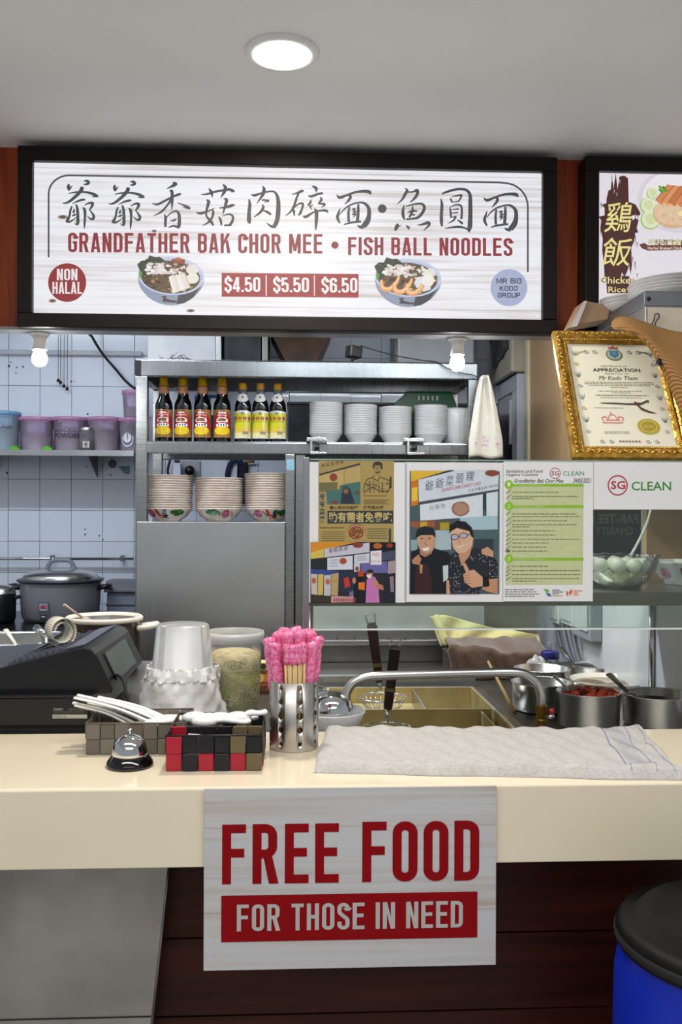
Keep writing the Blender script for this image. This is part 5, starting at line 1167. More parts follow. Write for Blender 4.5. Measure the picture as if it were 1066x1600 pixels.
q4(pr, nz_, [(860, 200), (880, 200), (880, 318), (855, 315)], '3A3420', 2)
for i in range(22): x, y = R.uniform(600, 840), R.uniform(240, 370); pr.stroke([nz_(x, y), nz_(x + R.uniform(-14, 14), y + R.uniform(8, 24))], .5, '4A4028', 2)
pr.done('ink_sketch', INK, np_)
pr = Print(f1, .00025)
q4(pr, nz_, [(212, 553), (895, 553), (895, 686), (212, 686)], '24323A', 1); pr.done('headline_bar', INK, np_)
pr = Print(f1, .00025); a, b_ = nz_(222, 566), nz_(884, 674); pr.text('助有需者免费吃', a[0], a[1], b_[0], b_[1], 'C8B470', 2, .02); pr.done('headline', INK, np_)
pr = Print(f1, .00025)
a, b_ = nz_(235, 502), nz_(530, 540); pr.text('善心老夫妇破产', a[0], a[1], b_[0], b_[1], '3A2E1C', 2, .02)
a, b_ = nz_(585, 502), nz_(800, 538); pr.text('改卖菜头粿', a[0], a[1], b_[0], b_[1], '3A2E1C', 2, .02)
for i, ch in enumerate('爷爷菜粿'): a = nz_(128, 375 + i * 78); pr.text(ch, a[0], a[1], a[0] + 8.6, a[1] + 10, '1E4C58', 2, .03)
for j in range(4): y = 440 + j * 14; pr.stroke([nz_(590, y), nz_(855 - 20 * (j % 3), y)], .9, '6A5A34', 2)
pr.stroke([nz_(585, 398), nz_(830, 398)], 1, '5A4A2A', 2); pr.stroke([nz_(130, 730), nz_(390, 730)], 1.4, '6A4A2A', 2)
for j in range(5):
    y = 775 + j * 22; pr.stroke([nz_(150, y), nz_(390, y)], .9, '7A6A40', 2)
    pr.stroke([nz_(625, 742 + j * 24), nz_(835, 742 + j * 24)], 1.1, '5E6A44', 2)
q4(pr, nz_, [(850, 740), (875, 740), (875, 880), (850, 880)], '3A4A3A', 2)
tag(pr.done('column_text', INK, np_), kind='stuff')
pr = Print(f1, .00025); a = nz_(510, 782)
pr.ell(a[0], a[1] - 1, 14.4, 12.8, '9A4A2E', 1, 24); pr.ell(a[0], a[1], 13.6, 12, 'C8B88A', 2, 24); pr.ell(a[0], a[1], 12.4, 10.8, '8A5228', 3, 24)
for i in range(40): t, r = R.uniform(0, 6.3), R.random() ** .5; pr.blob(a[0] + 11 * r * math.cos(t), a[1] + 9.4 * r * math.sin(t), 1.6, 1.1, R.choice(['B8783C', '6E3A1C', 'C89A54', '8A3A24', '5A5A24']), 4 + i * .02, 6)
pr.done('dish_picture', INK, np_)
# small photograph of the stall
Y2 = YP - .0022
ph = sheet('stall_photo', 'glossy photo of a food stall with person in pink shirt', 'photograph', 485.5, 847, 618, 942.5, Y2, '2A2A34', .25)
f2 = plane_fn(Y2); pr = Print(f2, .00025)
for pts, c, l in (([(38, 880), (520, 880), (170, 960), (38, 990)], 'D8902A', 1), ([(38, 990), (175, 950), (175, 1040), (38, 1055)], 'D8BE5A', 1), ([(180, 950), (650, 885), (650, 985), (180, 1040)], 'C8C6D4', 2), ([(650, 885), (915, 885), (915, 965), (650, 975)], '14141A', 2),
                  ([(210, 1045), (475, 1020), (475, 1165), (210, 1170)], 'D4D8E4', 3), ([(490, 1015), (650, 995), (650, 1095), (490, 1105)], 'D0D2DE', 3), ([(485, 1105), (550, 1100), (550, 1185), (490, 1190)], 'CCCCD8', 3), ([(660, 975), (775, 965), (775, 1115), (660, 1115)], 'E6E4EA', 3),
                  ([(780, 990), (918, 965), (918, 1060), (780, 1075)], '4A4E66', 2), ([(555, 1105), (830, 1080), (840, 1200), (560, 1200)], '6A66A4', 2), ([(840, 1080), (918, 1070), (918, 1200), (840, 1210)], 'A8949A', 2), ([(38, 1160), (330, 1180), (330, 1240), (38, 1220)], '3A4A8A', 2),
                  ([(40, 1210), (105, 1215), (105, 1430), (45, 1420)], 'C8C0B8', 3), ([(112, 1215), (170, 1215), (165, 1430), (110, 1430)], 'D0B860', 3), ([(178, 1225), (245, 1220), (245, 1440), (175, 1440)], 'C4C2CA', 3), ([(250, 1215), (330, 1200), (320, 1440), (250, 1430)], 'B8A070', 3),
                  ([(340, 1190), (520, 1190), (520, 1400), (340, 1400)], '25304A', 2), ([(440, 1400), (600, 1340), (600, 1500), (440, 1510)], '7A6A9A', 3), ([(40, 1430), (260, 1440), (260, 1505), (40, 1505)], '3A3424', 3), ([(250, 1440), (530, 1450), (530, 1505), (250, 1510)], 'C89A92', 4),
                  ([(490, 1510), (480, 1380), (500, 1260), (540, 1220), (600, 1250), (620, 1510)], '14141A', 5), ([(525, 1180), (585, 1175), (590, 1235), (530, 1240)], 'B04A24', 6), ([(380, 1260), (430, 1240), (450, 1340), (395, 1360)], 'C83A22', 6), ([(535, 1300), (600, 1295), (600, 1380), (535, 1370)], 'E0742A', 7),
                  ([(620, 1270), (700, 1235), (740, 1300), (755, 1510), (610, 1510)], 'C478B4', 7), ([(690, 1290), (790, 1330), (800, 1380), (740, 1370)], 'B8785A', 8), ([(612, 1215), (690, 1205), (685, 1170), (650, 1165), (615, 1185)], '2A1E1E', 8), ([(615, 1200), (685, 1200), (680, 1255), (640, 1262)], 'B88468', 8.5), ([(615, 1225), (668, 1215), (665, 1250), (635, 1258)], 'E8E6EC', 9),
                  ([(800, 1220), (918, 1210), (918, 1510), (800, 1510)], '20222C', 3), ([(860, 1240), (900, 1235), (905, 1400), (870, 1400)], '8A7A88', 4)):
    q4(pr, nz_, pts, c, l)
for x, y, rx, ry, c in ((530, 910, 8, 4, '8A3A34'), (375, 1075, 5.6, 4.6, 'B04A2A'), (520, 1155, 3, 3, '8A4A2A'), (735, 920, 7, 4.4, 'B8642A'), (860, 915, 5, 3.6, '9A3A2A'), (215, 1290, 3.4, 4.4, 'C0643A'), (70, 1280, 3.2, 4.4, 'C05A34'), (490, 1280, 3, 5, 'B8846A'), (712, 1305, 4, 4.6, 'C08A6A'), (290, 1260, 3, 4, 'C8A05A')):
    a = nz_(x, y); pr.ell(a[0], a[1], rx, ry, c, 9.5, 14)
for i in range(4): a = nz_(225 + i * 52, 960 - i * 8); pr.text('爺爺菜頭'[i], a[0], a[1] - 3, a[0] + 6.4, a[1] + 4.6, '8A7A90', 5)
a, b_ = nz_(680, 990), nz_(750, 1025); pr.text('NO', a[0], a[1], b_[0], b_[1], 'D07A8A', 5)
a, b_ = nz_(668, 1068), nz_(768, 1090); pr.text('HALAL', a[0], a[1], b_[0], b_[1], 'D8A0AE', 5)
for i in range(3): pr.stroke([nz_(230, 1070 + i * 30), nz_(320, 1064 + i * 30)], .8, '9A94AC', 5); pr.stroke([nz_(520, 1035 + i * 18), nz_(620, 1024 + i * 18)], .7, '9A94AC', 5)
for i in range(10): x = 280 + i * 24; q4(pr, nz_, [(x, 1465), (x + 12, 1465), (x + 12, 1500), (x, 1500)], '9A3A4A', 6)
pr.done('picture', INK_GLOSS, ph)
# photo of two men in a clear sleeve
sl = sheet('plastic_sleeve', 'clear edged plastic sleeve holding photo of two men', 'sleeve', 633.5, 722, 787, 940.5, YP, 'ECECED', .2)
a, b_ = P(636, 724, YP), P(785, 939, YP)
for nm, x0, x1, z0, z1 in (('sleeve_edge', a.x - .004, a.x, b_.z, a.z), ('sleeve_edge', b_.x, b_.x + .0015, b_.z, a.z)):
    obj(nm, MB().box(x0, x1, YP - .0012, YP - .0002, z0, z1), PLASTIC_CLEAR, sl, world=True)
Y3 = YP - .0012
p2 = sheet('portrait_photo', 'portrait photo of two smiling men one giving thumbs up', 'photograph', 640.5, 735.5, 780.5, 928, Y3, '5A6A70', .25)
f3 = plane_fn(Y3); pz = lambda x, y: (630 + x / 6.6625, 725 + y / 6.6625); pr = Print(f3, .00025)
SK, SK2, BKS = 'C89A7C', 'D8B090', '16161A'
for pts, c, l in (([(75, 70), (1000, 70), (980, 1352), (70, 1352)], '4A5C62', .6), ([(80, 70), (460, 70), (85, 185)], 'E0B83C', 1), ([(85, 185), (470, 65), (540, 65), (160, 165)], '3A4048', 1.5), ([(85, 180), (155, 165), (155, 425), (85, 440)], 'D8761E', 2), ([(90, 250), (150, 240), (150, 380), (90, 390)], 'E8C83A', 2.4),
                  ([(160, 165), (540, 70), (998, 72), (990, 265), (165, 410)], 'D2DCE6', 2), ([(165, 395), (990, 262), (988, 290), (165, 425)], '4A5058', 3), ([(175, 425), (830, 315), (830, 545), (180, 590)], 'D8E2EA', 3), ([(868, 305), (988, 285), (985, 540), (870, 540)], 'D4E0E8', 3), ([(832, 312), (866, 306), (860, 480), (840, 480)], '2A3C46', 3.4),
                  ([(590, 560), (985, 530), (985, 690), (600, 680)], 'A8C4CE', 2.4), ([(80, 600), (330, 590), (330, 660), (80, 660)], '9A5A3A', 2.4), ([(180, 605), (250, 600), (250, 650), (180, 650)], 'C8A83A', 2.6), ([(330, 600), (500, 590), (490, 690), (340, 690)], '6A4A34', 2.4), ([(385, 610), (480, 605), (480, 680), (385, 690)], 'A89A2E', 2.6),
                  ([(330, 690), (500, 690), (500, 890), (330, 900)], 'A8BCC4', 2.4), ([(80, 790), (150, 790), (150, 900), (80, 900)], '8AA8B0', 2.4), ([(740, 780), (940, 780), (940, 960), (740, 960)], '2E3A40', 2.6), ([(730, 690), (985, 680), (985, 780), (730, 780)], '4E6468', 2.5),
                  # left man
                  ([(70, 1352), (85, 920), (160, 880), (330, 880), (470, 920), (520, 1000), (500, 1352)], BKS, 4), ([(120, 1352), (130, 1060), (260, 1040), (300, 1180), (290, 1352)], '3A1E22', 4.5), ([(170, 860), (310, 860), (300, 930), (230, 970), (175, 940)], 'A87A62', 5),
                  ([(140, 740), (330, 740), (338, 830), (310, 900), (240, 935), (180, 900), (148, 820)], SK, 6), ([(130, 745), (150, 680), (230, 645), (310, 665), (338, 720), (336, 770), (300, 730), (200, 735), (135, 770)], '1E2224', 7), ([(195, 878), (275, 866), (262, 900), (215, 906)], 'F0E6E0', 7.5),
                  ([(90, 1000), (160, 940), (190, 990), (170, 1050), (100, 1040)], 'B8856A', 6), ([(170, 1040), (205, 1050), (200, 1140), (175, 1140)], 'B88A5A', 6),
                  # right man
                  ([(490, 1352), (470, 1100), (490, 950), (560, 910), (640, 930), (740, 870), (880, 910), (985, 1010), (985, 1210), (820, 1220), (800, 1352)], '23262E', 6), ([(580, 900), (720, 860), (690, 960), (610, 1060), (580, 960)], 'C09074', 6.5),
                  ([(500, 700), (560, 660), (690, 690), (735, 760), (720, 850), (650, 920), (570, 930), (520, 870)], SK2, 8), ([(480, 720), (490, 640), (560, 590), (650, 600), (715, 660), (738, 770), (715, 760), (690, 700), (560, 665), (500, 700)], '1C181A', 9),
                  ([(815, 890), (880, 862), (940, 910), (940, 970), (860, 950), (820, 935)], SK, 9), ([(450, 1200), (500, 1220), (505, 1352), (450, 1352)], SK, 6.4), ([(415, 1060), (470, 1050), (470, 1190), (420, 1230)], 'C4D4D8', 5.6),
                  ([(620, 1040), (650, 1030), (690, 1110), (740, 1100), (830, 1180), (830, 1270), (720, 1290), (640, 1230), (625, 1150), (655, 1130)], 'D0A080', 9), ([(830, 1170), (890, 1180), (900, 1270), (850, 1285), (830, 1260)], '14141A', 9.4), ([(890, 1200), (985, 1190), (985, 1352), (880, 1330), (820, 1300)], 'C4906E', 8.6)):
    q4(pr, pz, pts, c, l)
for cx_, cy_ in ((540, 760), (630, 745)):
    a = pz(cx_, cy_); pr.ell(a[0], a[1], 5.6, 3.9, 'B8B0C8', 10, 16, -6); pr.ring(a[0], a[1], 5.8, 4.1, 1.0, '14141A', 10.5, 20)
pr.stroke([pz(580, 755), pz(595, 752)], .9, '14141A', 10.5); pr.stroke([pz(670, 738), pz(715, 728)], .9, '14141A', 10.5)
pr.stroke([pz(545, 852), pz(580, 868), pz(640, 845)], 1.4, 'F2E2DC', 10); pr.stroke([pz(590, 780), pz(578, 815), pz(600, 820)], .7, 'A87458', 10)
for x in (195, 275): a = pz(x, 775); pr.ell(a[0], a[1], 2.2, .8, '4A2E26', 8, 10, -5)
pr.stroke([pz(238, 780), pz(228, 835), pz(250, 838)], .7, '9A6A52', 8)
for j in range(4): pr.stroke([pz(632, 1165 + j * 26), pz(700, 1150 + j * 30)], .7, '9A6C50', 10)
a = pz(600, 465); pr.blob(a[0], a[1], 14.5, 11.5, '9A6E5E', 4, 16, .08); pr.blob(a[0], a[1], 11, 9, 'B08A74', 4.4, 14, .1)
a = pz(925, 95); pr.blob(a[0], a[1], 11, 5, '8A4A3A', 4, 12, .08)
for i, ch in enumerate('爺爺菜頭粿'): a = pz(230 + i * 106, 190 - i * 24); pr.text(ch, a[0], a[1] - 3, a[0] + 13, a[1] + 13, '6E7A84', 4, 0, .15)
a, b_ = pz(400, 255), pz(810, 290); pr.text('GRANDFATHER CARROT CAKE', a[0], a[1], b_[0], b_[1], 'C0707A', 4, .01, 0, False, -11)
a, b_ = pz(680, 255), pz(985, 285); pr.text('13 & 14 BLACK WHITE', a[0], a[1] + 1, b_[0], b_[1] + 1, '5A6670', 4, 0, 0, False, -8)
for i in range(3): a = pz(275 + i * 58, 450 - i * 10); pr.text('炒粿角'[i], a[0], a[1] - 3, a[0] + 7, a[1] + 5, '8A98A4', 4)
R = random.Random(8)
for i in range(210):
    x, y = R.uniform(490, 980), R.uniform(930, 1345)
    if y < 1010 and (x < 520 or x > 900) or (600 < x < 900 and 1030 < y < 1300) or (x > 800 and y > 1215) or (560 < x < 700 and y < 1040): continue
    a = pz(x, y); pr.ell(a[0], a[1], .75, .75, 'A8AEB8', 7, 5)
pr.done('picture', INK_GLOSS, p2)
# checklist
Y4 = YP - .0006
cl = sheet('hygiene_checklist', 'green sanitation and food hygiene checklist sheet with handwriting', 'checklist', 787.5, 721, 926.5, 939.5, Y4, 'ECECED')
f4 = plane_fn(Y4); cz = lambda x, y: (780 + x / 6.877, 715 + y / 6.877)
def ctext(pr, t, x0, y0, x1, y1, c, l=2, **k): a, b = cz(x0, y0), cz(x1, y1); pr.text(t, a[0], a[1], b[0], b[1], c, l, **k)
pr = Print(f4, .0003); q4(pr, cz, [(90, 290), (910, 280), (900, 1365), (70, 1370)], 'C6CF9C', 1); pr.done('green_field', INK, cl)
pr = Print(f4, .0003)
for y in (296, 526, 1092): q4(pr, cz, [(110, y - 14), (908, y - 16), (908, y + 16), (110, y + 14)], '8EBE2E', 2)
for y, n in ((288, '1'), (520, '2'), (1086, '3')):
    a = cz(106, y); pr.ell(a[0], a[1], 6.6, 6.8, '8CC424', 3, 24); ctext(pr, n, 92, y - 22, 120, y + 22, 'E6F0B8', 4)
ctext(pr, 'Personal Requirements', 165, 284, 465, 308, 'DCE8B0', 4); ctext(pr, 'Cleanliness and Hygiene', 165, 512, 490, 538, 'DCE8B0', 4); ctext(pr, 'Premises Waste Disposal', 165, 1080, 470, 1106, 'DCE8B0', 4)
pr.done('section_bars', INK, cl)
pr = Print(f4, .0003)
ctext(pr, 'Sanitation and Food', 78, 128, 468, 162, '4A4A52', 2, bold=.004); ctext(pr, 'Hygiene Checklist', 78, 170, 420, 206, '4A4A52', 2, bold=.004); pr.done('heading', INK, cl)
pr = Print(f4, .0003); a = cz(604, 168); pr.ring(a[0], a[1], 8, 8.2, .9, 'B04450', 2); ctext(pr, 'SG', 566, 144, 644, 192, 'B04450', 2, bold=.012); ctext(pr, 'CLEAN', 688, 146, 916, 194, '5E9A62', 2, bold=.006); pr.done('clean_logo', INK, cl)
pr = Print(f4, .0003); ctext(pr, 'Grandfather Bak Chor Mee', 165, 228, 692, 268, '1E1E26', 4, shear=.35); ctext(pr, '24/05/2021', 795, 222, 990, 270, '1E1E26', 4, shear=.35)
for y in (365, 420, 595, 665, 715, 785, 830, 875, 918, 962, 1172, 1212, 1252, 1300): pr.stroke([cz(72, y + 20), cz(86, y + 12), cz(132, y - 22)], [.6, .9, .4], '3A3E34', 4)
ctext(pr, 'NA', 68, 985, 118, 1015, '15151A', 5, bold=.03, shear=.2); tag(pr.done('handwriting', INK, cl), kind='stuff')
pr = Print(f4, .0003); R = random.Random(14)
for y, x1 in ((372, 640), (418, 850), (440, 370), (605, 830), (634, 862), (678, 730), (720, 835), (744, 330), (786, 605), (832, 605), (878, 860), (918, 535), (962, 515), (1004, 525), (1168, 535), (1214, 870), (1256, 875), (1300, 860), (1326, 410), (1418, 382), (1442, 408), (1466, 428), (1490, 380)):
    x = 140 if y < 1400 else 64
    while x < x1:
        w = R.uniform(14, 52); pr.stroke([cz(x, y), cz(min(x + w, x1), y)], 1.15, '6E7458' if y < 1400 else '6A6A70', 3); x += w + 9
tag(pr.done('small_print', INK, cl), kind='stuff')
pr = Print(f4, .0003)
q4(pr, cz, [(478, 1412), (530, 1418), (540, 1450), (500, 1440)], '6EB03A', 2); q4(pr, cz, [(500, 1450), (550, 1460), (565, 1495), (520, 1485)], '2E7A9A', 2)
for i in range(4): pr.stroke([cz(572, 1424 + i * 20), cz([650, 690, 640, 685][i], 1424 + i * 20)], 1.2, '4A4A50' if i < 3 else 'D08A7A', 2)
q4(pr, cz, [(720, 1430), (748, 1450), (740, 1490), (725, 1480)], 'D86A48', 2); q4(pr, cz, [(750, 1440), (788, 1412), (785, 1450), (765, 1490)], 'D86A48', 2)
for i in range(3): pr.stroke([cz(798, 1432 + i * 22), cz([898, 850, 858][i], 1432 + i * 22)], 1.6, 'E08A68', 2)
pr.done('agency_logos', INK, cl)
# SG CLEAN plate
scp = sheet('clean_notice', 'white notice with red SG circle and green CLEAN lettering', 'notice', 928.5, 721.5, 1120, 796.5, YP, 'ECECED')
f5 = plane_fn(YP); pr = Print(f5); pr.ring(965.5, 758.3, 14.8, 15, 2.0, 'B8303C', 1, 48); pr.text('SG', 955, 751.5, 977.5, 764.5, 'B8303C', 1, .02); pr.done('red_logo', INK, scp)
pr = Print(f5); pr.text('CLEAN', 987, 752.5, 1049, 766.5, '3E8E34', 1, .012); pr.done('green_lettering', INK, scp)

# ---------------------------------------------------------------- certificate in a gilt frame
lean = math.radians(28.7); CW, CH, FWD = .285, .366, .034
cx0 = P(895, 716, 2.10).x
ce = thing('gilt_certificate', 'certificate of appreciation in ornate gilt frame on glass edge', 'framed certificate', (cx0 + CW / 2, 2.093, gz1 + .0095)); ce.rotation_euler = (-lean, 0, 0)
M_GOLD = mat('gilt_moulding', 'D2A848', .30, metal=.6, col2='8E6420', scale=55, bump=.8, detail=2)
M_GOLD2 = mat('polished_gilt', 'E0B458', .25, metal=.7, vary=.12)
h = CW / 2
for pts in ([(-h, 0), (h, 0), (h - FWD, FWD), (-h + FWD, FWD)], [(-h, CH), (h, CH), (h - FWD, CH - FWD), (-h + FWD, CH - FWD)], [(-h, 0), (-h, CH), (-h + FWD, CH - FWD), (-h + FWD, FWD)], [(h, 0), (h, CH), (h - FWD, CH - FWD), (h - FWD, FWD)]):
    m_ = MB(); mid = [(p[0] * .0, 0) for p in pts]
    o_, i_ = pts[:2], [pts[3], pts[2]]
    lerp = lambda t: [((o_[k][0] * (1 - t) + i_[k][0] * t), (o_[k][1] * (1 - t) + i_[k][1] * t)) for k in (0, 1)]
    rows = [(0, .018), (0, .004), (.12, -.004), (.3, -.003), (.45, -.002), (.6, .004), (.72, .003), (.85, .006), (1, .010)]
    for (t0, d0), (t1, d1) in zip(rows, rows[1:]):
        a, b = lerp(t0), lerp(t1); m_.poly([(a[0][0], d0, a[0][1]), (a[1][0], d0, a[1][1]), (b[1][0], d1, b[1][1]), (b[0][0], d1, b[0][1])])
    obj('frame_rail', m_, M_GOLD, ce)
mb_ = MB(); n = 0
for (xa_, za_, xb_, zb_) in ((-h + .025, .025, h - .025, .025), (-h + .025, CH - .025, h - .025, CH - .025), (-h + .025, .029, -h + .025, CH - .029), (h - .025, .029, h - .025, CH - .029)):
    L = math.hypot(xb_ - xa_, zb_ - za_); k = int(L / .0052)
    for i in range(k + 1): mb_.ball((xa_ + (xb_ - xa_) * i / k, .002, za_ + (zb_ - za_) * i / k), .0026, 6, 4)
tag(obj('bead_trim', mb_, M_GOLD2, ce), kind='stuff')
mb_ = MB(); R = random.Random(6)
for (xa_, za_, xb_, zb_) in ((-h + .010, .010, h - .010, .010), (-h + .010, CH - .010, h - .010, CH - .010), (-h + .010, .022, -h + .010, CH - .022), (h - .010, .022, h - .010, CH - .022)):
    L = math.hypot(xb_ - xa_, zb_ - za_); k = int(L / .0125); ux, uz = (xb_ - xa_) / L, (zb_ - za_) / L
    for i in range(k + 1):
        x, z = xa_ + (xb_ - xa_) * i / k, za_ + (zb_ - za_) * i / k; s_ = 1 if i % 2 else -1
        mb_.tube([(x - ux * .006 - uz * .005 * s_, -.003, z - uz * .006 + ux * .005 * s_), (x, -.006, z), (x + ux * .006 + uz * .005 * s_, -.003, z + uz * .006 - ux * .005 * s_)], [.001, .0028, .001], 6)
tag(obj('leaf_ornament', mb_, M_GOLD2, ce), kind='stuff')
obj('backing', MB().box(-h + .002, h - .002, .012, .0175, .002, CH - .002), M_RUBBER, ce)
obj('paper', MB().box(-h + .03, h - .03, .0105, .0115, .03, CH - .03), mat('cream_certificate_paper', 'E6E2CE', .5, vary=.02), ce)
def cfn(u, v, l):   # picture coordinates of the enlarged certificate, undone to the sheet: u across, v down, both 0..1
    return (-h + FWD + u * (CW - 2 * FWD), .0104 - l, CH - FWD - v * (CH - 2 * FWD))
pr = Print(cfn)
pr.text('CERTIFICATE OF', .34, .215, .64, .232, '5A584A', 1); pr.text('APPRECIATION', .24, .245, .78, .279, '2E2C28', 1, .02); pr.text('PRESENTED TO', .37, .292, .64, .306, '5A584A', 1); pr.text('Mr Kodo Tham', .29, .322, .73, .362, '4A463C', 1, 0, .35)
for v, a, b in ((.382, .12, .90), (.398, .12, .90), (.414, .16, .86), (.432, .40, .60), (.47, .25, .75), (.486, .40, .62), (.512, .22, .80), (.535, .27, .74), (.635, .18, .50), (.862, .24, .52), (.876, .24, .52)):
    x = a; R = random.Random(int(v * 1000))
    while x < b: w = R.uniform(.015, .05); pr.rect(x, v, min(x + w, b), v + .006, '9A9684', 1); x += w + .008
pr.text('World Street Food Masters Programme', .22, .508, .82, .524, '7A766A', 2, 0, .2)
pr.done('certificate_lettering', INK, ce, world=False)
pr = Print(cfn)
pr.ell(.52, .105, .095, .062, '6A7A5A', 1, 24); pr.ell(.52, .10, .078, .052, 'B8BCA4', 1.4, 24); pr.poly([(.465, .065), (.575, .065), (.57, .115), (.52, .145), (.47, .115)], '4A7AB0', 2); pr.ell(.52, .095, .02, .014, '6AA85A', 3, 10)
pr.poly([(.47, .045), (.57, .045), (.58, .02), (.55, .032), (.52, .01), (.49, .032), (.46, .02)], 'B0543A', 2); pr.done('royal_crest', INK, ce, world=False)
pr = Print(cfn)
pr.stroke([(.26, .592), (.40, .594), (.56, .60), (.66, .598)], [.008, .016, .016, .02], '4A3830', 1); pr.stroke([(.64, .575), (.66, .60), (.72, .595), (.78, .57), (.80, .575)], [.01, .03, .018, .018, .03], '4A3830', 1.5); pr.stroke([(.66, .60), (.70, .645), (.78, .675), (.86, .688)], [.02, .026, .02, .003], '5A4436', 2); pr.done('kris_drawing', INK, ce, world=False)
pr = Print(cfn); c_ = 'D07A78'
for pts in ([(.24, .78), (.46, .78)], [(.26, .77), (.24, .735), (.28, .72), (.31, .745)], [(.31, .745), (.33, .71), (.36, .70), (.39, .71), (.41, .745)], [(.41, .745), (.44, .72), (.48, .735), (.46, .77)], [(.35, .70), (.35, .675)], [(.28, .755), (.44, .755)]):
    pr.stroke(pts, .010, c_, 1)
pr.done('red_crown', INK, ce, world=False)
pr = Print(cfn); pr.ell(.74, .815, .125, .075, 'B8A648', 1, 40); pr.ell(.74, .815, .10, .06, 'A8943A', 1.5, 40); pr.ring(.74, .815, .088, .053, .008, 'DACB7C', 2); pr.text('SEAL', .68, .80, .80, .83, 'D8C870', 2.5); pr.done('gold_seal', INK_GLOSS, ce, world=False)
pr = Print(cfn); R = random.Random(31)
def curl(cx_, cy_, s_, c): pr.stroke([(cx_ + s_ * (1 - k * .07) * math.cos(k * .7), cy_ + s_ * .62 * (1 - k * .07) * math.sin(k * .7)) for k in range(12)], .006, c, 1)
for s_, xx in ((-1, .045), (1, .955)):
    for i, v in enumerate((.09, .2, .31, .42, .53, .64, .75, .86)):
        c = ['7A8A84', 'B09A4A', '5E7464', '8A9094'][i % 4]
        if i % 2: curl(xx - s_ * .02, v, .03, c)
        else:
            for k in range(4): pr.stroke([(xx - s_ * .02, v + .03), (xx - s_ * (.02 + .012 * (k - 1.5)), v + .01), (xx - s_ * (.02 + .026 * (k - 1.5)), v - .03)], [.003, .009, .001], c, 1)
for xx in (.2, .3, .7, .8): curl(xx, .075, .035, '7A8284'); curl(xx, .955, .03, '7A8A84')
pr.stroke([(.08, .12), (.12, .085), (.20, .07)], [.004, .014, .004], 'B89A48', 1); pr.stroke([(.80, .07), (.90, .085), (.95, .13)], [.004, .014, .006], '3A3A30', 1)
for i in range(7): pr.ell(.5 + (i - 3) * .035, .955, .016, .010, ['B06A7A', '6A8A74'][i % 2], 1, 8)
tag(pr.done('border_ornament', INK, ce, world=False), kind='stuff')

# ---------------------------------------------------------------- steel locker with plates, cardboard and hat
bx, by0, by1, bz0, bz1 = P(1008, 470, 2.33).x, 2.33, 2.70, 1.551, P(1008, 454, 2.33).z
bo = thing('steel_locker', 'steel box on the side wall below the white plates', 'steel box', (bx + .2, 2.5, bz0))
M_BOXS = steel_mat('pale_worn_steel', 'B4B2AC', .3, (1, 1, 30), dirt=.35)
obj('box_body', MB().box(bx, bx + .42, by0, by1, bz0, bz1), M_BOXS, bo, bevel=.003, world=True)
obj('top_band', MB().box(bx - .003, bx + .42, by0 - .002, by1, bz1 - .040, bz1 - .002), steel_mat('grey_band_steel', '8C8E92', .35, (1, 40, 1)), bo, bevel=.002, world=True)
obj('paper_sheet', MB().box(bx + .006, bx + .3, by0 - .0045, by0 - .0025, bz1 - .28, bz1 - .044), mat('aged_paper', 'D8CCB8', .6, vary=.08), bo, world=True)
obj('wire_clip', MB().tube(catmull([tuple(P(x, y, by0 - .006)) for x, y in ((1016, 511), (1022, 500), (1024, 491), (1029, 490), (1030, 496), (1025, 503), (1023, 512))], 4), .0012, 6), M_RUBBER, bo, world=True)
obj('knob', MB().ball(tuple(P(1014, 467, by0 - .002)), .006, 10, 6), M_RUBBER, bo, world=True)
M_PLATE = mat('grey_white_plate', 'C6C6C8', .3, vary=.04, coat=.2)
def plate_mesh(r, name): return MB().lathe([(.0001, .004), (r * .55, .004), (r * .68, .008), (r * .97, .022), (r, .0235), (r, .0215), (r * .70, .0045), (r * .62, 0), (r * .52, 0), (r * .5, .002), (.0001, .002)], 48).mesh(name, M_PLATE)
pm = plate_mesh(.118, 'dinner_plate'); xp = P(1052, 430, 2.48).x
for i in range(5):
    o = link('dinner_plate', pm, None, (xp + random.uniform(-.003, .003), 2.48 + random.uniform(-.003, .003), bz1 + .0005 + i * .0085)); tag(o, ORD[i] + ' dinner plate from the bottom of the tall stack on steel box', 'plate', 'dinner plates on the steel box')
o = link('dinner_plate', pm, None, (xp + .022, 2.48, bz1 + .055)); o.rotation_euler = (.10, -.16, 0); tag(o, 'tilted topmost dinner plate of the tall stack on steel box', 'plate', 'dinner plates on the steel box')
pm2 = plate_mesh(.075, 'side_plate'); xq = P(979, 470, 2.62).x
for i in range(3):
    o = link('side_plate', pm2, None, (xq, 2.62, bz1 + .0005 + i * .010)); tag(o, ORD[i] + ' small side plate from the bottom of the low stack on steel box', 'plate', 'side plates on the steel box')
cd = thing('cardboard_flap', 'folded cardboard sheet in cloudy plastic beside the steel box', 'cardboard', tuple(P(905, 512, 2.66)))
c4 = [P(884, 516, 2.66), P(940, 506, 2.66), P(944, 484, 2.66), P(903, 477, 2.66)]
obj('board', MB().prism([(p.x, p.z) for p in c4], 2.60, 2.69), mat('brown_cardboard', 'A08468', .7, vary=.1), cd, bevel=.003, world=True)
c5 = [P(882, 518, 2.655), P(902, 478, 2.655), P(907, 478, 2.655), P(892, 516, 2.655)]
obj('plastic_cover', MB().prism([(p.x, p.z) for p in c5], 2.590, 2.5995), PLASTIC_BAG, cd, world=True)
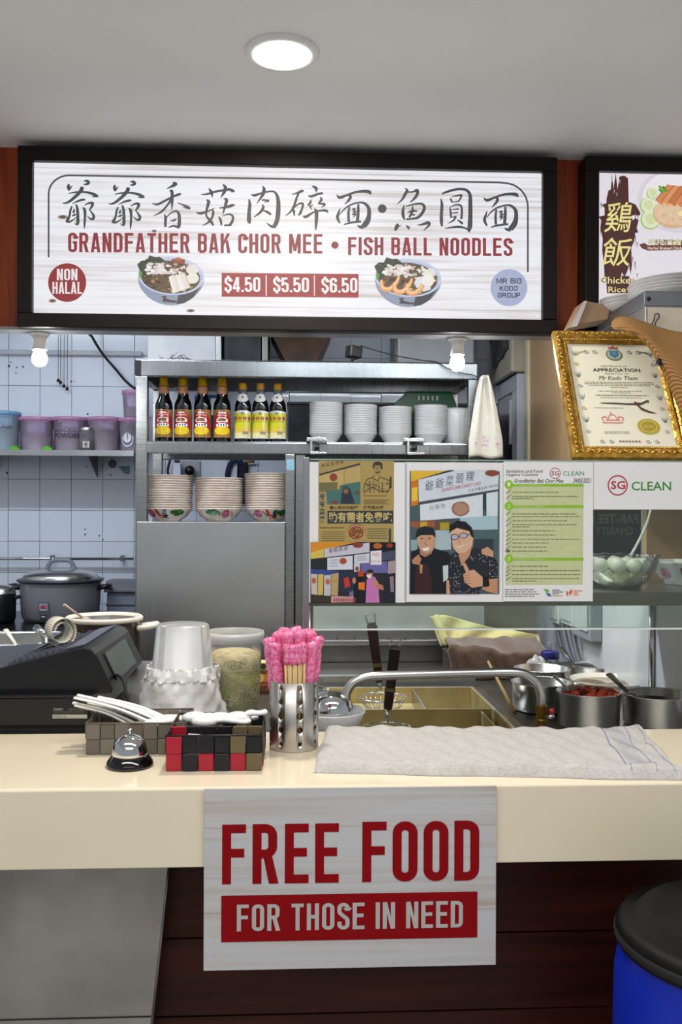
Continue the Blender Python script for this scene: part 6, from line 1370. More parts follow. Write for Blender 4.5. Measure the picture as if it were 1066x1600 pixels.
# straw hat
up = catmull([(957, 511), (960, 501), (976, 496), (1008, 505), (1040, 516), (1080, 523), (1120, 530)], 6); lo_ = catmull([(959, 513), (975, 516), (993, 524), (1014, 541), (1036, 580), (1056, 624), (1085, 700)], 6)
N_ = len(up) - 1
def hatf(u, v):
    k = u * N_; i = min(int(k), N_ - 1); t = k - i
    a = [up[i][j] * (1 - t) + up[i + 1][j] * t for j in (0, 1)]; b = [lo_[i][j] * (1 - t) + lo_[i + 1][j] * t for j in (0, 1)]
    Y = 2.21 - .05 * v - .07 * u - .035 * math.sin(PI * v) * (.3 + u)
    return P(a[0] * (1 - v) + b[0] * v, a[1] * (1 - v) + b[1] * v, Y)
M_STRAW = bpy.data.materials.new('woven_straw'); M_STRAW.use_nodes = True
nt = M_STRAW.node_tree; b_ = nt.nodes['Principled BSDF']
tc = nt.nodes.new('ShaderNodeTexCoord'); wv = nt.nodes.new('ShaderNodeTexWave'); wv.inputs['Scale'].default_value = 90; wv.inputs['Distortion'].default_value = 1.5; wv.bands_direction = 'DIAGONAL'
nt.links.new(tc.outputs['Object'], wv.inputs['Vector']); rp = nt.nodes.new('ShaderNodeValToRGB'); rp.color_ramp.elements[0].color = (*lin('7A5426'), 1); rp.color_ramp.elements[1].color = (*lin('A87C42'), 1)
nt.links.new(wv.outputs['Color'], rp.inputs[0]); nt.links.new(rp.outputs[0], b_.inputs['Base Color']); b_.inputs['Roughness'].default_value = .7
bp = nt.nodes.new('ShaderNodeBump'); bp.inputs['Strength'].default_value = .5; bp.inputs['Distance'].default_value = .002; nt.links.new(wv.outputs['Fac'], bp.inputs['Height']); nt.links.new(bp.outputs[0], b_.inputs['Normal'])
q = P(1040, 560, 2.12)
hat = thing('straw_hat', 'brown woven straw hat hanging over corner of the gilt frame', 'hat', tuple(q))
obj('brim', MB().grid(hatf, 40, 14), M_STRAW, hat, solid=.003, world=True)
m_ = MB(); m_.tube([hatf(i / 30, 1) for i in range(31)], .0028, 6); obj('brim_edge', m_, M_STRAW, hat, world=True)
m_ = MB(); m_.tube([hatf(i / 30, 0) for i in range(31)], .0028, 6); obj('brim_edge', m_, M_STRAW, hat, world=True)
qc = P(1120, 600, 2.19); obj('crown', MB().ball(tuple(qc), .085, 24, 12, sc=(1, .8, .9)), M_STRAW, hat, world=True)
qk = hatf(.62, .97) + Vector((0, -.009, 0))
ck = thing('binder_clip', 'small black binder clip on the straw hat brim', 'clip', tuple(qk))
obj('clip_body', MB().prism([(-.010, -.007), (.010, -.009), (.012, .007), (-.006, .009)], -.004, .008), M_BLACK, ck, bevel=.001)
obj('clip_wire', MB().tube(catmull([(-.006, -.003, -.004), (-.02, -.004, -.012), (-.024, -.004, -.004), (-.008, -.003, .006)], 4), .0012, 6), CHROME, ck)

# ---------------------------------------------------------------- on the pass shelf
zs = zh1 + .0006
pb = P(967, 900, 2.27)
fbowl = thing('glass_bowl', 'scalloped clear glass bowl on the pass shelf', 'bowl', (pb.x, 2.27, zs))
RBW = .099; HBW = .080
m_ = MB(); n = 96
prof = [(.0001, .004), (.045, .004), (.070, .022), (.088, .050), (.096, .073), (.099, .0785), (.1005, .080), (.0985, .073), (.0905, .049), (.0725, .020), (.050, .001), (.0001, .0005)]
m_.lathe(prof, n)
for i, v in enumerate(m_.v):
    a = math.atan2(v[1], v[0]); t = max(0, (v[2] - .045) / .035); m_.v[i] = (v[0], v[1], v[2] + .0035 * t * abs(math.sin(a * 9)))
obj('bowl_glass', m_, glass_mat('bowl_glass', 'FDFEFD', .02, .03, 0.6), fbowl)
obj('broth', MB().lathe([(.0001, .006), (.055, .008), (.068, .024), (.080, .042), (.0001, .042)], 40), glass_mat('pale_broth', 'FAF8E8', .05, .06, .4), fbowl)
M_FISH = mat('fish_ball', 'F0F2E4', .35, vary=.03, coat=.2)
fm = MB().ball((0, 0, 0), .0185, 20, 12).mesh('fish_ball', M_FISH); R = random.Random(3)
spots = [(-.04, -.03, .026), (-.005, -.044, .026), (.03, -.032, .026), (.043, .004, .027), (.02, .036, .027), (-.02, .036, .027), (-.045, .006, .027), (0, -.004, .0245),
         (-.056, -.030, .058), (-.020, -.056, .057), (.020, -.052, .058), (.052, -.024, .058), (.058, .020, .058), (-.05, .03, .058), (-.012, -.016, .060), (.024, .002, .061), (.0, .034, .060)]
where = ['left wall', 'front wall', 'right wall', 'rim']
for i, (x, y, z) in enumerate(spots):
    o = link('fish_ball', fm, None, (pb.x + x, 2.27 + y, zs + z)); o.rotation_euler = (R.uniform(0, 3), R.uniform(0, 3), 0); o.scale = (1, 1, R.uniform(.92, 1))
    tag(o, ('white fish ball on top of the pile in glass bowl' if z > .05 else 'white fish ball low in the broth of glass bowl'), 'fish ball', 'fish balls on top of the pile' if z > .05 else 'fish balls low in the broth')
ld_ = thing('white_ladle', 'white plastic ladle standing in the fish ball bowl', 'ladle', (pb.x + .035, 2.29, zs + .03))
a, b_ = P(986, 868, 2.29), P(1018, 790, 2.29)
obj('handle', MB().tube(catmull([tuple(a), tuple(P(1000, 842, 2.29)), tuple(P(1012, 815, 2.29)), tuple(b_), tuple(P(1021, 765, 2.29))], 5), [.006] * 11 + [.005] * 10, 8, flat=.5), M_WHITEP, ld_, world=True)
obj('scoop', MB().lathe([(.0001, -.018), (.012, -.014), (.018, 0), (.017, 0), (.0001, -.015)], 16, tuple(a + Vector((-.01, 0, -.006)))), M_WHITEP, ld_, world=True)
qb = P(1086, 900, 2.34)
ob = thing('octagonal_bowl', 'white octagonal rooster bowl at the right end of pass shelf', 'bowl', (XW + .035, 2.385, zs))
rb_, hb_ = .112, P(1086, 878, 2.34).z - zs
obj('bowl_body', MB().lathe([(.0001, .006), (rb_ * .55, .006), (rb_ * .95, hb_ - .004), (rb_, hb_), (rb_ * 1.03, hb_ - .002), (rb_ * .99, hb_ - .008), (rb_ * .62, .004), (rb_ * .58, 0), (.0001, 0)], 8, sm=False), mat('white_glazed_porcelain', 'E4E4E4', .15, vary=.03, coat=.4), ob)
def obf(ang):
    def f(u, v, l):
        t = ang + u / rb_; tt = v / hb_; rr = (rb_ * (.62 + .37 * tt)) * math.cos(PI / 8) / max(.9, math.cos(((t - PI / 8 * 0) % (PI / 4)) - PI / 8)) + l + .004
        return (rr * math.cos(t), rr * math.sin(t), v)
    return f
pr = Print(obf(-2.05), .0003); sc_ = 1.15
pr.poly([(x * sc_, y * sc_) for x, y in [(-.018, .040), (-.013, .042), (-.010, .034), (-.006, .024), (.002, .020), (.008, .022), (.004, .014), (-.008, .012), (-.016, .022)]], 'B83A28', 1)
pr.poly([(x * sc_, y * sc_) for x, y in [(.0, .026), (.003, .038), (.010, .040), (.013, .034), (.010, .026), (.016, .020), (.012, .012), (.004, .012)]], '1E1E20', 2); pr.done('painted_rooster', INK_GLOSS, ob, world=False)
pr = Print(obf(-2.75), .0003)
for i in range(9): a_ = i * .7; pr.ell(.011 * math.cos(a_), .03 + .009 * math.sin(a_), .007, .005, ['B8587A', 'C87890', 'A04068'][i % 3], 1 + i * .2, 10, math.degrees(a_))
pr.stroke([(-.02, .02), (-.03, .01)], [.001, .007], '3E8A44', 1); pr.done('painted_flower', INK_GLOSS, ob, world=False)
# added board standing in for a mirrored reflection in the glass
a, b_ = P(850, 790, 2.505), P(1002, 800, 2.505)
bb = thing('charity_reflection_board', 'added black board standing in for mirrored reflection behind the fish ball bowl', 'board', ((a.x + b_.x) / 2, 2.51, zs))
obj('board', MB().box(a.x, b_.x, 2.505, 2.515, zs, zs + .195), mat('black_reflection', '17171A', .35, vary=.15), bb, bevel=.001, world=True)
obj('edge_strip', MB().box(b_.x + .0003, b_.x + .004, 2.503, 2.516, zs, zs + .195), M_CAB, bb, world=True)
pr = Print(plane_fn(2.505)); pr.text('PAR-TEE FOR', 896, 803, 998, 818, '55524E', 1, .03, 0, True); pr.text('CHARITY', 930, 823, 990, 836, '4C4946', 1, .03, 0, True); pr.done('mirrored_lettering', INK, bb)
# ================================================================ COOKING LINE BEHIND THE COUNTER
bx0, bx1, by0_, by1_ = P(520, 1100, 2.3).x, P(806, 1140, 2.2).x, 2.20, 2.745     # noodle boiler opening
ZR = .95
wk = thing('kitchen_worktop', 'stainless steel cooking worktop behind the service counter', 'worktop', (.5, 2.6, 0))
M_WK = steel_mat('greasy_worktop_steel', 'A6A49E', .3, (1, 20, 1), dirt=.4)
for (x0, x1, y0, y1) in ((-.03, bx0 - .004, 2.0, 3.26), (bx1 + .004, XW - .012, 2.0, 3.26), (bx0 - .004, bx1 + .004, by1_ + .004, 3.26), (bx0 - .004, bx1 + .004, 2.0, by0_ - .004)):
    obj('top_plate', MB().box(x0, x1, y0, y1, WT - .02, WT - .0005), M_WK, wk, world=True)
obj('base', MB().box(-.03, XW - .012, 2.02, 3.25, 0, .70), STEEL_D, wk, world=True)
obj('rear_upstand', MB().box(-.03, bx1 + .02, 2.80, 2.83, WT, P(600, 1056, 2.80).z), STEEL_H, wk, bevel=.002, world=True)
lw = thing('side_bench', 'dark wooden side bench under the cash register', 'bench', (-.9, 2.4, 0))
obj('bench_top', MB().box(-1.88, -.036, 1.990, 2.95, CT - .03, CT - .0005), STEEL_D, lw, world=True)
obj('bench_body', MB().box(-1.88, -.036, 2.0, 2.93, 0, CT - .031), M_DARKWOOD, lw, world=True)
# backsplash
bs = thing('steel_backsplash', 'stained stainless steel backsplash behind the noodle boiler', 'backsplash', (.4, 3.28, WT))
xs0, xs1, xs2 = P(478, 1000, 3.28).x, P(757, 1000, 3.28).x, P(838, 1000, 3.28).x
obj('main_panel', MB().box(xs0, xs1, 3.28, 3.285, .94, 1.40), steel_mat('matte_splash_steel', 'D4D6D6', .5, (1, 1, 1), dirt=.2, bump=.05), bs, world=True)
obj('side_panel', MB().box(xs1 + .001, xs2, 3.279, 3.285, .94, 1.40), steel_mat('yellow_stained_steel', 'A8A28E', .35, (1, 1, 8), dirt=.5), bs, world=True)
zq = [P(600, y, 3.26).z for y in (983, 1000, 1007)]
obj('ledge', MB().box(xs0, xs1, 3.255, 3.2795, zq[1], zq[0]), STEEL_H, bs, bevel=.002, world=True)
obj('ledge_lip', MB().box(xs0, xs1, 3.245, 3.2545, zq[2], zq[1]), POTSTEEL, bs, bevel=.001, world=True)
for px in (527, 554, 581, 608, 634): q = P(px, 998, 3.25); obj('rivet', MB().ball((q.x, 3.2545, q.z), .003, 8, 4), M_RUBBER, bs, world=True)
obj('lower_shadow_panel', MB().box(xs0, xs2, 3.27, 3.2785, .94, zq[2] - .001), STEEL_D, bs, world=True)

# noodle boiler
nb = thing('noodle_boiler', 'steel noodle boiler with divided tanks of cloudy yellow water', 'noodle boiler', ((bx0 + bx1) / 2, 2.47, .70))
M_TANK = mat('yellowed_tank_steel', 'DCC890', .35, metal=.35, vary=.2, scale=8)
for (x0, x1, y0, y1) in ((bx0, bx0 + .006, by0_, by1_), (bx1 - .006, bx1, by0_, by1_), (bx0 + .0065, bx1 - .0065, by0_, by0_ + .006), (bx0 + .0065, bx1 - .0065, by1_ - .006, by1_)):
    obj('tank_wall', MB().box(x0, x1, y0, y1, .72, ZR), M_TANK, nb, world=True)
obj('tank_floor', MB().box(bx0 + .001, bx1 - .001, by0_ + .001, by1_ - .001, .715, .7195), M_TANK, nb, world=True)
yd = PZ(640, 1106, ZR).y
obj('divider', MB().box(bx0 + .0065, bx1 - .0065, yd, yd + .006, .72, ZR - .004), M_TANK, nb, world=True)
xd = P(650, 1085, 2.65).x
obj('divider', MB().box(xd, xd + .005, yd + .0065, by1_ - .0065, .72, ZR - .006), STEEL, nb, world=True)
xd2 = P(770, 1120, 2.3).x
obj('divider', MB().box(xd2, xd2 + .005, by0_ + .0065, yd - .0005, .72, ZR - .01), M_TANK, nb, world=True)
for (x0, x1, y0, y1) in ((bx0 - .002, bx1 + .002, by0_ - .012, by0_ - .0005), (bx0 - .002, bx1 + .002, by1_ + .0005, by1_ + .012), (bx1 + .0005, bx1 + .028, by0_, by1_), (bx0 - .012, bx0 - .0005, by0_, by1_)):
    obj('rim', MB().box(x0, x1, y0, y1, ZR - .012, ZR), POTSTEEL, nb, bevel=.002, world=True)
M_WATER = mat('cloudy_starch_water', 'C4B684', .08, vary=.15, scale=9)
obj('water', MB().box(bx0 + .0065, xd2 - .0005, by0_ + .0065, yd - .0005, .80, .885), M_WATER, nb, world=True)
obj('water', MB().box(bx0 + .0065, xd - .0005, yd + .0065, by1_ - .0065, .80, .905), M_WATER, nb, world=True)
obj('water', MB().box(xd + .0055, bx1 - .0065, yd + .0065, by1_ - .0065, .80, .865), mat('clear_grey_water', 'A4A494', .06, vary=.1), nb, world=True)

M_HWOOD = mat('dark_brown_handle_wood', '3A2018', .4, scale=8, stretch=(8, 8, 1), col2='24130E')
def strainer(label, top, bot, Yt, Yb, ring_px, ring_y, Yr, rr):
    a, b = P(*top, Yt), P(*bot, Yb); c = P(ring_px, ring_y, Yr)
    o = thing('noodle_strainer', label, 'strainer', tuple(c), 0, 'noodle strainers in the boiler')
    d = (a - b).normalized(); s_ = Vector((1, 0, 0)); s_ = (s_ - d * s_.dot(d)).normalized(); n_ = d.cross(s_)
    def bar(p0, p1, w0, w1, t, m, nm):
        q = []
        for p, w in ((p0, w0), (p1, w1)):
            for su, sv in ((-1, -1), (1, -1), (1, 1), (-1, 1)): q.append(p + s_ * su * w / 2 + n_ * sv * t / 2)
        return obj(nm, MB().hexa(q), m, o, bevel=.004, world=True)
    L = (a - b).length
    bar(b, a, .022, .030, .018, M_HWOOD, 'handle')
    bar(b + d * L * .26 - n_ * .0005, b + d * L * .34 - n_ * .0005, .027, .028, .021, steel_mat('brass_collar_' + str(ring_px), '8A7A50', .35), 'collar')
    for k in (-1, 1):
        obj('hook', MB().tube([a + s_ * k * .008 - d * .004, a + s_ * k * .012 + d * .016, a + s_ * k * .013 + d * .030, a + s_ * k * .009 + d * .034], .0022, 6), CHROME, o, world=True)
    bar(a - d * .002, a + d * .012, .026, .024, .012, STEEL_D, 'end_cap')
    n = 40; ring = [c + Vector((rr * math.cos(2 * PI * i / n), rr * math.sin(2 * PI * i / n), 0)) for i in range(n)]
    obj('hoop', MB().tube(ring, .0032, 6, closed=True), CHROME, o, world=True)
    near = min(ring, key=lambda p: (p - b).length)
    obj('shank', MB().tube([b + d * .004, b - d * .02, near], [.006, .005, .003], 8), POTSTEEL, o, world=True)
    m_ = MB()
    for i in range(12):
        t = PI * i / 12; pts = []
        for k in range(9): u = -1 + 2 * k / 8; pts.append(c + Vector((rr * u * math.cos(t), rr * u * math.sin(t), -.055 * (1 - u * u))))
        m_.tube(pts, .0008, 4)
    for k in range(1, 5): r2 = rr * k / 5; m_.tube([c + Vector((r2 * math.cos(2 * PI * i / 24), r2 * math.sin(2 * PI * i / 24), -.055 * (1 - (k / 5) ** 2))) for i in range(24)], .0008, 4, closed=True)
    tag(obj('mesh_basket', m_, POTSTEEL, o, world=True), kind='stuff')
strainer('noodle strainer with tall brown handle at the back of boiler', (581, 977), (593, 1066), 2.62, 2.60, 598, 1090, 2.58, .066)
strainer('noodle strainer with black brown handle at the front of boiler', (617, 1016), (606, 1108), 2.42, 2.34, 605, 1137, 2.28, .058)
# tap
tpipe = [(545, 1132, 2.12), (542, 1108, 2.12), (541, 1086, 2.12), (551, 1068, 2.12), (572, 1058, 2.12), (600, 1055.5, 2.12), (680, 1053, 2.13), (760, 1051, 2.14), (800, 1050.5, 2.14), (822, 1054, 2.14), (838, 1066, 2.14), (845, 1084, 2.14), (846, 1102, 2.14)]
tp_ = thing('swing_tap', 'long bent steel tap pipe with brass fitting over the boiler', 'tap', tuple(P(846, 1140, 2.14)))
obj('pipe', MB().tube(catmull([tuple(P(*p)) for p in tpipe], 5), .0108, 14), POTSTEEL, tp_, world=True)
q = P(846, 1120, 2.14)
br_ = obj('brass_fitting', MB().lathe([(.009, -.045), (.013, -.04), (.013, -.018), (.0145, -.016), (.0145, -.006), (.0125, -.004), (.0125, .008), (.0145, .010), (.0145, .026), (.011, .028)], 8, tuple(q), sm=False), mat('aged_brass', '9A7A34', .3, metal=.9, vary=.2), tp_, world=True)
obj('riser', MB().tube([(q.x, q.y, WT), (q.x, q.y, q.z - .04)], .009, 12), POTSTEEL, tp_, world=True)
obj('valve_stem', MB().tube([(q.x + .013, q.y - .002, q.z), (q.x + .030, q.y - .004, q.z + .002)], .006, 8), POTSTEEL, tp_, world=True)
obj('red_lever', MB().tube([(q.x + .024, q.y - .004, q.z + .004), (q.x + .022, q.y - .006, q.z + .020)], [.005, .006], 8, flat=.5), mat('red_lever_plastic', 'B82A2A', .4), tp_, world=True)

# pots
def pot(name, label, px, Y, r, ztop, cat='pot', zb=WT, m=None, fill=None, zfill=.7, enamel=False, wall=.003, taper=.97, handles=False):
    x = P(px, 1080, Y).x; hgt = ztop - zb
    o = thing(name, label, cat, (x, Y, zb + .0004))
    obj('pot_wall', MB().lathe([(.0001, 0), (r * taper - .006, 0), (r * taper, .006), (r, hgt - .004), (r + .003, hgt - .001), (r + .001, hgt), (r - wall, hgt - .002), (r * taper - wall, .008), (.0001, .004)], 56), m or POTSTEEL, o)
    if fill:
        obj('contents', MB().grid(lambda u, v: ((r - wall - .0015) * v * math.cos(2 * PI * u), (r - wall - .0015) * v * math.sin(2 * PI * u), hgt * zfill + .004 * math.sin(u * 25) * v * (1 - v) * 2), 36, 6), fill, o)
    return o
def spoon(label, p0, p1, r=.004, m=None, name='spoon', tipr=.016, par=None):
    o = thing(name, label, 'spoon', tuple(p1))
    d = (p1 - p0)
    obj('handle', MB().tube([p0, p0 + d * .5, p1], [r * 1.5, r, r * .9], 8, flat=.45), m or POTSTEEL, o, world=True)
    obj('bowl', MB().ball(tuple(p1 + d.normalized() * tipr * .8), tipr, 12, 8, sc=(1, 1, .45)), m or POTSTEEL, o, world=True)
    return o
M_CHILI = mat('red_chilli_paste', 'B8421E', .4, vary=.3, scale=60, bump=.6, col2='7A1E10')
M_SAUCE = mat('dark_red_sauce', '5A140C', .12, vary=.2, scale=20)
ztc = P(920, 1079, 2.28).z
cp = pot('chilli_pot', 'steel pot heaped with red chilli paste at the right', 920, 2.28, .077, ztc, fill=M_CHILI, zfill=.86)
R = random.Random(12); m_ = MB()
for i in range(60):
    a, r_ = R.uniform(0, 6.3), .066 * R.random() ** .5; m_.ball((r_ * math.cos(a) * 1 + .01, r_ * math.sin(a), (ztc - WT) * .86 + .016 * (1 - r_ / .075) + R.uniform(-.002, .003)), R.uniform(.005, .010), 7, 5, sc=(1.2, 1, .8))
tag(obj('chilli_lumps', m_, M_CHILI, cp), kind='stuff')
sp = pot('sauce_pot', 'steel pot of dark red sauce at the right edge', 1026, 2.29, .083, P(1026, 1083, 2.29).z, fill=M_SAUCE, zfill=.72)
pA = pot('plain_pot', 'plain steel pot standing right of the noodle boiler', 846, 2.47, .079, P(846, 1064, 2.47).z, fill=mat('clear_soup', '8A8C88', .08, vary=.1), zfill=.4)
pB = pot('rear_pot', 'second plain steel pot behind the one beside the boiler', 847, 2.72, .081, P(847, 1043, 2.72).z, fill=mat('clear_soup', '8A8C88'), zfill=.4)
M_ENAM = mat('cream_enamel', 'E6E0CC', .25, vary=.04, coat=.3)
pE = pot('enamel_basin', 'cream enamel basin of cloudy broth behind the chilli pot', 950, 2.73, .112, P(950, 1061, 2.73).z, cat='basin', m=M_ENAM, fill=mat('cloudy_broth', '8A7E66', .15, vary=.25, scale=25), zfill=.62, taper=.85)
pF = pot('dark_sauce_pot', 'steel pot of dark braise at the back right', 936, 3.02, .087, P(936, 1038, 3.02).z, fill=mat('dark_braise', '2E1E16', .2, vary=.3, scale=30), zfill=.72)
spoon('steel spoon resting in the chilli pot', P(866, 1056, 2.36), P(898, 1086, 2.30), .005)
spoon('dark flat ladle resting in the dark red sauce pot', P(953, 1054, 2.40), P(981, 1082, 2.30), .008, STEEL_D, 'ladle')
spoon('thin steel spoon resting in the enamel basin', P(858, 1034, 2.86), P(897, 1066, 2.70), .0045)
spoon('long steel spoon resting in the dark braise pot', P(877, 1012, 3.10), P(897, 1038, 3.03), .006, STEEL_D)
# wooden chopstick
a, b_ = P(763, 1034, 2.62), P(804, 1112, 2.40)
o = thing('cooking_chopstick', 'long wooden cooking chopstick leaning right of the boiler', 'chopstick', tuple(b_))
obj('stick', MB().tube([a, b_], [.0035, .0055], 8), mat('pale_bamboo', 'C8A468', .6, vary=.12, scale=20), o, world=True)
obj('dark_tip', MB().tube([b_, b_ + (b_ - a) * .03], [.0055, .005], 8), mat('browned_bamboo', '7A5A30', .6), o, world=True)
# cloth covered block and yellow cloth
M_BRN = mat('brown_towelling', '5A4436', .95, vary=.15, scale=90, bump=.5, sheen=.4); M_YEL = mat('pale_yellow_cloth', 'C8C084', .9, vary=.08, scale=50, bump=.3, sheen=.2)
cA, cB = P(702, 1060, 2.93), P(856, 1060, 2.93); zt_ = P(770, 1011, 2.95).z
def cloth(u, v):    # over the front and the top of a block
    x = cA.x + (cB.x - cA.x) * u; w = .006 * math.sin(u * 17 + v * 3) + .004 * math.sin(u * 31)
    if v < .5: t = v / .5; return (x + .006 * math.sin(v * 9), 2.93 + w - .012 * (1 - t), WT + .001 + (zt_ - WT - .004) * t - .02 * u * t)
    t = (v - .5) / .5; return (x + .02 * t, 2.935 + .22 * t, zt_ - .02 * u * (1 - t) + .008 * math.sin(t * 3 + u * 7) * (1 - t) + w * .5)
bc = thing('brown_towel', 'brown towel draped over block right of the strainers', 'towel', ((cA.x + cB.x) / 2, 2.95, WT))
obj('cloth', MB().grid(cloth, 40, 32), M_BRN, bc, solid=.004, off=1, world=True)
o = thing('covered_block', 'steel block hidden under the brown towel', 'block', ((cA.x + cB.x) / 2, 3.05, WT))
obj('block_body', MB().box(cA.x + .012, cB.x - .012, 2.96, 3.14, WT, zt_ - .035), STEEL_D, o, bevel=.004, world=True)
obj('block_lid', MB().box(cA.x + .01, cB.x - .01, 2.955, 3.142, zt_ - .0345, zt_ - .029), STEEL_D, o, world=True)
yl = catmull([(672, 963), (700, 962), (740, 974), (790, 984), (842, 992)], 6); yb = catmull([(690, 1010), (708, 1000), (745, 1000), (795, 1003), (846, 1012)], 6)
def ycl(u, v):
    k = u * (len(yl) - 1); i = min(int(k), len(yl) - 2); t = k - i
    a = [yl[i][j] * (1 - t) + yl[i + 1][j] * t for j in (0, 1)]; b = [yb[i][j] * (1 - t) + yb[i + 1][j] * t for j in (0, 1)]
    return P(a[0] * (1 - v) + b[0] * v, a[1] * (1 - v) + b[1] * v, 3.20 - .025 * v + .008 * math.sin(u * 20 + v * 4))
yc = thing('yellow_cloth', 'pale yellow cloth draped behind the brown towel', 'cloth', tuple(P(760, 1010, 3.18)))
obj('cloth', MB().grid(ycl, 36, 12), M_YEL, yc, solid=.004, world=True)
yt = [P(672, 963, 3.19), P(676, 978, 3.17), P(688, 992, 3.16), P(700, 1008, 3.15)]
obj('hanging_corner', MB().grid(lambda u, v: Vector(catmull([tuple(p) for p in yt], 4)[int(v * 12)]) + Vector((.022 * u + .012 * math.sin(v * 5), -.012 * math.sin(u * 3), .006 * u)), 6, 12), M_YEL, yc, solid=.004, world=True)
# jar with blue lid
q = P(857, 1042, 2.92)
o = thing('spice_jar', 'small clear jar with dark blue lid and wire loop', 'jar', (q.x, 2.90, WT + .0004))
hz_ = P(857, 1026, 2.9).z - WT
obj('jar_body', MB().lathe([(.0001, 0), (.026, 0), (.026, hz_ - .006), (.022, hz_)], 24), PLASTIC_CLEAR, o)
obj('contents', MB().lathe([(.0001, .003), (.023, .003), (.023, hz_ * .6), (.0001, hz_ * .62)], 20), mat('brown_pepper', '6A4A34', .9, vary=.2), o)
obj('lid', MB().lathe([(.027, hz_ - .006), (.029, hz_ - .004), (.029, hz_ + .014), (.026, hz_ + .018), (.0001, hz_ + .019)], 24), mat('dark_blue_plastic', '1E2270', .25, vary=.08), o)
obj('wire_loop', MB().tube([(-.004, 0, hz_ + .018), (-.004, 0, hz_ + .045), (0, 0, hz_ + .05), (.004, 0, hz_ + .045), (.004, 0, hz_ + .018)], .0014, 6), CHROME, o)
R = random.Random(5)
cr_ = P(838, 1032, 2.88)
tag(obj('crumpled_film', MB().grid(lambda u, v: (cr_.x + (u - .5) * .05 + .008 * math.sin(v * 9 + u * 4), 2.88 + (v - .5) * .05, WT + .05 + .03 * math.sin(u * 3.1) * math.sin(v * 3.1) + .007 * math.sin(u * 17 + v * 13)), 14, 14), PLASTIC_BAG), 'crumpled clear film lying beside the blue lidded jar', 'plastic film')
# socket boxes and cables on the side wall
for i, (px, py, w, hh, lb) in enumerate(((873, 952, .05, .05, 'white socket box above the spice jar'), (893, 952, .07, .055, 'wider white socket box on the side wall'), (916, 950, .10, .10, 'grey junction box nearest the steel post'))):
    q = PXW(px, py, XW - .03)
    o = thing('socket_box', lb, 'socket', (XW - .0085, q.y, q.z), 0, 'electrical boxes on the side wall')
    obj('housing', MB().box(-.04, -.0002, -w, w, -hh, hh * .8), M_WHITEP if i < 2 else mat('grey_junction_plastic', '9AA2A8', .4), o, bevel=.004)
    obj('cover', MB().box(-.046, -.0405, -w * .8, w * .8, -hh * .7, hh * .5), mat('off_white_plastic', 'D8DADA', .35), o, bevel=.002)
for i, (x0, x1) in enumerate(((865, 884), (876, 893), (884, 900), (893, 903))):
    a, b_ = PXW(x0, 962, XW - .03), PXW(x1 + 4, 1036, XW - .03)
    pts = [tuple(a), tuple(a.lerp(b_, .35) + Vector((-.006, 0, .01))), tuple(a.lerp(b_, .7) + Vector((-.004, 0, -.01))), tuple(b_)]
    tag(obj('grey_cable', MB().tube(catmull(pts, 5), .008, 8), mat('grey_cable_sheath', '6A6E76', .5)), ['leftmost grey cable running down from the socket boxes', 'second grey cable from the left under the socket boxes', 'third grey cable from the left under the socket boxes', 'rightmost grey cable under the socket boxes'][i], 'cable', 'grey cables on the side wall')
# rooster bowl with upturned ladle
zb_ = P(525, 1109, 2.13).z; x_ = P(519, 1110, 2.13).x
rbw = thing('ladle_bowl', 'rooster bowl behind the chopstick canister with steel ladle inside', 'bowl', (x_, 2.13, WT + .0004))
hh = zb_ - WT
rbb = MB().lathe([(.0001, .006), (.03, .006), (.058, hh * .55), (.074, hh - .002), (.076, hh), (.0775, hh - .003), (.061, hh * .5), (.036, .004), (.036, 0), (.0001, 0)], 40)
obj('bowl_body', rbb, mat('white_glazed_porcelain', 'E4E4E4'), rbw)
pr = rooster_print(.0785, hh + .012, -1.75, 'rooster'); pr.done('painted_rooster', INK_GLOSS, rbw, world=False)
ll = thing('soup_ladle', 'round steel soup ladle upturned in the rooster bowl', 'ladle', (x_, 2.13, WT + hh * .55))
obj('ladle_cup', MB().lathe([(.050, hh * .35), (.049, hh * .55), (.042, hh * .80), (.028, hh * .98), (.0001, hh * 1.05)], 32), CHROME, ll)
obj('ladle_handle', MB().tube([(-.046, .01, hh * .4), (-.09, .05, hh * .75), (-.13, .09, hh * 1.0)], .005, 8), POTSTEEL, ll)

# ================================================================ LEFT SIDE BEHIND THE COUNTER
# cash register
YR0, YR1 = 2.0, 2.42
xr_ = P(141, 1120, YR0).x; zr0, zr1 = CT, P(70, 1086, YR0).z
rg = thing('cash_register', 'black electronic cash register seen from its back side', 'cash register', (-.75, 2.2, CT))
M_REG = mat('black_register_plastic', '0C0C10', .3, vary=.1, coat=.15)
obj('drawer_base', MB().box(-1.15, xr_, YR0, YR1 + .02, zr0 + .012, zr1 - .006), M_REG, rg, bevel=.004, world=True)
obj('foot_strip', MB().box(-1.14, xr_ - .006, YR0 + .006, YR1, zr0, zr0 + .0118), M_RUBBER, rg, world=True)
obj('top_lip', MB().box(-1.15, xr_ + .003, YR0 - .004, YR1 + .02, zr1 - .0058, zr1), M_REG, rg, bevel=.002, world=True)
def rp_(px, py): q = P(px, py, 2.03); return (q.x, q.z)
prof = [(-1.15, zr1 + .0005), rp_(174, 1084), rp_(176, 1076), rp_(150, 1022), rp_(143, 1014), rp_(130, 1011), rp_(96, 1019), rp_(0, 1044), (-1.15, rp_(0, 1044)[1] - .035)]
obj('body', MB().prism(prof, 2.03, YR1), M_REG, rg, bevel=.003, world=True)
(xk0, zk0), (xk1, zk1) = rp_(0, 1044), rp_(96, 1019)
ang = math.atan2(zk1 - zk0, xk1 - xk0); m_ = MB()
M_KEY = mat('grey_register_keys', '3E4350', .45, vary=.1)
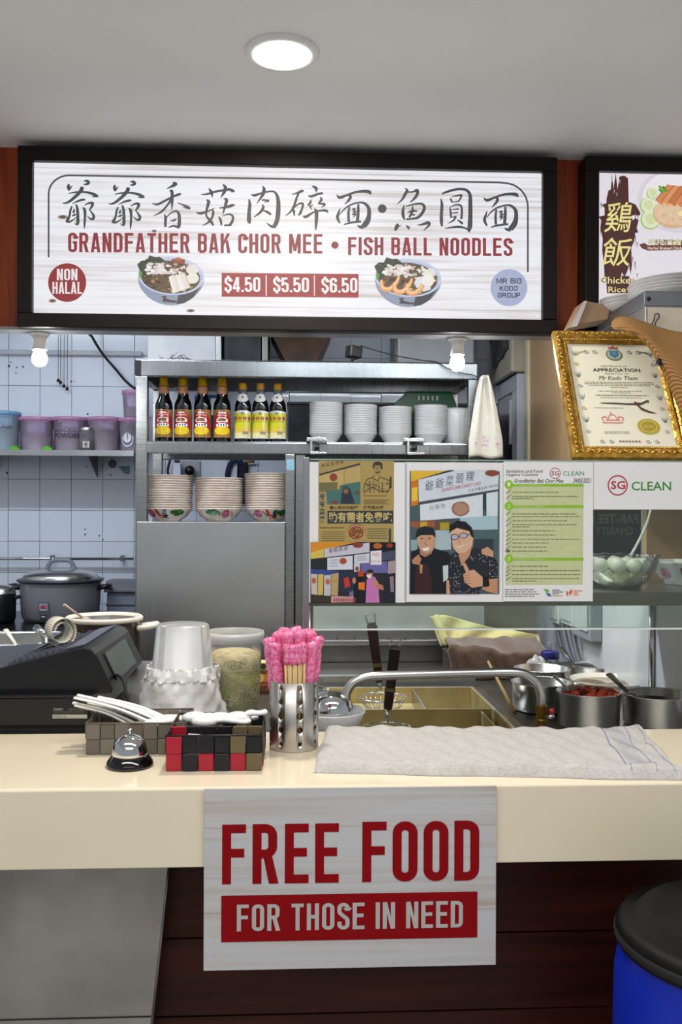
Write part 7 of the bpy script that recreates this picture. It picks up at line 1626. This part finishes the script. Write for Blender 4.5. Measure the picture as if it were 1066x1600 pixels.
for i in range(9):
    for j in range(9):
        x = xk0 + .008 + (xk1 - xk0 - .012) * i / 8.4; z = zk0 + (x - xk0) * math.tan(ang); y = 2.06 + j * .036
        obj('key', MB().hexa([(x, y, z), (x + .011, y, z + .011 * math.tan(ang)), (x + .011, y + .026, z + .011 * math.tan(ang)), (x, y + .026, z), (x + .001, y + .002, z + .005), (x + .010, y + .002, z + .005 + .009 * math.tan(ang)), (x + .010, y + .024, z + .005 + .009 * math.tan(ang)), (x + .001, y + .024, z + .005)]), M_KEY, rg, world=True)
(xa1, za1), (xa2, za2) = rp_(130, 1011), rp_(98, 1018.5)
obj('printer_cover', MB().hexa([(xa2, 2.05, za2 + .001), (xa1, 2.05, za1 + .001), (xa1, 2.40, za1 + .001), (xa2, 2.40, za2 + .001), (xa2, 2.05, za2 + .004), (xa1, 2.05, za1 + .004), (xa1, 2.40, za1 + .004), (xa2, 2.40, za2 + .004)]), mat('blue_grey_cover', '5A6070', .25, vary=.1), rg, world=True)
(xd0, zd0), (xd1, zd1) = rp_(153, 1028), rp_(174, 1071); nx, nzz = (zd0 - zd1), (xd1 - xd0); l_ = math.hypot(nx, nzz); nx, nzz = nx / l_, nzz / l_
dw = []
for e in (.0008, .004):
    for (x, z, y) in ((xd0, zd0, 2.09), (xd1, zd1, 2.09), (xd1, zd1, 2.33), (xd0, zd0, 2.33)): dw.append((x + nx * e, y, z + nzz * e))
obj('customer_display', MB().hexa(dw), mat('grey_green_display_glass', '4E5A58', .08, vary=.1), rg, world=True)
pr = Print(plane_fn(YR0), .0006); pr.rect(82, 1116.5, 136, 1122.5, 'B8B8AE', 1); pr.text('MODEL SE', 84, 1118, 104, 1121, '4A4A48', 2); pr.text('CASIO', 83.5, 1106.5, 98, 1110, 'B0B0AC', 1, .02); pr.text('ELECTRONIC CASH REGISTER', 108, 1107, 135, 1110, '8A8A88', 1)
for y in (1112, 1114): pr.stroke([(84, y), (132, y)], .7, '5A5A58', 1)
pr.done('rating_label', INK, rg)
cbx = [P(176, 1055, 2.1), P(186, 1056, 2.08), P(194, 1066, 2.06), P(198, 1085, 2.04), P(206, 1110, 2.03)]
obj('cable', MB().tube(catmull([tuple(p) for p in cbx], 5), .004, 6), M_RUBBER, rg, world=True)
# receipt paper curl
pc_ = P(93, 985, 2.2); m_ = MB(); n = 60
def curlp(i):
    t = i / n; a = -2.2 + t * 4 * PI * .92; r = .036 - .018 * t
    return (r * math.cos(a) * .95, r * math.sin(a))
for k in range(n):
    (x0, z0), (x1, z1) = curlp(k), curlp(k + 1); m_.poly([(x0, -.029, z0), (x1, -.029, z1), (x1, .029, z1), (x0, .029, z0)], sm=True)
m_.xform(Matrix.Rotation(.55, 4, 'Z'))
pcr = thing('receipt_paper', 'curled strip of white receipt paper on the cash register', 'paper roll', (pc_.x, 2.2, pc_.z))
obj('paper_coil', m_, mat('receipt_paper_white', 'E4E0D2', .7, vary=.04), pcr, solid=.0004)
obj('paper_tail', MB().grid(lambda u, v: (-.03 - .02 * u + .014 * v, -.025 + .05 * v - .01 * u, -.030 - .010 * u), 6, 3), mat('receipt_paper_white', 'E4E0D2'), pcr, solid=.0004)
# steel tray and spoon, small steel tube
q = P(38, 1000, 2.72); zt2 = P(38, 1002, 2.68).z
tr = thing('steel_tray', 'deep steel food tray behind the cash register', 'tray', (q.x, 2.72, CT))
xa_, xb_ = P(-40, 1010, 2.72).x, P(76, 1010, 2.72).x; ya_, yb_ = 2.58, 2.86
for (x0, x1, y0, y1) in ((xa_, xa_ + .002, ya_, yb_), (xb_ - .002, xb_, ya_, yb_), (xa_, xb_, ya_, ya_ + .002), (xa_, xb_, yb_ - .002, yb_)): obj('tray_wall', MB().box(x0, x1, y0, y1, CT, zt2 - .001), POTSTEEL, tr, world=True)
obj('tray_floor', MB().box(xa_ + .003, xb_ - .003, ya_ + .003, yb_ - .003, CT + .06, CT + .062), POTSTEEL, tr, world=True)
m_ = MB().tube([(xa_, ya_, zt2), (xb_, ya_, zt2), (xb_, yb_, zt2), (xa_, yb_, zt2)], .005, 6, closed=True); obj('rolled_rim', m_, POTSTEEL, tr, world=True)
spoon('pale spoon handle sticking out of the steel tray', P(9, 984, 2.75), P(28, 1012, 2.70), .006, mat('ivory_melamine', 'D8D0C0', .4))
a, b_ = P(57, 981, 2.70), P(70, 994, 2.64)
o = thing('steel_tube', 'short steel tube end beside the receipt paper', 'tube', tuple(b_))
obj('tube_body', MB().tube([a, b_], .011, 14), POTSTEEL, o, world=True); obj('tube_stand', MB().tube([b_, Vector((b_.x + .01, b_.y, CT))], .009, 10), STEEL_D, o, world=True)
# enamel pot
q = P(163, 970, 2.78); ztp = P(163, 962, 2.78).z; rp0 = .108
ep = thing('floral_pot', 'dark floral enamel pot with ivory rim behind the register', 'pot', (q.x, 2.78, CT + .0004)); hh = ztp - CT
obj('pot_body', MB().lathe([(.0001, 0), (rp0 * .88, 0), (rp0 * .94, .01), (rp0 * .97, hh - .012)], 48), mat('dark_olive_enamel', '3A3830', .25, vary=.12, coat=.3), ep)
obj('ivory_rim', MB().lathe([(rp0 * .965, hh - .016), (rp0 * 1.04, hh - .013), (rp0 * 1.05, hh - .005), (rp0 * 1.0, hh), (rp0 * .93, hh - .002), (rp0 * .90, hh - .01)], 48), mat('ivory_enamel_rim', 'DCCFC0', .35, vary=.05), ep)
obj('inner_wall', MB().lathe([(rp0 * .90, hh - .011), (rp0 * .86, .03), (.0001, .03)], 48), POTSTEEL, ep)
obj('handle', MB().tube(catmull([(rp0 * .95, -.03, hh - .035), (rp0 + .03, -.028, hh - .030), (rp0 + .045, 0, hh - .026), (rp0 + .03, .028, hh - .030), (rp0 * .95, .03, hh - .035)], 4), .011, 10, flat=.8), mat('ivory_handle', 'DDD4C2', .4), ep)
pr = Print(cyl_fn(rp0 * .965, 0), .0008); R = random.Random(4)
for (u, v, c, s_) in ((-.02, .125, 'A84A8A', .006), (-.008, .120, 'C07A34', .007), (-.028, .112, 'C8B890', .004), (.045, .128, 'C8C090', .004), (.055, .105, 'D0C8A0', .004), (-.055, .118, 'C8B880', .004), (.062, .088, 'B8A860', .004)):
    for k in range(5): pr.ell(u + s_ * .8 * math.cos(k * 1.26), v + s_ * .8 * math.sin(k * 1.26), s_ * .5, s_ * .5, c, 1 + .1 * k, 8)
pr.done('painted_flowers', INK_GLOSS, ep, world=False)
spoon('patterned melamine spoon handle leaning out of floral pot', P(100, 945, 2.70), P(128, 964, 2.72), .007, mat('speckled_melamine', 'C8B4A0', .4, vary=.3, scale=90))

# ================================================================ ON THE COUNTER
# upturned plastic tubs in a slipped bag
q = P(284, 1040, 2.09); zt3 = P(284, 975, 2.09).z - CT
tbm = MB().lathe([(.0001, .118), (.054, .118), (.058, .114), (.070, .006), (.073, .004), (.073, 0), (.071, 0), (.0675, .006), (.0565, .112), (.0001, .115)], 40).mesh('takeaway_tub', PLASTIC_FROST)
base = zt3 - .118
for i in range(5):
    z = CT + .0006 + base * i / 4
    o = link('takeaway_tub', tbm, None, (q.x + (.0006 * i), 2.09, z)); o.rotation_euler = (0, 0, i * .7)
    tag(o, ('topmost' if i == 4 else 'lowest' if i == 0 else ORD[i]) + ' upturned clear takeaway tub ' + ('of the bagged stack' if i in (0, 4) else 'from the bottom of the bagged stack'), 'plastic tub', 'upturned takeaway tubs in a bag')
def bagw(a, z): return .0042 * math.sin(a * 5 + z * 60) + .0026 * math.sin(a * 12 - z * 130) + .002 * math.sin(a * 21 + z * 190) + .0012 * math.sin(a * 37 - z * 260)
bag = thing('clear_plastic_bag', 'crinkled clear plastic bag slipped down around the tub stack', 'plastic bag', (q.x, 2.09, CT + .0006))
hbag = P(284, 1038, 2.09).z - CT
obj('bag_film', MB().lathe([(.088, 0), (.100, .004), (.099, .012), (.098, .02), (.094, .03), (.091, .04), (.0885, .05), (.0865, .06), (.085, .07), (.084, .08), (.083, .09), (.082, .10)] + [(.082, hbag - .03), (.081, hbag - .022), (.0785, hbag - .012), (.0765, hbag), (.0785, hbag - .004), (.081, hbag - .016)], 110, wob=bagw), glass_mat('milky_bag_film', 'FFFFFF', .3, .5, .3), bag)
# tub of pickled green chillies
q = P(366, 1060, 2.17); rt = 45 * 2.17 / F; hp = P(366, 986, 2.17).z - CT
pk = thing('pickle_tub', 'round clear plastic tub of pickled green chilli rings', 'plastic tub', (q.x, 2.17, CT + .0006))
obj('tub_wall', MB().lathe([(.0001, 0), (rt * .80, 0), (rt * .84, .006), (rt * .97, hp - .02)], 48), PLASTIC_CLEAR, pk)
obj('rim', MB().lathe([(rt * .96, hp - .024), (rt * 1.03, hp - .022), (rt * 1.05, hp - .008), (rt * 1.02, hp), (rt * .98, hp - .002), (rt * .965, hp - .015)], 48), PLASTIC_FROST, pk)
zl = P(366, 1036, 2.17).z - CT
rin = lambda z: rt * (.83 + .13 * z / hp) - .0015
obj('brine', MB().lathe([(.0001, .003), (rin(0) - .003, .004), (rin(zl), zl), (.0001, zl)], 40), mat('green_yellow_brine', 'B8B044', .2, vary=.25, scale=30), pk)
obj('seed_layer', MB().lathe([(rin(zl) + .0006, zl - .012), (rin(zl + .03) + .0004, zl + .022), (rin(zl) * .7, zl + .03), (.0001, zl + .03)], 40), mat('pale_chilli_seeds', 'DCCB98', .6, vary=.2, scale=80, bump=.5), pk)
m_ = MB(); R = random.Random(7)
for i in range(110):
    a, z = R.uniform(-PI, 0), R.uniform(.03, zl + .012); r0 = rin(z) + .0005; s_ = R.uniform(.005, .010); t0 = R.uniform(0, 3)
    c_ = Vector((r0 * math.cos(a), r0 * math.sin(a), z)); e1 = Vector((-math.sin(a), math.cos(a), 0)); e2 = Vector((0, 0, 1)); n_ = 9
    m_.tube([c_ + (e1 * math.cos(t0 + 2 * PI * k / n_) * s_ + e2 * math.sin(t0 + 2 * PI * k / n_) * s_ * R.uniform(.5, .9)) for k in range(n_ if i % 3 else 6)], .0014, 4, closed=bool(i % 3), mi=i % 2)
tag(obj('chilli_rings', m_, [mat('green_chilli', 'BCC058', .3, vary=.2), mat('pale_green_chilli', 'DCD89C', .3, vary=.2)], pk), kind='stuff')
# carton behind
q = P(404, 1080, 2.42)
o = thing('sauce_carton', 'small printed yellow and brown carton behind pickle tub', 'carton', (q.x, 2.42, CT + .0005)); hc = P(404, 1036, 2.42).z - CT
obj('carton_body', MB().box(-.035, .034, 0, .05, 0, hc - .02), mat('brown_print_carton', '8A5A2C', .5, vary=.3, scale=30), o, bevel=.002)
obj('carton_top', MB().prism([(-.035, hc - .0195), (.034, hc - .0195), (.028, hc), (-.028, hc)], .001, .049), mat('cream_carton_top', 'D8C890', .5, vary=.1), o, bevel=.001)
pr = Print(lambda u, v, l: (u, -l, v)); pr.rect(-.034, hc * .62, .033, hc * .35, 'C8862C', 1); pr.ell(.012, hc * .88, .008, .008, '3A3424', 1, 12); pr.blob(.0, hc * .5, .018, .012, 'E0B870', 2); pr.rect(-.034, hc * .3, .033, hc * .22, 'B05A50', 1); pr.done('carton_print', INK, o, world=False)
# chopstick canister with punched holes
q = PZ(460, 1176, CT); rc_ = .0487; yc_ = q.y + rc_ * .93; xc_ = P(459.5, 1120, yc_).x; hcan = P(460, 1062, yc_).z - CT
cn = thing('chopstick_canister', 'perforated stainless steel chopstick canister on the counter', 'canister', (xc_, yc_, CT + .0005))
can = MB().lathe([(.0001, 0), (rc_ - .001, 0), (rc_, .001), (rc_, hcan), (rc_ - .0012, hcan), (rc_ - .0012, .0015), (.0001, .0015)], 72)
cut = MB()
for zpy, rpx in ((1077, 3.0), (1098.5, 4.2), (1120, 5.9), (1142, 4.7), (1164, 3.2)):
    z = P(460, zpy, yc_ - rc_).z - CT; rr_ = rpx * (yc_ - rc_) / F
    for k in range(8):
        a = -PI / 2 + math.radians(14) + k * PI / 4; d_ = Vector((math.cos(a), math.sin(a), 0)); t = Vector((-math.sin(a), math.cos(a), 0)); n = len(cut.v)
        for e in (.7, 1.15):
            for j in range(14): an = 2 * PI * j / 14; cut.v.append(tuple(d_ * rc_ * e + t * rr_ * math.cos(an) + Vector((0, 0, z + rr_ * math.sin(an)))))
        cut.face([n + 13 - j for j in range(14)]); cut.face([n + 14 + j for j in range(14)])
        for j in range(14): j2 = (j + 1) % 14; cut.face((n + j, n + j2, n + 14 + j2, n + 14 + j))
co = obj('can_wall', can, steel_mat('brushed_canister_steel', 'CCCAC6', .38, (40, 40, 1)), cn); cu = obj('hole_cutter', cut, STEEL)
for ob_ in (co, cu):
    bm = bmesh.new(); bm.from_mesh(ob_.data); bmesh.ops.remove_doubles(bm, verts=bm.verts, dist=1e-6); bmesh.ops.recalc_face_normals(bm, faces=bm.faces); bm.to_mesh(ob_.data); bm.free()
cu.location = (xc_, yc_, CT + .0005)
bo_ = co.modifiers.new('holes', 'BOOLEAN'); bo_.operation = 'DIFFERENCE'; bo_.object = cu; bo_.solver = 'EXACT'
dg = bpy.context.evaluated_depsgraph_get(); dg.update(); nm_ = bpy.data.meshes.new_from_object(co.evaluated_get(dg)); co.modifiers.clear(); co.data = nm_; bpy.data.objects.remove(cu)
M_PINK = mat('pink_printed_wrapper', 'D8387E', .32, col2='F0A0C4', scale=160, detail=2); M_PINK2 = glass_mat('clear_pink_wrapper', 'F4A8C4', .1, .35); M_STK = mat('bamboo_chopstick', 'D8BC84', .6, vary=.12, scale=30)
R = random.Random(19)
def packet(x, y, lx, ly, top, label, bare, w=.0185):
    o = thing('chopstick_packet', label, 'chopsticks', (xc_ + x, yc_ + y, CT + .003), 0, 'wrapped chopsticks in the canister')
    p0 = Vector((0, 0, 0)); p1 = Vector((lx, ly, top)); d_ = (p1 - p0)
    for k in (-1, 1): obj('stick', MB().tube([p0 + Vector((k * .0032, 0, 0)), p0 + d_ * .93 + Vector((k * .0032, 0, 0))], .0027, 6), M_STK, o)
    pts = [p0 + d_ * t for t in (.55, .64, .74, .85, .92, .96, 1.0, 1.03)]
    w = w * (.62 if bare else 1)
    if bare: pts = [p0 + d_ * t for t in (.84, .88, .92, .96, 1.0, 1.03)]
    ph = R.uniform(0, 6)
    m_ = MB().tube([p + Vector((.0015 * math.sin(i * 2 + ph), .001 * math.cos(i * 3 + ph), 0)) for i, p in enumerate(pts)], ([w * .62] * (len(pts) - 3) + [w * .66, w * .75, w * .5]), 8, flat=.62)
    obj('wrapper', m_, M_PINK, o)
    fr = MB()
    for k in range(5): a = k * 1.3 + ph; fr.poly([p1 + Vector((.006 * math.cos(a), .004 * math.sin(a), -.004)), p1 + Vector((.007 * math.cos(a + .8), .005 * math.sin(a + .8), -.004)), p1 + Vector((.010 * math.cos(a + .5), .007 * math.sin(a + .5), .011 + .004 * math.sin(a)))])
    obj('wrapper_end', fr, M_PINK2, o)
H_ = P(460, 1000, yc_).z - CT
spec = [(-.026, -.006, -.024, 0, H_ - .004, False), (-.020, -.014, -.018, -.008, H_ - .012, False), (.024, -.008, .022, 0, H_ - .002, False), (.018, -.016, .016, -.008, H_ - .010, False), (-.010, -.030, -.004, -.010, H_ - .012, True), (-.002, -.033, -.002, -.010, H_ - .014, True), (.007, -.033, 0, -.010, H_ - .012, True), (.015, -.029, .002, -.010, H_ - .010, True),
        (-.018, .004, -.014, .004, H_ + .006, False), (-.006, -.008, -.006, -.004, H_ + .008, False), (.008, -.006, .004, -.004, H_ + .010, False), (.020, .004, .012, .004, H_ + .006, False), (-.012, .020, -.008, .012, H_ + .010, False), (.003, .022, 0, .014, H_ + .012, False), (.016, .020, .010, .012, H_ + .008, False), (0, .006, 0, .002, H_ + .013, False)]
nmz = ['pink wrapped chopsticks leaning furthest left in the canister', 'pink wrapped chopsticks second from the left at canister front', 'pink wrapped chopsticks leaning furthest right in the canister', 'pink wrapped chopsticks second from the right at canister front',
       'bare chopsticks with pink top, leftmost of the four bare pairs', 'bare chopsticks with pink top, second of four bare pairs', 'bare chopsticks with pink top, third of four bare pairs', 'bare chopsticks with pink top, rightmost of the four bare pairs',
       'pink wrapped chopsticks behind the leftmost bare pair', 'pink wrapped chopsticks behind the second bare pair', 'pink wrapped chopsticks behind the third bare pair', 'pink wrapped chopsticks behind the rightmost bare pair',
       'pink wrapped chopsticks at the back left of canister', 'pink wrapped chopsticks at the back middle of canister', 'pink wrapped chopsticks at the back right of canister', 'pink wrapped chopsticks standing in the centre of canister']
for (x, y, lx, ly, tp2, bare), lb in zip(spec, nmz): packet(x, y, lx, ly, tp2, lb, bare)

# woven baskets
def strap_mesh(w, hgt, t, name, m):
    return MB().box(-w / 2, w / 2, -t / 2, t / 2, 0, hgt).mesh(name, m)
def basket(name, label, x0, x1, y0, y1, hgt, ncol, nrow, nside, colors, base_mat, div=None):
    o = thing(name, label, 'basket', ((x0 + x1) / 2, y0, CT + .0005)); cx_ = (x0 + x1) / 2; W = x1 - x0; D = y1 - y0
    obj('base', MB().box(-W / 2 + .002, W / 2 - .002, .002, D - .002, 0, .003), base_mat, o)
    cache = {}
    def strap(x, y, z, w, hh_, rz, m, bulge):
        key = (round(w, 4), round(hh_, 4), m.name)
        if key not in cache: cache[key] = strap_mesh(w, hh_, .003, 'strap', m)
        s_ = link('strap', cache[key], o, (x, y, z)); s_.rotation_euler = (0, 0, rz)
        b = s_.modifiers.new('b', 'BEVEL'); b.width = .0012; b.segments = 1
    ch = hgt / nrow; cw = W / ncol; sw = D / nside
    for r in range(nrow):
        for c in range(ncol):
            k = (r + c) % 2 * .0016
            strap(-W / 2 + cw * (c + .5), .0015 - k, r * ch + .0004, cw - .0012, ch - .0008, 0, colors(r, c, 'f'), 0)
            strap(-W / 2 + cw * (c + .5), D - .0015 + k, r * ch + .0004, cw - .0012, ch - .0008, 0, colors(r, c, 'b'), 0)
            if div: strap(-W / 2 + cw * (c + .5), div, r * ch + .004, cw - .0012, ch - .0008, 0, colors(r, c, 'd'), 0)
        for c in range(nside):
            k = (r + c) % 2 * .0016
            for sd in (-1, 1): strap(sd * (W / 2 - .0015 + k), sw * (c + .5), r * ch + .0004, sw - .0012, ch - .0008, PI / 2, colors(r, c, 's'), 0)
    m_ = MB().tube([(-W / 2, 0, hgt + .001), (W / 2, 0, hgt + .001), (W / 2, D, hgt + .001), (-W / 2, D, hgt + .001)], .002, 6, closed=True); obj('rim_band', m_, base_mat, o)
    return o
M_GRY = mat('grey_brown_strap', '6E665C', .45, vary=.08); M_GRY2 = mat('light_grey_brown_strap', '7C746A', .45, vary=.08)
M_RDS = mat('red_strap', 'B01E34', .4, vary=.08); M_BKS = mat('black_strap', '1A1A20', .4, vary=.1); M_OLV = mat('olive_strap', '6E6244', .45, vary=.08)
q0, q1 = PZ(134, 1180, CT), PZ(290, 1180, CT); zg = P(134, 1132, q0.y).z - CT
gb = basket('grey_basket', 'grey brown woven basket of white plastic spoons', q0.x, q1.x, q0.y, q0.y + .13, zg, 7, 2, 5, lambda r, c, s_: (M_GRY, M_GRY2)[(r + c) % 2], M_GRY)
q2, q3 = PZ(259, 1206, CT), PZ(409, 1206, CT); zr_ = P(300, 1151, q2.y).z - CT
FC = [[M_RDS, M_BKS, M_RDS, M_BKS, M_RDS, M_OLV], [M_RDS, M_BKS, M_BKS, M_BKS, M_OLV, M_BKS]]
def rcol(r, c, s_):
    if s_ == 'f': return FC[r][c % 6]
    if s_ == 's': return [M_RDS, M_BKS, M_BKS, M_OLV][(c + r * 2) % 4] if r == 0 else [M_BKS, M_BKS, M_OLV][c % 3]
    if s_ == 'd': return [M_RDS, M_BKS, M_BKS, M_BKS, M_OLV, M_OLV][c % 6] if r == 1 else M_BKS
    return [M_BKS, M_OLV][(c + r) % 2]
rbk = basket('red_black_basket', 'red black and olive woven basket of white soup spoons', q2.x, q3.x, q2.y, q2.y + .19, zr_, 6, 2, 6, rcol, M_BKS, div=.065)
# white plastic spoons in the grey basket
M_WSP = mat('white_plastic_cutlery', 'ECEBE8', .35, vary=.02)
spots = [((116, 1090), (235, 1128)), ((121, 1086), (245, 1124)), ((114, 1098), (215, 1132)), ((127, 1089), (255, 1122)), ((153, 1089), (262, 1122)), ((117, 1102), (205, 1134)), ((137, 1098), (228, 1128)), ((133, 1092), (268, 1126)), ((146, 1104), (240, 1132)), ((160, 1096), (256, 1128))]
nz2 = ['with the highest tip', 'just right of the highest tip', 'with the leftmost tip', 'in the middle of the upper bunch', 'apart from the bunch on its right', 'lowest on the left', 'in the middle of the bunch', 'reaching furthest right', 'lowest on the right', 'lying on the right of the bunch']
gy = gb.location.y
for i, ((a, b), w_) in enumerate(zip(spots, nz2)):
    Yi = gy + .035 + .008 * i; p0, p1 = P(*a, Yi), P(*b, Yi)
    p1.z = max(p1.z, CT + .035 + .004 * (i % 4)); p0.z = max(p0.z, CT + zg + .006)
    o = thing('plastic_spoon', 'white plastic spoon in grey basket, ' + w_, 'spoon', tuple(p1), 0, 'plastic spoons in the grey basket')
    md = p0.lerp(p1, .55) + Vector((0, 0, .006))
    obj('handle', MB().tube(catmull([tuple(p0), tuple(md), tuple(p1)], 5), .0075, 10, flat=.35), M_WSP, o, world=True)
    obj('bowl', MB().ball(tuple(p1 + Vector((.012, 0, -.002))), .019, 14, 8, sc=(1.6, 1, .45)), M_WSP, o, world=True)
# soup spoons in the red basket
M_SSP = mat('white_melamine_spoon', 'EDEDEB', .18, vary=.02, coat=.3); ry = rbk.location.y
for i, (a, b, w_) in enumerate((((305, 1121), (352, 1123), 'on the left of red basket'), ((345, 1122), (392, 1122), 'in the middle of red basket'), ((372, 1121), (406, 1114), 'with handle raised on the right of red basket'), ((320, 1127), (380, 1128), 'lying lowest in red basket'))):
    Yi = ry + .14 - .016 * i; p0, p1 = P(*a, Yi), P(*b, Yi)
    o = thing('soup_spoon', 'white soup spoon ' + w_, 'spoon', tuple(p0), 0, 'white soup spoons in the red basket')
    obj('bowl', MB().ball(tuple(p0), .021, 16, 10, sc=(1.25, .9, .55)), M_SSP, o, world=True)
    obj('handle', MB().tube(catmull([tuple(p0 + Vector((.012, 0, 0))), tuple(p0.lerp(p1, .5) + Vector((0, 0, .004))), tuple(p1), tuple(p1 + Vector((.012, .004, .002)))], 5), [.011] * 8 + [.009] * 8, 10, flat=.55), M_SSP, o, world=True)
q = P(303, 1148, ry + .03)
o = thing('sauce_sachet', 'small clear silver sachet in front pocket of red basket', 'sachet', (q.x, ry + .03, CT + .004))
obj('sachet_body', MB().prism([(-.012, 0), (.014, 0), (.013, .056), (-.011, .058)], -.003, .003), mat('silver_film', 'B8B6BA', .25, metal=.5, vary=.2), o, bevel=.002)
obj('red_print', MB().box(-.008, .010, -.0038, -.0031, .030, .036), mat('red_strap', 'B01E34'), o)
# call bell
q = PZ(203, 1206.5, CT); yb0 = q.y + .042
be = thing('call_bell', 'chrome call bell with black base on the counter', 'bell', (P(203, 1190, yb0).x, yb0, CT + .0004))
obj('base', MB().lathe([(.0001, 0), (.0425, 0), (.0435, .004), (.041, .010), (.034, .019), (.031, .0215), (.0001, .0215)], 48), mat('glossy_black_base', '08080A', .08, vary=.05, coat=.5), be)
obj('dome', MB().lathe([(.0315, .020), (.0325, .022), (.0325, .027), (.031, .036), (.0265, .046), (.0185, .0535), (.009, .0573), (.0001, .0582)], 48), CHROME, be)
obj('button', MB().lathe([(.0022, .056), (.0022, .064), (.0045, .0645), (.005, .0665), (.003, .0685), (.0001, .069)], 20), CHROME, be)
# grey towel on the counter
A0, A1 = PZ(508, 1144, CT), PZ(1004, 1142, CT); B0, B1 = PZ(489, 1208, CT), PZ(1085, 1226, CT)
B0.y = max(B0.y, YF + .012); B1.y = max(B1.y, YF + .008); A0.y = min(A0.y, YCB - .004); A1.y = min(A1.y, YCB - .004)
def towel(u, v):
    a = A0.lerp(A1, u); b = B0.lerp(B1, u); p = a.lerp(b, v)
    fold = .012 + .007 * math.exp(-((v - .93) / .07) ** 2) + .003 * math.sin(u * 9 + v * 4) * v + .0022 * math.sin(u * 40 + v * 11) + .0016 * math.sin(u * 85 - v * 23) + .002 * math.sin(v * 16 + u * 6)
    e = min(1, min(u, 1 - u) / .02, v / .04, (1 - v) / .035); fold *= math.sqrt(max(0, e * (2 - e)))
    return (p.x + .003 * math.sin(v * 8) * (1 - u), p.y + .004 * math.sin(u * 14), CT + .0008 + fold)
M_TWL = mat('grey_terry_towel', 'C2BFBC', .95, vary=.08, scale=140, bump=.6, sheen=.3)
tw2 = thing('counter_towel', 'folded light grey towel with blue stripes on the counter', 'towel', ((A0.x + B1.x) / 2, 1.8, CT))
obj('cloth', MB().grid(towel, 160, 40), M_TWL, tw2, world=True)
m_ = MB(); m_.poly([p + Vector((0, 0, .0006)) for p in (A0, A1, B1, B0)]); obj('underside', m_, M_TWL, tw2, world=True)
pr = Print(lambda u, v, l: (lambda c: (c[0], c[1], c[2] + .0009 + l))(towel(u, v)), .0002)
for u0, w_, c in ((.855, .0035, '7C8CB4'), (.925, .003, '8C9ABC'), (.972, .0025, '98A4C0')):
    pr.stroke([(u0 + .006 * math.sin(k * .5) , .02 + k * .048) for k in range(21)], w_, c, 1)
for i in range(9): u0 = .872 + i * .005; pr.stroke([(u0, .04 + k * .046) for k in range(20)], .0012, 'A8B2C8', 1)
pr.done('blue_stripes', INK, tw2)

# ================================================================ BARREL
bxc = P(1156, 1500, 1.42).x; Yb_ = 1.42
zl1 = P(1100, 1430, Yb_).z; zb1 = P(975, 1484, Yb_).z
rbl = bxc - P(976, 1490, Yb_).x
ba_ = thing('blue_barrel', 'blue plastic barrel with black lid under the counter at right', 'barrel', (bxc, Yb_, 0))
obj('drum', MB().lathe([(.0001, .01), (rbl * .9, .01), (rbl * 1.03, .10), (rbl * 1.08, zb1 * .5), (rbl * 1.03, zb1 - .05), (rbl * .98, zb1)], 56), mat('blue_barrel_plastic', '0A2AB4', .35, vary=.06), ba_)
obj('lid', MB().lathe([(rbl * .99, zb1 - .004), (rbl * 1.02, zb1), (rbl * 1.02, zb1 + .022), (rbl * .97, zb1 + .035), (rbl * .90, zl1 - .02), (rbl * .78, zl1), (rbl * .7, zl1 - .006), (.0001, zl1 - .01)], 56), mat('black_lid_plastic', '08080A', .55, vary=.1, spec=.25), ba_)
obj('lid_band', MB().lathe([(rbl * 1.022, zb1 + .004), (rbl * 1.035, zb1 + .007), (rbl * 1.035, zb1 + .015), (rbl * 1.022, zb1 + .018)], 56), M_RUBBER, ba_)
